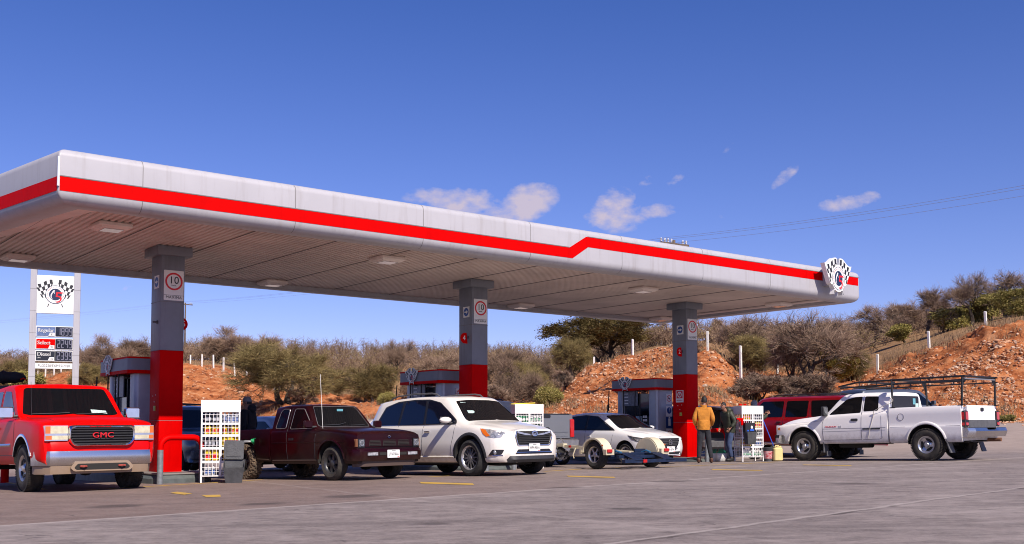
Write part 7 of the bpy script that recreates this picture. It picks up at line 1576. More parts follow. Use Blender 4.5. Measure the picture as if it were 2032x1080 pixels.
# ---------------- generic wagon body for the more distant cars
def wagon(name, label, cat, pos, a, m, L=(-3.9, .95), wb=3.0, H=1.8, W=.95, hood=1.08, belt=1.12, cowl=-.35, wind=-1.05, R_=.36, glass='glass_dark', rails=True, rim='alloy', hatch_open=False, boxy=.5, group=None):
    t = thing(name, label, cat, (pos[0], pos[1], hgt(pos[0], pos[1])), a, group=group); bpy.context.view_layer.update()
    x0, x1 = L; xr = x0 + .12
    rows = [(0, .36), (W * .8, .34), (W * .95, .34), ([(x0, W * .9), (x0 + .3, W * .98), (x1 - .4, W * .98), (x1, W * .82)], .46), ([(x0, W * .92), (x0 + .3, W), (x1 - .4, W), (x1 - .1, W * .95), (x1, W * .86)], .72), ([(x0, W * .92), (x0 + .3, W), (x1 - .4, W * .99), (x1, W * .85)], .88),
            ([(x0, W * .90), (x0 + .3, W * .965), (x1 - .4, W * .95), (x1, W * .82)], [(x0, belt - .06), (cowl, belt - .08), (x1 - .2, hood - .10), (x1, hood - .16)]),
            ([(x0, W * .86), (x0 + .3, W * .93), (cowl, W * .92), (x1 - .3, W * .82), (x1, W * .76)], [(x0, belt), (cowl, belt), (x1 - .2, hood - .05), (x1, hood - .12)]),
            ([(x0, W * .72), (xr + .2, W * .76), (wind, W * .765), (cowl - .05, W * .86), (x1, W * .68)], [(x0, belt + .08), (xr + .12 - .1 * boxy, H - .12), (xr + .5, H - .07), (wind - .3, H - .07), (wind, H - .10), (cowl - .02, belt + .03), (x1 - .2, hood - .02), (x1, hood - .1)]),
            ([(x0, W * .5), (wind, W * .6), (x1, W * .5)], [(x0, belt + .1), (xr + .16 - .1 * boxy, H - .05), (xr + .6, H - .01), (wind - .3, H - .01), (wind + .03, H - .05), (cowl + .02, belt + .04), (x1 - .15, hood), (x1, hood - .09)]),
            (0, [(x0, belt + .12), (xr + .18 - .1 * boxy, H - .03), (xr + .6, H + .01), (wind - .3, H + .01), (wind + .05, H - .03), (cowl + .04, belt + .05), (x1 - .15, hood + .01), (x1, hood - .08)])]
    body, bv = loft('body', t, rows, m, x0, x1, .09, 2, cuts=[(0, R_ + .02, R_ + .08, 0), (-wb, R_ + .02, R_ + .08, 0)]); S_ = Surf(bv)
    S_.screen('windshield', 'F', [(-W * .76, belt + .07), (W * .76, belt + .07), (W * .64, H - .12), (-W * .64, H - .12)], glass, t, r=.06)
    zt = H - .15
    for s in (-1, 1):
        xa = wind - .05; xb = wind - .95; xc = wind - 1.9; zb = belt + .04
        S_.patch('door_window', s, [(xb + .06, zb), (cowl - .18, zb), (xa - .02, zt), (xb + .06, zt)], glass, t, r=.05, off=.006); S_.patch('rear_door_window', s, [(xc + .08, zb), (xb - .06, zb), (xb - .06, zt), (xc + .08, zt)], glass, t, r=.05, off=.006)
        if xc - .1 > x0 + .55: S_.patch('quarter_window', s, [(x0 + .38, zb), (xc - .10, zb), (xc - .02, zt), (x0 + .50, zt)], glass, t, r=.05, off=.006)
        S_.line('door_seam', s, [(xb, zt), (xb, .45), (cowl - .25, .45), (cowl - .1, .8), (cowl - .15, belt)], 'ink_black', t, r=.005); S_.line('door_seam', s, [(xc, zt), (xc, .6), (xc + .15, .45), (xb, .45)], 'ink_black', t, r=.005)
        for x in (xb + .08, xc + .08): S_.line('door_handle', s, [(x, belt - .12), (x + .15, belt - .12)], 'black_plastic', t, r=.016, off=.015)
        S_.line('sill_bar', s, [(x0 + .9, .40), (cowl - .1, .40)], 'chrome', t, r=.022, off=.006)
        mirror(t, S_, s, cowl - .25, belt + .1, m, shape='box', out=.14, size=(.1, .2, .16)); S_.patch('tail_light', s, [(x0 + .0, belt - .36), (x0 + .16, belt - .34), (x0 + .16, belt - .02), (x0 + .03, belt - .02)], 'lamp_red', t, off=.006)
        S_.patch('headlight', 'F', [(s * W * .55, hood - .30), (s * W * .84, hood - .30), (s * W * .84, hood - .14), (s * W * .55, hood - .14)], 'lamp_clear', t, r=.02, off=.012)
        for x in (0, -wb): wheel(t, x, s * (W - .14), R_, R_ - .13, .24, 'spokes5', s, rimm=rim)
        if rails:
            mb = MB(); mb.tube([S_.P('T', x, s * W * .60, o_) for x, o_ in ((wind - .35, 0), (wind - .45, .06), (wind - 1.4, .07), (x0 + .75, .06), (x0 + .65, 0))], .018, 6); mb.build('roof_rail', 'black_plastic', t)
    if rails: 
        for x in (wind - .8, x0 + 1.0): mb = MB(); mb.tube([S_.P('T', x, y, .07) for y in (-W * .6, 0, W * .6)], .016, 6); mb.build('roof_crossbar', 'black_plastic', t)
    S_.patch('grille', 'F', [(-W * .5, hood - .40), (W * .5, hood - .40), (W * .5, hood - .12), (-W * .5, hood - .12)], 'ink_black', t, r=.03, off=.01)
    for i in range(3): S_.line('grille_bar', 'F', [(-W * .48, hood - .34 + i * .08), (W * .48, hood - .34 + i * .08)], 'chrome', t, r=.012, off=.018)
    for xx, nm, d in ((x1 + .03, 'front_bumper', 1), (x0 - .03, 'rear_bumper', -1)): mb = MB(); mb.rbox((xx - d * .06, 0, .52), (.26, W * 1.9, .24), .08); mb.build(nm, 'grey_plastic', t, smooth=SM)
    if hatch_open:
        mb = MB(); mb.box((x0 - .02, 0, 1.18), (.03, W * 1.35, .95)); mb.build('cargo_opening', 'underbody', t); mb = MB(); M = Matrix.Translation((x0 + .12, 0, H - .06)) @ Matrix.Rotation(math.radians(-6), 4, 'Y'); mb.rbox((-.55, 0, 0), (1.15, W * 1.5, .07), .2, M); tg = mb.build('raised_tailgate', m, t, smooth=SM); mb = MB(); mb.rbox((-.52, 0, -.045), (.8, W * 1.2, .02), .12, M); mb.build('tailgate_glass', 'glass_dark', tg)
        mb = MB(); mb.tube([(x0 + .05, W * .66, 1.35), (x0 - .45, W * .66, H - .12)], .012, 6); mb.tube([(x0 + .05, -W * .66, 1.35), (x0 - .45, -W * .66, H - .12)], .012, 6); mb.build('gas_struts', 'black_plastic', t)
    else: S_.patch('rear_window', 'B', [(-W * .66, belt + .1), (W * .66, belt + .1), (W * .58, H - .15), (-W * .58, H - .15)], glass, t, r=.06, off=.008)
    mb = MB(); mb.box(((x0 + x1) / 2, 0, .38), (x1 - x0 - .8, W * 1.2, .14)); mb.build('underside', 'underbody', t)
    return t, S_
VA = math.atan2(V.y, V.x)
paint('deep_red', (.27, .001, .004), rough=.3, coat=.5); paint('silver_blue', (.10, .115, .14), rough=.3, coat=.5, metal=.4); paint('night_blue', (.012, .016, .035), rough=.25, coat=.6); paint('charcoal', (.025, .027, .032), rough=.3, coat=.5); paint('silver', (.22, .23, .25), rough=.32, coat=.4, metal=.5); paint('pale_silver', (.42, .43, .46), rough=.32, coat=.4, metal=.3)
def fwd(a): return Vector((math.cos(a), math.sin(a)))
# long red wagon behind the white work pickup
ar = math.atan2(.746, -.666) - .04; p_ = at(1500, 860, 36.2); wagon('red_wagon', 'long dark red people carrier with tinted windows behind the white work pickup', 'suv', (p_.x - .2, 36.0), ar, MM('deep_red'), L=(-4.55, 1.0), wb=3.30, H=1.90, W=1.0, hood=1.15, belt=1.20, R_=.38, boxy=1.0)
# silver-blue wagon behind column one
a_ = VA + math.pi + .06; wagon('silver_suv', 'silver-blue off-roader with a dark grille between the leftmost column and the bottle rack', 'suv', (at(416, 900, 27.5).x, 27.6), a_, MM('silver_blue'), L=(-3.5, .85), wb=2.75, H=1.80, hood=1.10, belt=1.14, R_=.37)
# small silver car behind the maroon pickup bed
wagon('silver_car', 'pale silver car whose roof shows between the man in the cap and the maroon cab', 'car', (at(612, 900, 29.0).x, 29.4), a_ + .05, MM('pale_silver'), L=(-3.6, .8), wb=2.6, H=1.52, W=.86, hood=.92, belt=.98, wind=-1.25, cowl=-.45, R_=.32, rails=False, boxy=.1)
# night-blue van right of the middle column
wagon('blue_van', 'night-blue boxy off-roader right behind the middle column', 'suv', (at(1008, 900, 33.0).x - .17 - 2.25, 35.9), VA, MM('night_blue'), L=(-3.6, .8), wb=2.8, H=1.98, W=.93, hood=1.2, belt=1.25, R_=.39, boxy=1.0)
# car with raised tailgate
wagon('hatch_suv', 'black off-roader with its tailgate raised behind the smiling man', 'suv', (at(1442, 880, 32.0).x - 2.2, 34.8), VA, MM('charcoal'), L=(-3.35, .85), wb=2.65, H=1.70, W=.9, hood=1.05, belt=1.08, R_=.35, hatch_open=True, rails=False)
# silver car far behind the work pickup
wagon('silver_suv', 'silver-blue off-roader with roof bars showing over the white pickup cab', 'suv', (at(1846, 800, 42).x, 42.2), .35, MM('silver_blue'), L=(-3.9, .9), wb=2.85, H=1.86, W=.94, hood=1.15, belt=1.2, R_=.38)

# ---------------- silver pickup with the tow dolly
def silver_pickup():
    m = MM('silver'); a = VA + .02; tail = at(1107, 880, 27.3)
    t = thing('pickup_truck', 'silver pickup seen from its tailgate, pulling the tow dolly', 'pickup truck', (0, 0, 0), a); c = Vector((tail.x - .25, 27.45)) + fwd(a) * 4.75; t.location = (c.x, c.y, hgt(c.x, c.y)); bpy.context.view_layer.update()
    W = 1.0
    rows = [(0, .52), (.8, .50), (.96, .48), (1.0, .62), (1.0, .95), ([(-2.6, .97), (.9, .9)], [(-2.6, 1.2), (.9, 1.1)]), ([(-2.6, .93), (.9, .84)], [(-2.6, 1.28), (-.4, 1.26), (.9, 1.14)]), ([(-2.6, .76), (-1.2, .765), (-.45, .86), (.9, .7)], [(-2.6, 1.80), (-1.2, 1.83), (-.43, 1.30), (.9, 1.18)]), (0, [(-2.6, 1.88), (-1.15, 1.90), (-.38, 1.32), (.9, 1.2)])]
    b_, bv = loft('body', t, rows, m, -2.6, .95, .1, 3, cuts=[(0, .42, .48, 0)]); S_ = Surf(bv)
    S_.screen('windshield', 'F', [(-.74, 1.36), (.74, 1.36), (.64, 1.77), (-.64, 1.77)], 'glass_dark', t, r=.05)
    for s in (-1, 1):
        S_.patch('door_window', s, [(-1.5, 1.33), (-.62, 1.33), (-1.15, 1.72), (-1.5, 1.74)], 'glass_dark', t, r=.04); S_.patch('rear_door_window', s, [(-2.4, 1.33), (-1.6, 1.33), (-1.6, 1.74), (-2.4, 1.74)], 'glass_dark', t, r=.04)
        for x in (0, -3.6): wheel(t, x, s * .86, .39, .23, .26, 'spokes6', s)
    bed(t, -4.62, -2.65, W, .80, 1.49, .50, m, -3.6, .48)
    mb = MB(); mb.rbox((-4.66, 0, 1.17), (.07, 1.66, .64), .03, ax='X'); tg = mb.build('tailgate', m, t, smooth=SM); mb = MB(); mb.rbox((-4.705, 0, 1.43), (.02, .26, .08), .03, ax='X'); mb.build('gate_handle', 'ink_black', tg)
    mb = MB(); [mb.box((-4.70, 0, z), (.012, 1.5, .02)) for z in (1.02, .92)]; mb.build('gate_ribs', m, tg); mb = MB(); mb.box((-4.665, 0, 1.495), (.09, 1.7, .02)); mb.build('gate_cap', 'black_plastic', tg)
    for s in (-1, 1): mb = MB(); mb.rbox((-4.64, s * .92, 1.12), (.12, .14, .48), .03, ax='X'); mb.build('tail_light', 'lamp_red', t, smooth=SM)
    mb = MB(); mb.rbox((-4.80, 0, .74), (.22, 1.96, .20), .06); mb.build('rear_bumper', 'alloy', t, smooth=SM); mb = MB(); mb.box((-4.70, 0, .55), (.2, 1.7, .14)); mb.box((-4.9, 0, .50), (.28, .09, .09)); mb.sphere((-5.02, 0, .58), .035, 10); mb.build('tow_hitch', 'underbody', t)
    M = Matrix.Translation((-4.86, -.55, .62)) @ Matrix.Rotation(.5, 4, 'X'); mb = MB(); mb.box((0, 0, 0), (.02, .26, .14), M); mb.build('licence_plate', 'alloy', t)
    underframe(t, -4.5, .8, .52); axle(t, 0, .39, .7); axle(t, -3.6, .39, .7)
    return t
silver_pickup()
def tow_dolly():
    cr = mat('dolly_cream', (.62, .56, .40), .45, var=.06, vscale=4, coat=.2, dirt=(DUST, .2, .6, .5)); bl = mat('dolly_blue', (.004, .013, .042), .5, var=.3, vscale=8)
    g = gpy(1188, 931); pn = Vector((1.98, 24.9)); a = VA; f = fwd(a); lf = Vector((-f.y, f.x)); c = pn - lf * .92      # near wheel is on the left of the towing direction
    t = thing('tow_dolly', 'cream and blue two-wheeled car tow dolly hitched to the silver pickup', 'tow dolly', (c.x, c.y, hgt(c.x, c.y)), a); bpy.context.view_layer.update()
    for s in (1, -1):
        wheel(t, 0, s * .90, .335, .19, .21, 'spokes5', s, tyre='black_rubber')
        # half-round mudguard with a flat outer lip and end lamp
        mb = MB(); n = 18; vs = []
        prof = [(.36, -.13), (.40, -.13), (.40, .13), (.36, .13)]; k = 4
        for i in range(n + 1):
            q = math.radians(8 + 164 * i / n)
            for r, y in prof: vs.append((r * math.cos(q), s * (.90 + y * 1.05), .335 + r * math.sin(q)))
        mb.add(vs, [(i * k + j, i * k + (j + 1) % k, (i + 1) * k + (j + 1) % k, (i + 1) * k + j) for i in range(n) for j in range(k)] + [tuple(range(k)), tuple(range(n * k, n * k + k))])
        mb.box((-.43, s * .92, .40), (.10, .26, .13)); mb.box((.42, s * .92, .40), (.06, .26, .10)); gd = mb.build('mudguard', cr, t, smooth=math.radians(40))
        mb = MB(); mb.rbox((-.49, s * .95, .43), (.05, .16, .08), .02, ax='X'); mb.build('tail_light', 'lamp_red', gd); mb = MB(); mb.box((-.34, s * 1.04, .56), (.05, .01, .035)); mb.build('side_reflector', 'lamp_amber', gd)
        # inner flat half-moon plate (seen on the far guard)
        mb = MB(); pts = [(.37 * math.cos(math.radians(6 + 168 * i / 20)), .37 * math.sin(math.radians(6 + 168 * i / 20))) for i in range(21)]; mb.prism(pts, .012, basis((0, s * .765, .335), (1, 0, 0), (0, 0, 1), (0, -s, 0))); mb.build('guard_plate', cr, gd)
    mb = MB(); mb.box((0, 0, .32), (.10, 1.56, .10)); mb.build('axle_beam', 'underbody', t)
    mb = MB(); mb.tube([(-.2, 0, .36), (.9, 0, .36), (1.35, 0, .46), (2.15, 0, .50)], .055, 4); mb.box((2.28, 0, .53), (.26, .13, .08)); tg = mb.build('tongue', cr, t)
    mb = MB(); mb.tube([(.3, .70, .36), (1.25, .05, .44)], .04, 4); mb.tube([(.3, -.70, .36), (1.25, -.05, .44)], .04, 4); mb.build('tongue_brace', cr, tg); mb = MB(); mb.text('MAX', .12, face_m((1.0, .058, .40), (-1, 0, 0), (0, 0, 1)), .002, xs=1.3); mb.build('lettering', 'ink_black', tg)
    mb = MB(); mb.box((1.9, .07, .50), (.08, .02, .06)); mb.build('side_reflector', 'lamp_red', tg)
    mb = MB(); mb.tube([(2.2, 0, .58), (2.3, 0, .68), (2.42, 0, .66)], .018, 6); mb.build('coupler_latch', 'alloy', tg)
    for s in (1, -1):
        for i in range(13):
            q = i / 12; p = Vector((2.0 + .55 * q, s * .06, .46 - .30 * math.sin(math.pi * q))); mb = MB(); M = Matrix.Translation(p) @ Matrix.Rotation(math.pi / 2 * (i % 2), 4, 'X') @ Matrix.Rotation(math.atan2(-math.cos(math.pi * q) * .9, 1) * -1, 4, 'Y'); mb.tube([(.032 * math.cos(w), 0, .018 * math.sin(w)) for w in [2 * math.pi * k_ / 8 for k_ in range(8)]], .006, 4, M=M, closed=True); mb.build('chain_link', 'alloy', t)
    mb = MB(); mb.tube([(1.7, .05, .46), (1.72, .12, .28), (1.68, .12, .2)], .014, 5); mb.build('jack_stand', cr, t)
    # deck, wheel cradles, ramps
    mb = MB(); mb.box((-.30, 0, .33), (.12, 1.62, .10)); mb.box((-.62, 0, .29), (.10, 1.62, .07)); mb.box((.22, 0, .33), (.10, 1.5, .08)); mb.build('deck_frame', bl, t, bevel=.006)
    mb = MB(); mb.box((-.98, -.05, .20), (.11, 2.05, .08)); rr = mb.build('rear_beam', bl, t, bevel=.006); 
    for y in (.35,): mb = MB(); mb.box((-1.045, y, .20), (.02, .12, .07)); mb.build('tail_reflector', 'lamp_red', rr)
    for s in (1, -1):
        mb = MB(); mb.box((-.30, s * .50, .36), (.55, .36, .025)); mb.box((-.02, s * .50, .41), (.05, .36, .10)); mb.add([(-.58, s * .34, .37), (-.58, s * .66, .37), (-1.05, s * .66, .22), (-1.05, s * .34, .22)], [(0, 1, 2, 3)]); mb.build('wheel_cradle', bl, t, bevel=.004)
        mb = MB(); mb.tube([(-.1, s * .5, .38), (-.25, s * .5, .42), (-.4, s * .48, .38)], .025, 6); mb.build('strap', mat('strap_blue', (.02, .12, .25), .8), t)
tow_dolly()
# ------------------------------------------------------------------ people
def skin_mesh(name, pts, edges, m, parent, sub_=2, root=0):
    """pts: list of (x, y, z, radius)"""
    me = bpy.data.meshes.new(name); me.from_pydata([p[:3] for p in pts], edges, []); o = bpy.data.objects.new(name, me); COL.objects.link(o)
    sk = o.modifiers.new('skin', 'SKIN'); sk.use_smooth_shade = True; ss = o.modifiers.new('sub', 'SUBSURF'); ss.levels = ss.render_levels = sub_
    for i, v in enumerate(me.skin_vertices[0].data):
        r = pts[i][3]; v.radius = (r, r) if not isinstance(r, tuple) else r; v.use_root = (i == root)
    bpy.context.view_layer.update(); dg = bpy.context.evaluated_depsgraph_get(); nm = bpy.data.meshes.new_from_object(o.evaluated_get(dg)); o.modifiers.clear(); o.data = nm
    nm.materials.clear(); nm.materials.append(MM(m) if isinstance(m, str) else m); nm.polygons.foreach_set('use_smooth', [True] * len(nm.polygons)); o.parent = parent; return o
def person(label, loc, rz, J, jacket, trousers, hair='hair_black', shoe='shoe_dark', cap=None, hood=False, puff=0.0, scale=1.0, beanie=None, legs=True, skin='skin', smile=False):
    """J overrides joints of a standing figure that faces +Y"""
    D = dict(pel=(0, 0, .96), wai=(0, .0, 1.10), che=(0, .0, 1.30), nec=(0, -.01, 1.47), hed=(0, .02, 1.60), shL=(-.18, 0, 1.40), shR=(.18, 0, 1.40), elL=(-.25, -.04, 1.13), elR=(.25, -.04, 1.13), wrL=(-.24, .08, .92), wrR=(.24, .08, .92),
             hiL=(-.09, 0, .90), hiR=(.09, 0, .90), knL=(-.10, .03, .50), knR=(.10, .03, .50), anL=(-.11, -.02, .09), anR=(.11, -.02, .09), face=0.0)
    D.update(J); t = thing('person', label, 'person', loc, rz, 'people at the fuel station'); t.scale = (scale,) * 3
    V_ = lambda k: Vector(D[k])
    def pt(k, r): return (*D[k], r)
    P_ = [pt('pel', (.10, .075)), pt('wai', (.10, .075)), pt('che', (.13, .09)), pt('nec', .055), pt('hed', .06), pt('shL', .06), pt('shR', .06), pt('elL', .042), pt('elR', .042), pt('wrL', .028), pt('wrR', .028), pt('hiL', .06), pt('hiR', .06), pt('knL', .055), pt('knR', .055), pt('anL', .038), pt('anR', .038)]
    E_ = [(0, 1), (1, 2), (2, 3), (3, 4), (2, 5), (2, 6), (5, 7), (6, 8), (7, 9), (8, 10), (0, 11), (0, 12), (11, 13), (12, 14), (13, 15), (14, 16)]
    body = skin_mesh('body', P_, E_, skin, t, 1)
    # head with brow, nose, chin, ears
    h = V_('hed') + Vector((0, 0, .035)); fr = Matrix.Rotation(D['face'], 4, 'Z'); M = Matrix.Translation(h) @ fr
    mb = MB(); n = 20; k = 14; vs = []
    for j in range(k + 1):
        th = math.pi * j / k
        for i in range(n):
            ph = 2 * math.pi * i / n; x, y, z = math.sin(th) * math.cos(ph), math.sin(th) * math.sin(ph), math.cos(th)
            X, Y_, Z_ = x * .074, y * .093, z * .118
            if z < -.1: X *= 1 + z * .32; Y_ *= 1 + (z * .20 if y > 0 else z * .35)
            if y > .8 and abs(x) < .3: Y_ += .016 * math.exp(-((z + .12) / .18) ** 2) * (1 - abs(x) / .3)      # nose
            if y > .5: Y_ -= .006 * math.exp(-((z - .12) / .10) ** 2) * (abs(x) > .12)                           # eye sockets
            vs.append((X, Y_, Z_))
    mb.add(vs, [(j * n + i, (j + 1) * n + i, (j + 1) * n + (i + 1) % n, j * n + (i + 1) % n) for j in range(k) for i in range(n)], M)
    for s in (-1, 1): mb.sphere((s * .075, -.005, -.005), (.010, .022, .032), 8, M)
    hd = mb.build('head', skin, t, smooth=math.radians(60))
    mb = MB()
    for s in (-1, 1): mb.sphere((s * .030, .083, .016), (.012, .006, .007), 8, M); mb.box((s * .030, .090, .036), (.032, .006, .006), M)
    mb.build('eyes', 'ink_black', hd); mb = MB(); mb.sphere((0, .087, -.052), (.026, .006, .007 if smile else .005), 10, M); mb.build('mouth', mat('teeth', (.42, .30, .26), .5) if smile else mat('lip', (.20, .07, .06), .5), hd)
    if cap:
        mb = MB(); mb.lathe([(0, .135), (.04, .130), (.075, .105), (.092, .06), (.095, .02), (.09, .018)], 20, M @ Matrix.Scale(1.06, 4, (0, 1, 0))); c = mb.build('cap', cap, hd, smooth=SM)
        mb = MB(); pts = [(.085 * math.cos(a), .06 + .115 * math.sin(a)) for a in [math.pi * i / 12 for i in range(13)]]; mb.prism(pts, .008, M @ Matrix.Translation((0, .01, .035)) @ Matrix.Rotation(-.12, 4, 'X')); mb.build('cap_visor', 'cap_black', c)
    elif beanie:
        mb = MB(); mb.lathe([(0, .150), (.05, .140), (.085, .10), (.096, .05), (.094, .01), (.102, .008), (.10, -.02), (.09, -.02)], 20, M); mb.build('beanie', beanie, hd, smooth=SM)
    if hair:
        mb = MB(); vs = []; k2 = 9
        for j in range(k2 + 1):
            th = math.pi * .60 * j / k2
            for i in range(n):
                ph = 2 * math.pi * i / n; x, y, z = math.sin(th) * math.cos(ph), math.sin(th) * math.sin(ph), math.cos(th)
                lim = .25 if y > .3 else -1
                if z < lim: z = lim
                q = 1.02 if z > lim else 1.0; vs.append((x * .077 * q, y * .094 * q - .005, z * .122 * q + .003))
        mb.add(vs, [(j * n + i, (j + 1) * n + i, (j + 1) * n + (i + 1) % n, j * n + (i + 1) % n) for j in range(k2) for i in range(n)], M); mb.build('hair', hair, hd, smooth=math.radians(60))
    # jacket, collar or hood
    g = 1 + puff; p0 = V_('pel') - Vector((0, 0, .16))
    JP = [(*p0, (.165 * g, .125 * g)), (*V_('wai'), (.165 * g, .13 * g)), (*V_('che'), (.178 * g, .135 * g)), (*(V_('nec') + Vector((0, 0, -.02))), .085 * g), pt('shL', .082 * g), pt('shR', .082 * g), pt('elL', .066 * g), pt('elR', .066 * g), (*(V_('wrL').lerp(V_('elL'), .08)), .048 * g), (*(V_('wrR').lerp(V_('elR'), .08)), .048 * g)]
    jk = skin_mesh('jacket', JP, [(0, 1), (1, 2), (2, 3), (2, 4), (2, 5), (4, 6), (5, 7), (6, 8), (7, 9)], jacket, t, 2)
    if hood: mb = MB(); mb.sphere(V_('nec') + Vector((0, -.09, .03)), (.13, .09, .10), 14); mb.build('hood', jacket, jk, smooth=math.radians(60))
    else: mb = MB(); mb.lathe([(.062, -.02), (.085, -.03), (.088, .045), (.070, .05)], 18, Matrix.Translation(V_('nec') + Vector((0, 0, .0)))); mb.build('collar', jacket, jk, smooth=SM)
    mb = MB(); mb.lathe([(.150 * g, -.115), (.158 * g, -.12), (.166 * g, -.10), (.160 * g, -.06), (.172 * g, -.03), (.170 * g, .12), (.14 * g, .15)], 24, Matrix.Translation(V_('pel')) @ Matrix.Diagonal((1, .80, 1, 1))); mb.build('hem', jacket, jk, smooth=SM)
    if legs:
        TP = [(*(V_('pel') + Vector((0, 0, .07))), (.125, .09)), (*(V_('pel') + Vector((0, 0, -.05))), (.14, .105)), pt('hiL', .10), pt('hiR', .10), pt('knL', .075), pt('knR', .075), (*(V_('anL') + Vector((0, 0, .02))), .058), (*(V_('anR') + Vector((0, 0, .02))), .058)]
        skin_mesh('trousers', TP, [(0, 1), (1, 2), (1, 3), (2, 4), (3, 5), (4, 6), (5, 7)], trousers, t, 2)
        for a in ('anL', 'anR'):
            c = V_(a); mb = MB(); mb.sphere(c + Vector((0, .06, -.035)), (.048, .135, .05), 14); mb.v = [Vector((v.x, v.y, max(v.z, c.z - .085))) for v in mb.v]; mb.sphere(c + Vector((0, -.01, .0)), (.045, .06, .06), 12); mb.build('shoe', shoe, t, smooth=SM)
    # hands with palm, four fingers and thumb
    for s, w, e in ((-1, 'wrL', 'elL'), (1, 'wrR', 'elR')):
        W_, E2 = V_(w), V_(e); d = (W_ - E2).normalized(); inn = Vector((-s, 0, 0)); inn = (inn - d * inn.dot(d)).normalized(); f = d.cross(inn) * s
        Q = lambda a, b, c: tuple(W_ + d * a + f * b + inn * c)
        pts = [(*Q(0, 0, 0), .026), (*Q(.045, 0, 0), (.034, .018)), (*Q(.085, 0, .004), (.036, .015))]; ed = [(0, 1), (1, 2)]
        for i, L in enumerate((.066, .075, .070, .055)):
            b = .030 - .020 * i; k = len(pts); pts += [(*Q(.095, b, .006), .010), (*Q(.095 + L * .5, b * 1.1, .016), .0095), (*Q(.095 + L * .85, b * 1.1, .040), .008)]; ed += [(2, k), (k, k + 1), (k + 1, k + 2)]
        k = len(pts); pts += [(*Q(.03, .040, .010), .012), (*Q(.062, .056, .026), .011), (*Q(.088, .056, .040), .009)]; ed += [(1, k), (k, k + 1), (k + 1, k + 2)]
        skin_mesh('hand', pts, ed, skin, t, 1)
    return t
mat('hair_black', (.012, .009, .008), .7); mat('ochre_cloth', (.52, .20, .022), .85, var=.18, vscale=7, bump=.6, bscale=16); mat('black_cloth', (.008, .008, .011), .9, var=.2, vscale=6, bump=.4, bscale=14); mat('dark_denim', (.018, .018, .024), .9, var=.3, vscale=8, bump=.4, bscale=16)
mat('blue_denim', (.035, .055, .12), .9, var=.35, vscale=7, bump=.4, bscale=16); mat('green_puffer', (.030, .034, .020), .6, var=.25, vscale=5, bump=.8, bscale=12); mat('shoe_brown', (.09, .035, .018), .6); mat('shoe_dark', (.012, .011, .011), .6); mat('cap_black', (.010, .010, .014), .8); mat('cap_grey', (.16, .16, .17), .8); mat('beanie_grey', (.25, .25, .26), .95, var=.2, vscale=30, bump=.5)
def foot(px, Y): x = (px - CX) / F * Y; return Vector((x, Y, hgt(x, Y)))
person('man in an ochre jacket and dark jeans seen from behind beside the rightmost column', foot(1396, 28.8), -.12, dict(hed=(.02, .03, 1.60), shL=(-.17, 0, 1.40), shR=(.17, 0, 1.40), pel=(0, 0, .99), elL=(-.245, -.03, 1.16), wrL=(-.20, .13, .97), elR=(.235, -.05, 1.15), wrR=(.20, .13, .97), knL=(-.11, .04, .50), anL=(-.14, .02, .09), knR=(.13, .05, .50), anR=(.19, .03, .09)), 'ochre_cloth', 'dark_denim', shoe='shoe_brown', scale=1.04)
# puckers and pocket seams of the ochre jacket
person('smiling man in a dark green puffer jacket and jeans by the open tailgate', foot(1446, 29.9), math.radians(120), dict(pel=(0, -.02, .94), wai=(0, .02, 1.08), che=(0, .07, 1.26), nec=(0, .13, 1.42), hed=(0, .20, 1.53), shL=(-.18, .08, 1.36), shR=(.18, .08, 1.36), elL=(-.26, .0, 1.12), wrL=(-.22, .14, .95), elR=(.25, .02, 1.10), wrR=(.20, .16, .95), hiL=(-.09, -.02, .88), hiR=(.09, -.02, .88), knL=(-.10, .10, .50), anL=(-.11, .02, .09), knR=(.12, -.06, .50), anR=(.12, -.24, .10), face=.35), 'green_puffer', 'blue_denim', hood=True, puff=.08, smile=True, scale=1.0)
person('man in a black hoodie and a grey-backed cap standing behind the maroon bed', foot(492, 24.2), math.radians(78), dict(face=.1), 'black_cloth', 'dark_denim', cap='cap_grey', hood=True, puff=.26, scale=1.045)
person('person in a grey beanie and dark jacket leaning at the red wagon window', foot(1493, 32.4), math.radians(-80), dict(hed=(0, .05, 1.58), elR=(.22, .22, 1.20), wrR=(.12, .42, 1.34), elL=(-.2, .20, 1.2), wrL=(-.08, .42, 1.36), face=-.2), 'green_puffer', 'dark_denim', beanie='beanie_grey', puff=.12, scale=1.03)
person('person in a dark jacket bending behind the middle bottle rack', foot(1073, 27.6), math.radians(70), dict(pel=(0, -.08, .90), wai=(0, 0, 1.04), che=(0, .12, 1.20), nec=(0, .24, 1.33), hed=(0, .34, 1.42), shL=(-.18, .14, 1.30), shR=(.18, .14, 1.30), elL=(-.26, .16, 1.04), wrL=(-.2, .30, .88), elR=(.26, .16, 1.04), wrR=(.2, .30, .88)), 'black_cloth', 'dark_denim', beanie='cap_grey', puff=.15)

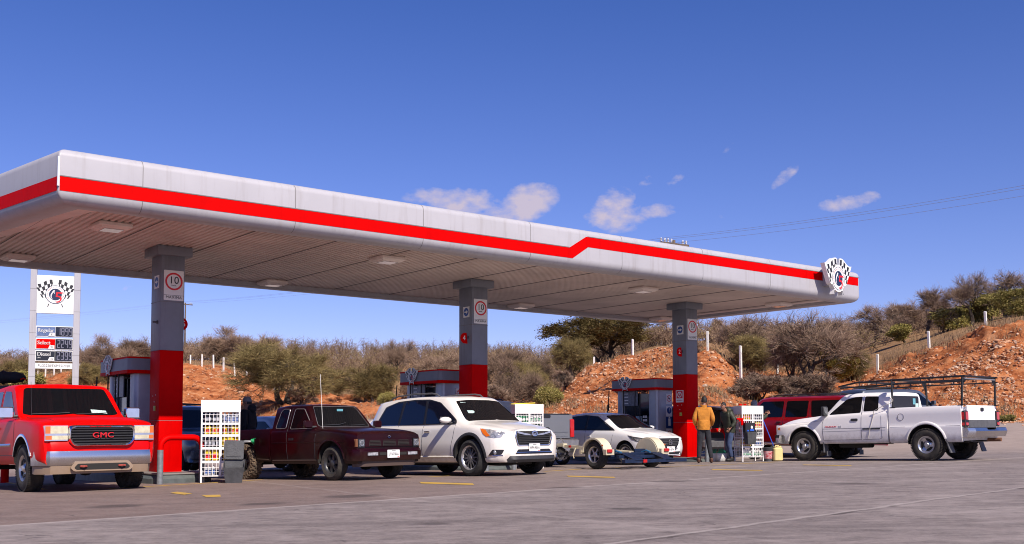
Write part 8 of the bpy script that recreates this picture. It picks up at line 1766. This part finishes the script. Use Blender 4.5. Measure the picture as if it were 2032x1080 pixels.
# ------------------------------------------------------------------ bottle racks
mat('bottle_yellow', (.70, .52, .02), .35, var=.08, vscale=20); mat('bottle_dark', (.012, .014, .022), .35); mat('bottle_silver', (.42, .44, .48), .4, .2); mat('bottle_white', (.66, .66, .66), .4); mat('bottle_green', (.02, .22, .10), .4); mat('bottle_red', (.30, .01, .015), .4)
mat('rack_white', (.80, .78, .77), .4, var=.03)
BOT = {}
def bottle_mesh(m, kind):
    k = (m, kind)
    if k not in BOT:
        mb = MB(); w, h = (.075, .20) if kind == 'round' else (.125, .26)
        mb.rbox((0, 0, h * .40), (w, w * .8, h * .8), w * .3); mb.cyl((0, 0, h * .8), (0, 0, h * .88), w * .28, 10, w * .2); b = mb.build('b', m, smooth=SM); c = MB(); c.cyl((0, 0, h * .87), (0, 0, h), w * .22, 10); c_ = c.build('c', 'bottle_dark' if m == 'bottle_yellow' else 'bottle_white'); l = MB(); l.box((0, -w * .405, h * .36), (w * .7, .003, h * .34)); l_ = l.build('l', {'bottle_yellow': 'ink_red', 'bottle_dark': 'bottle_silver', 'bottle_silver': 'sign_blue', 'bottle_white': 'bottle_green', 'bottle_green': 'plate_white', 'bottle_red': 'plate_white'}[m])
        BOT[k] = (b.data, c_.data, l_.data); [bpy.data.objects.remove(o) for o in (b, c_, l_)]
    return BOT[k]
def put_bottle(loc, rz, m, kind, label, grp):
    if R.random() < .07: return
    rz += R.gauss(0, .12); loc = loc + Vector((R.gauss(0, .004), R.gauss(0, .012), 0))
    ms = bottle_mesh(m, kind); o = bpy.data.objects.new('oil_bottle' if kind == 'round' else 'oil_jug', ms[0]); COL.objects.link(o); o.location = loc; o.rotation_euler = (0, 0, rz); tag(o, label, 'bottle' if kind == 'round' else 'jug', grp)
    for nm, d in (('cap', ms[1]), ('bottle_label', ms[2])): c = bpy.data.objects.new(nm, d); COL.objects.link(c); c.parent = o
def rack(label, short, px, Y, rz, fills, W=.84, D=.42, H=1.60, doors=True):
    p = foot(px, Y); t = thing('bottle_rack', label, 'rack', p, rz, 'white bottle racks'); R3 = Matrix.Translation(p) @ Matrix.Rotation(rz, 4, 'Z')
    for x in (0, W):
        for y in (0, D): mb = MB(); mb.box((x, y, H / 2), (.03, .03, H)); mb.build('leg', 'rack_white', t)
    mb = MB(); mb.box((W / 2, D / 2, H - .11), (W + .04, D + .04, .24)); mb.build('header', 'rack_white', t, bevel=.006)
    zs = [.13, .42, .69, .94, 1.17]; zt = 1.36
    mb = MB(); [mb.box((W / 2, D / 2, z), (W, D, .02)) for z in zs[:1]]; mb.build('bottom_shelf', 'rack_white', t)
    for z in zs[1:]: mb = MB(); mb.box((W / 2, D / 2, z - .012), (W - .02, D - .02, .018)); mb.box((W / 2, -.012, z - .008), (W, .016, .04)); mb.build('shelf', 'rack_white', t)
    mb = MB(); mb.box((W / 2, -.012, .77), (.05, .022, 1.3)); mb.build('centre_post', 'rack_white', t)
    mb = MB(); xs = [W * i / 10 for i in range(11)]; zz_ = [.13 + .0865 * i for i in range(15)]
    for x in xs: mb.box((x, -.014, .74), (.009, .009, 1.24))
    for z in zz_: mb.box((W / 2, -.016, z), (W, .007, .009))
    mb.build('front_mesh', 'rack_white', t)
    mb = MB()
    for y in [D * i / 5 for i in range(6)]: mb.box((0, y, .74), (.007, .007, 1.24)); mb.box((W, y, .74), (.007, .007, 1.24))
    for z in zz_: mb.box((0, D / 2, z), (.007, D, .008)); mb.box((W, D / 2, z), (.007, D, .008))
    for x in xs: mb.box((x, D, .74), (.007, .007, 1.24))
    mb.build('side_mesh', 'rack_white', t)
    names = ['bottom', 'second', 'third', 'fourth', 'top']
    for si, pair in enumerate(fills):
        for ci, f in enumerate(pair):
            if not f: continue
            m, kind, n = f; wd = W / 2 - .06
            for i in range(n):
                x = ci * W / 2 + .045 + wd * (i + .5) / n
                for row in range(2 if kind == 'round' and n > 3 else 1):
                    if row and m == 'bottle_silver': continue
                    q = R3 @ Vector((x, .07 + row * .11, zs[si] + .012)); put_bottle(q, rz, m, kind, '%s oil %s on the %s shelf of the %s' % (m.split('_')[1], 'bottle' if kind == 'round' else 'jug', names[si], short), 'bottles in the ' + short)
    return t, R3
Yb, Dk, Si, Wh, Gr, Rd = 'bottle_yellow', 'bottle_dark', 'bottle_silver', 'bottle_white', 'bottle_green', 'bottle_red'
rack('white wire rack of oil bottles with a blank header beside the leftmost column', 'left bottle rack', 401, 20.8, TH - .38, [((Si, 'round', 4), (Si, 'round', 4)), ((Yb, 'jug', 2), (Yb, 'jug', 2)), ((Dk, 'round', 4), (Yb, 'jug', 3)), ((Yb, 'round', 4), (Yb, 'round', 4)), ((Dk, 'round', 4), (Si, 'round', 4))], W=.72, D=.36, H=1.62)
rack('white bottle rack standing behind the hood of the white family car', 'middle bottle rack', 1023, 26.6, TH - .38, [((Wh, 'round', 4), (Wh, 'round', 4)), None or ((Dk, 'round', 4), (Si, 'round', 4)), ((Yb, 'round', 4), (Yb, 'round', 4)), ((Gr, 'round', 4), (Gr, 'round', 4)), ((Gr, 'round', 4), (Wh, 'round', 4))], W=.72, D=.36, H=1.62)
RK3, R3 = rack('white bottle rack holding a black crate and a grey basket near the red wagon', 'right bottle rack', 1472, 29.7, TH - .34, [((Wh, 'round', 4), (Wh, 'round', 3)), ((Yb, 'round', 4), (Si, 'round', 4)), (None, (Dk, 'round', 4)), (None, (Yb, 'round', 4)), ((Yb, 'round', 4), (Dk, 'round', 4))], W=.66, D=.42, H=1.56)
def at3(x, y, z): return R3 @ Vector((x, y, z))
t = thing('crate', 'black open crate with blue tools hung on the front of the right bottle rack', 'crate', at3(.16, -.09, .96), TH - .34); mb = MB()
for c, d in (((0, -.07, .0), (.30, .01, .26)), ((0, .07, .0), (.30, .01, .26)), ((-.15, 0, 0), (.01, .15, .26)), ((.15, 0, 0), (.01, .15, .26)), ((0, 0, -.13), (.30, .15, .01))): mb.box(c, d)
mb.build('crate_body', 'ink_black', t); mb = MB(); mb.box((.05, -.08, -.07), (.12, .02, .06)); mb.box((-.08, -.08, -.09), (.05, .02, .04)); mb.build('blue_tool', mat('tool_blue', (.02, .10, .55), .4), t); mb = MB(); mb.sphere((.04, -.085, .0), (.035, .02, .05), 10); mb.build('rag', 'plate_white', t)
t = thing('basket', 'grey plastic basket under the black crate on the right bottle rack', 'basket', at3(.17, -.13, .66), TH - .34); mb = MB(); mb.add([(sx * w, sy * d, z) for z, w, d in ((-.17, .12, .09), (.17, .155, .12), (.17, .14, .105), (-.15, .11, .08)) for sx, sy in ((-1, -1), (1, -1), (1, 1), (-1, 1))], [(3, 2, 1, 0), (12, 13, 14, 15)] + [(k * 4 + i, k * 4 + (i + 1) % 4, (k + 1) * 4 + (i + 1) % 4, (k + 1) * 4 + i) for k in range(3) for i in range(4)]); mb.build('basket_body', 'grey_bin', t, bevel=.006); mb = MB(); mb.tube([(-.15, 0, .17), (-.1, -.02, .24), (.1, -.02, .24), (.15, 0, .17)], .006, 6); mb.build('handle', 'alloy', t)
t = thing('squeegee', 'blue-poled squeegee leaning on the right bottle rack', 'squeegee', at3(.72, -.05, 0), TH - .34); mb = MB(); mb.tube([(-.05, .05, 1.18), (.20, -.08, .45)], .013, 8); mb.build('pole', 'tool_blue', t); mb = MB(); mb.box((.21, -.085, .43), (.20, .03, .03), Matrix.Identity(4)); mb.build('squeegee_head', 'black_plastic', t)
t = thing('squeegee', 'yellow squeegee lying on top of the middle bottle rack', 'squeegee', foot(1018, 26.6) + Vector((0, 0, 1.63)), TH - .45); mb = MB(); mb.tube([(-.05, .1, .01), (.62, .2, .04)], .012, 8); mb.build('pole', 'yellow_jug', t); mb = MB(); mb.box((-.02, .1, .01), (.06, .22, .02)); mb.build('squeegee_head', 'yellow_jug', t)
t = thing('gas_cap', 'small red cap and rag left on top of the right bottle rack', 'cap', at3(.02, .12, 1.585), 0); mb = MB(); mb.lathe([(0, .04), (.05, .035), (.055, 0), (0, 0)], 14); mb.sphere((.13, 0, .02), (.05, .04, .025), 10); mb.build('red_cap', 'sign_red', t, smooth=SM)
t = thing('hose_bracket', 'red hooked bracket on the left side of the right bottle rack', 'bracket', at3(-.02, .0, 1.12), TH - .34); mb = MB(); mb.box((-.07, -.03, .08), (.20, .04, .05)); mb.box((.0, -.03, .0), (.07, .04, .20)); mb.box((-.08, -.03, .05), (.05, .04, .09)); mb.build('bracket', 'sign_red', t, bevel=.01)
# grey bin with its lid up, in front of the left rack
p = foot(466, 20.45); t = thing('waste_bin', 'grey plastic bin with its lid propped open against the left bottle rack', 'bin', p, TH - .45)
mb = MB(); w0, d0, w1, d1, h1, h0 = .15, .12, .20, .17, .44, .30
v = [(-w0, -d0, 0), (w0, -d0, 0), (w0, d0, 0), (-w0, d0, 0), (-w1, -d1, h0), (w1, -d1, h0), (w1, d1, h1), (-w1, d1, h1)]; vi = [(x * .93, y * .93, z + .015 if z < .1 else z) for x, y, z in v]
mb.add(v + vi, [(3, 2, 1, 0), (0, 1, 5, 4), (1, 2, 6, 5), (2, 3, 7, 6), (3, 0, 4, 7), (8, 9, 10, 11), (9, 8, 12, 13), (10, 9, 13, 14), (11, 10, 14, 15), (8, 11, 15, 12), (4, 5, 13, 12), (5, 6, 14, 13), (6, 7, 15, 14), (7, 4, 12, 15)]); mb.build('bin_body', 'grey_bin', t)
mb = MB(); M = Matrix.Translation((-.01, d1 - .01, h1 + .19)) @ Matrix.Rotation(math.radians(-8), 4, 'X') @ Matrix.Rotation(.03, 4, 'Y'); mb.rbox((0, 0, 0), (.38, .03, .38), .04, M, ax='Y'); mb.box((0, -.018, 0), (.28, .01, .26), M); mb.build('lid', 'grey_bin', t, smooth=SM)
# bucket and jug beside the right rack
p = foot(1523, 29.4); t = thing('bucket', 'dark bucket with a red label beside the yellow jug', 'bucket', p, -.3); mb = MB(); mb.lathe([(0, .0), (.12, .0), (.15, .36), (.158, .37), (.158, .39), (.14, .39), (.115, .03), (0, .03)], 24); mb.build('bucket_body', 'grey_bin', t, smooth=SM); mb = MB(); mb.lathe([(.131, .08), (.151, .29)], 16, a0=-2.6, a1=-.6); mb.build('label_band', mat('label_red', (.42, .015, .03), .5, col2=(.60, .4, .38), vscale=16), t); mb = MB(); mb.tube([(.155 * math.cos(a), .155 * math.sin(a) * .4 - .02, .38 + .0 + .1 * math.sin(a)) for a in [math.pi * i / 10 for i in range(11)]], .004, 5); mb.build('handle', 'alloy', t)
p = foot(1541, 29.3); t = thing('plastic_jug', 'translucent yellow square jug standing on the pavement by the rack', 'jug', p, .25); mj = mat('jug_yellow', (.66, .55, .24), .35, var=.06); mb = MB(); mb.rbox((0, 0, .19), (.27, .20, .36), .06); mb.rbox((0, 0, .385), (.22, .16, .04), .05); j_ = mb.build('jug_body', mj, t, smooth=SM); mb = MB(); mb.tube([(-.07, 0, .39), (-.06, 0, .44), (.03, 0, .44), (.05, 0, .40)], .014, 7); mb.build('handle', mj, t, smooth=SM); mb = MB(); mb.cyl((.085, 0, .39), (.085, 0, .43), .03, 12); mb.build('cap', mj, t)
# white and green sacks behind the guard hoop
for px, Y, w, lb in ((1416, 30.6, .17, 'white sack with a green top, left of the hoop leg'), (1430, 30.4, .20, 'larger white sack with a green top, right of the hoop leg')):
    p = foot(px, Y); t = thing('sack', lb, 'sack', p, R.uniform(0, 3), 'white sacks by the hoop'); mb = MB(); vs = []; n = 18; k = 9
    for j in range(k + 1):
        z = j / k; r = w * (.82 + .25 * math.sin(math.pi * min(1, z * 1.15)) - .45 * max(0, z - .8) / .2)
        for i in range(n): a = 2 * math.pi * i / n; q = r * (1 + .07 * math.sin(5 * a + 3 * z) + .05 * math.sin(9 * a - 6 * z)); vs.append((q * math.cos(a), q * .8 * math.sin(a), z * .36))
    f = [(j * n + i, j * n + (i + 1) % n, (j + 1) * n + (i + 1) % n, (j + 1) * n + i) for j in range(k) for i in range(n)]; mb.add(vs, f[:n * 6] + [tuple(range(n))[::-1]]); mb.build('sack_body', mat('sack_white', (.66, .65, .63), .8, var=.15, vscale=9, bump=.6, bscale=12), t, smooth=math.radians(70)); m2 = MB(); m2.add(vs, f[n * 6:] + [tuple(range(k * n, k * n + n))]); m2.build('sack_top', 'bottle_green', t, smooth=math.radians(70))
# bag on the roof of the red pickup, red bollard beyond it
b = at(14, 757, 21.2); t = thing('cargo_bag', 'lumpy black bag lying on the back of the red pickup', 'bag', (b.x, b.y, b.z - .02), .3)
mb = MB(); vs = []; n = 16; k = 10
for j in range(k + 1):
    x = -1 + 2 * j / k; r = math.sqrt(max(0, 1 - abs(x) ** 3)) * (1 + .12 * math.sin(j * 1.7))
    for i in range(n): a = 2 * math.pi * i / n; vs.append((x * .36, r * .20 * math.cos(a), .10 + r * (.12 + .02 * math.sin(j * 2.1)) * math.sin(a)))
mb.add(vs, [(j * n + i, j * n + (i + 1) % n, (j + 1) * n + (i + 1) % n, (j + 1) * n + i) for j in range(k) for i in range(n)]); mb.build('bag_body', 'black_cloth', t, smooth=math.radians(60)); mb = MB(); mb.tube([(.27, -.17, .05), (.33, -.19, .08), (.38, -.12, .03)], .012, 5); mb.build('strap', 'sign_red', t)
mb = MB(); mb.box((b.x + .08, b.y, b.z - .35), (1.1, .9, .5)); tag(mb.build('cargo_box', 'black_plastic', bevel=.03), 'dark cargo load under the black bag behind the red cab', 'box')
p = foot(13, 23.6); t = thing('bollard', 'red pipe bollard glimpsed beneath the red pickup at the left edge', 'bollard', p, 0); mb = MB(); mb.cyl((0, 0, -.05), (0, 0, .75), .085, 16); mb.sphere((0, 0, .75), (.085, .085, .05), 16); mb.build('post_shaft', 'sign_red', t, smooth=SM)
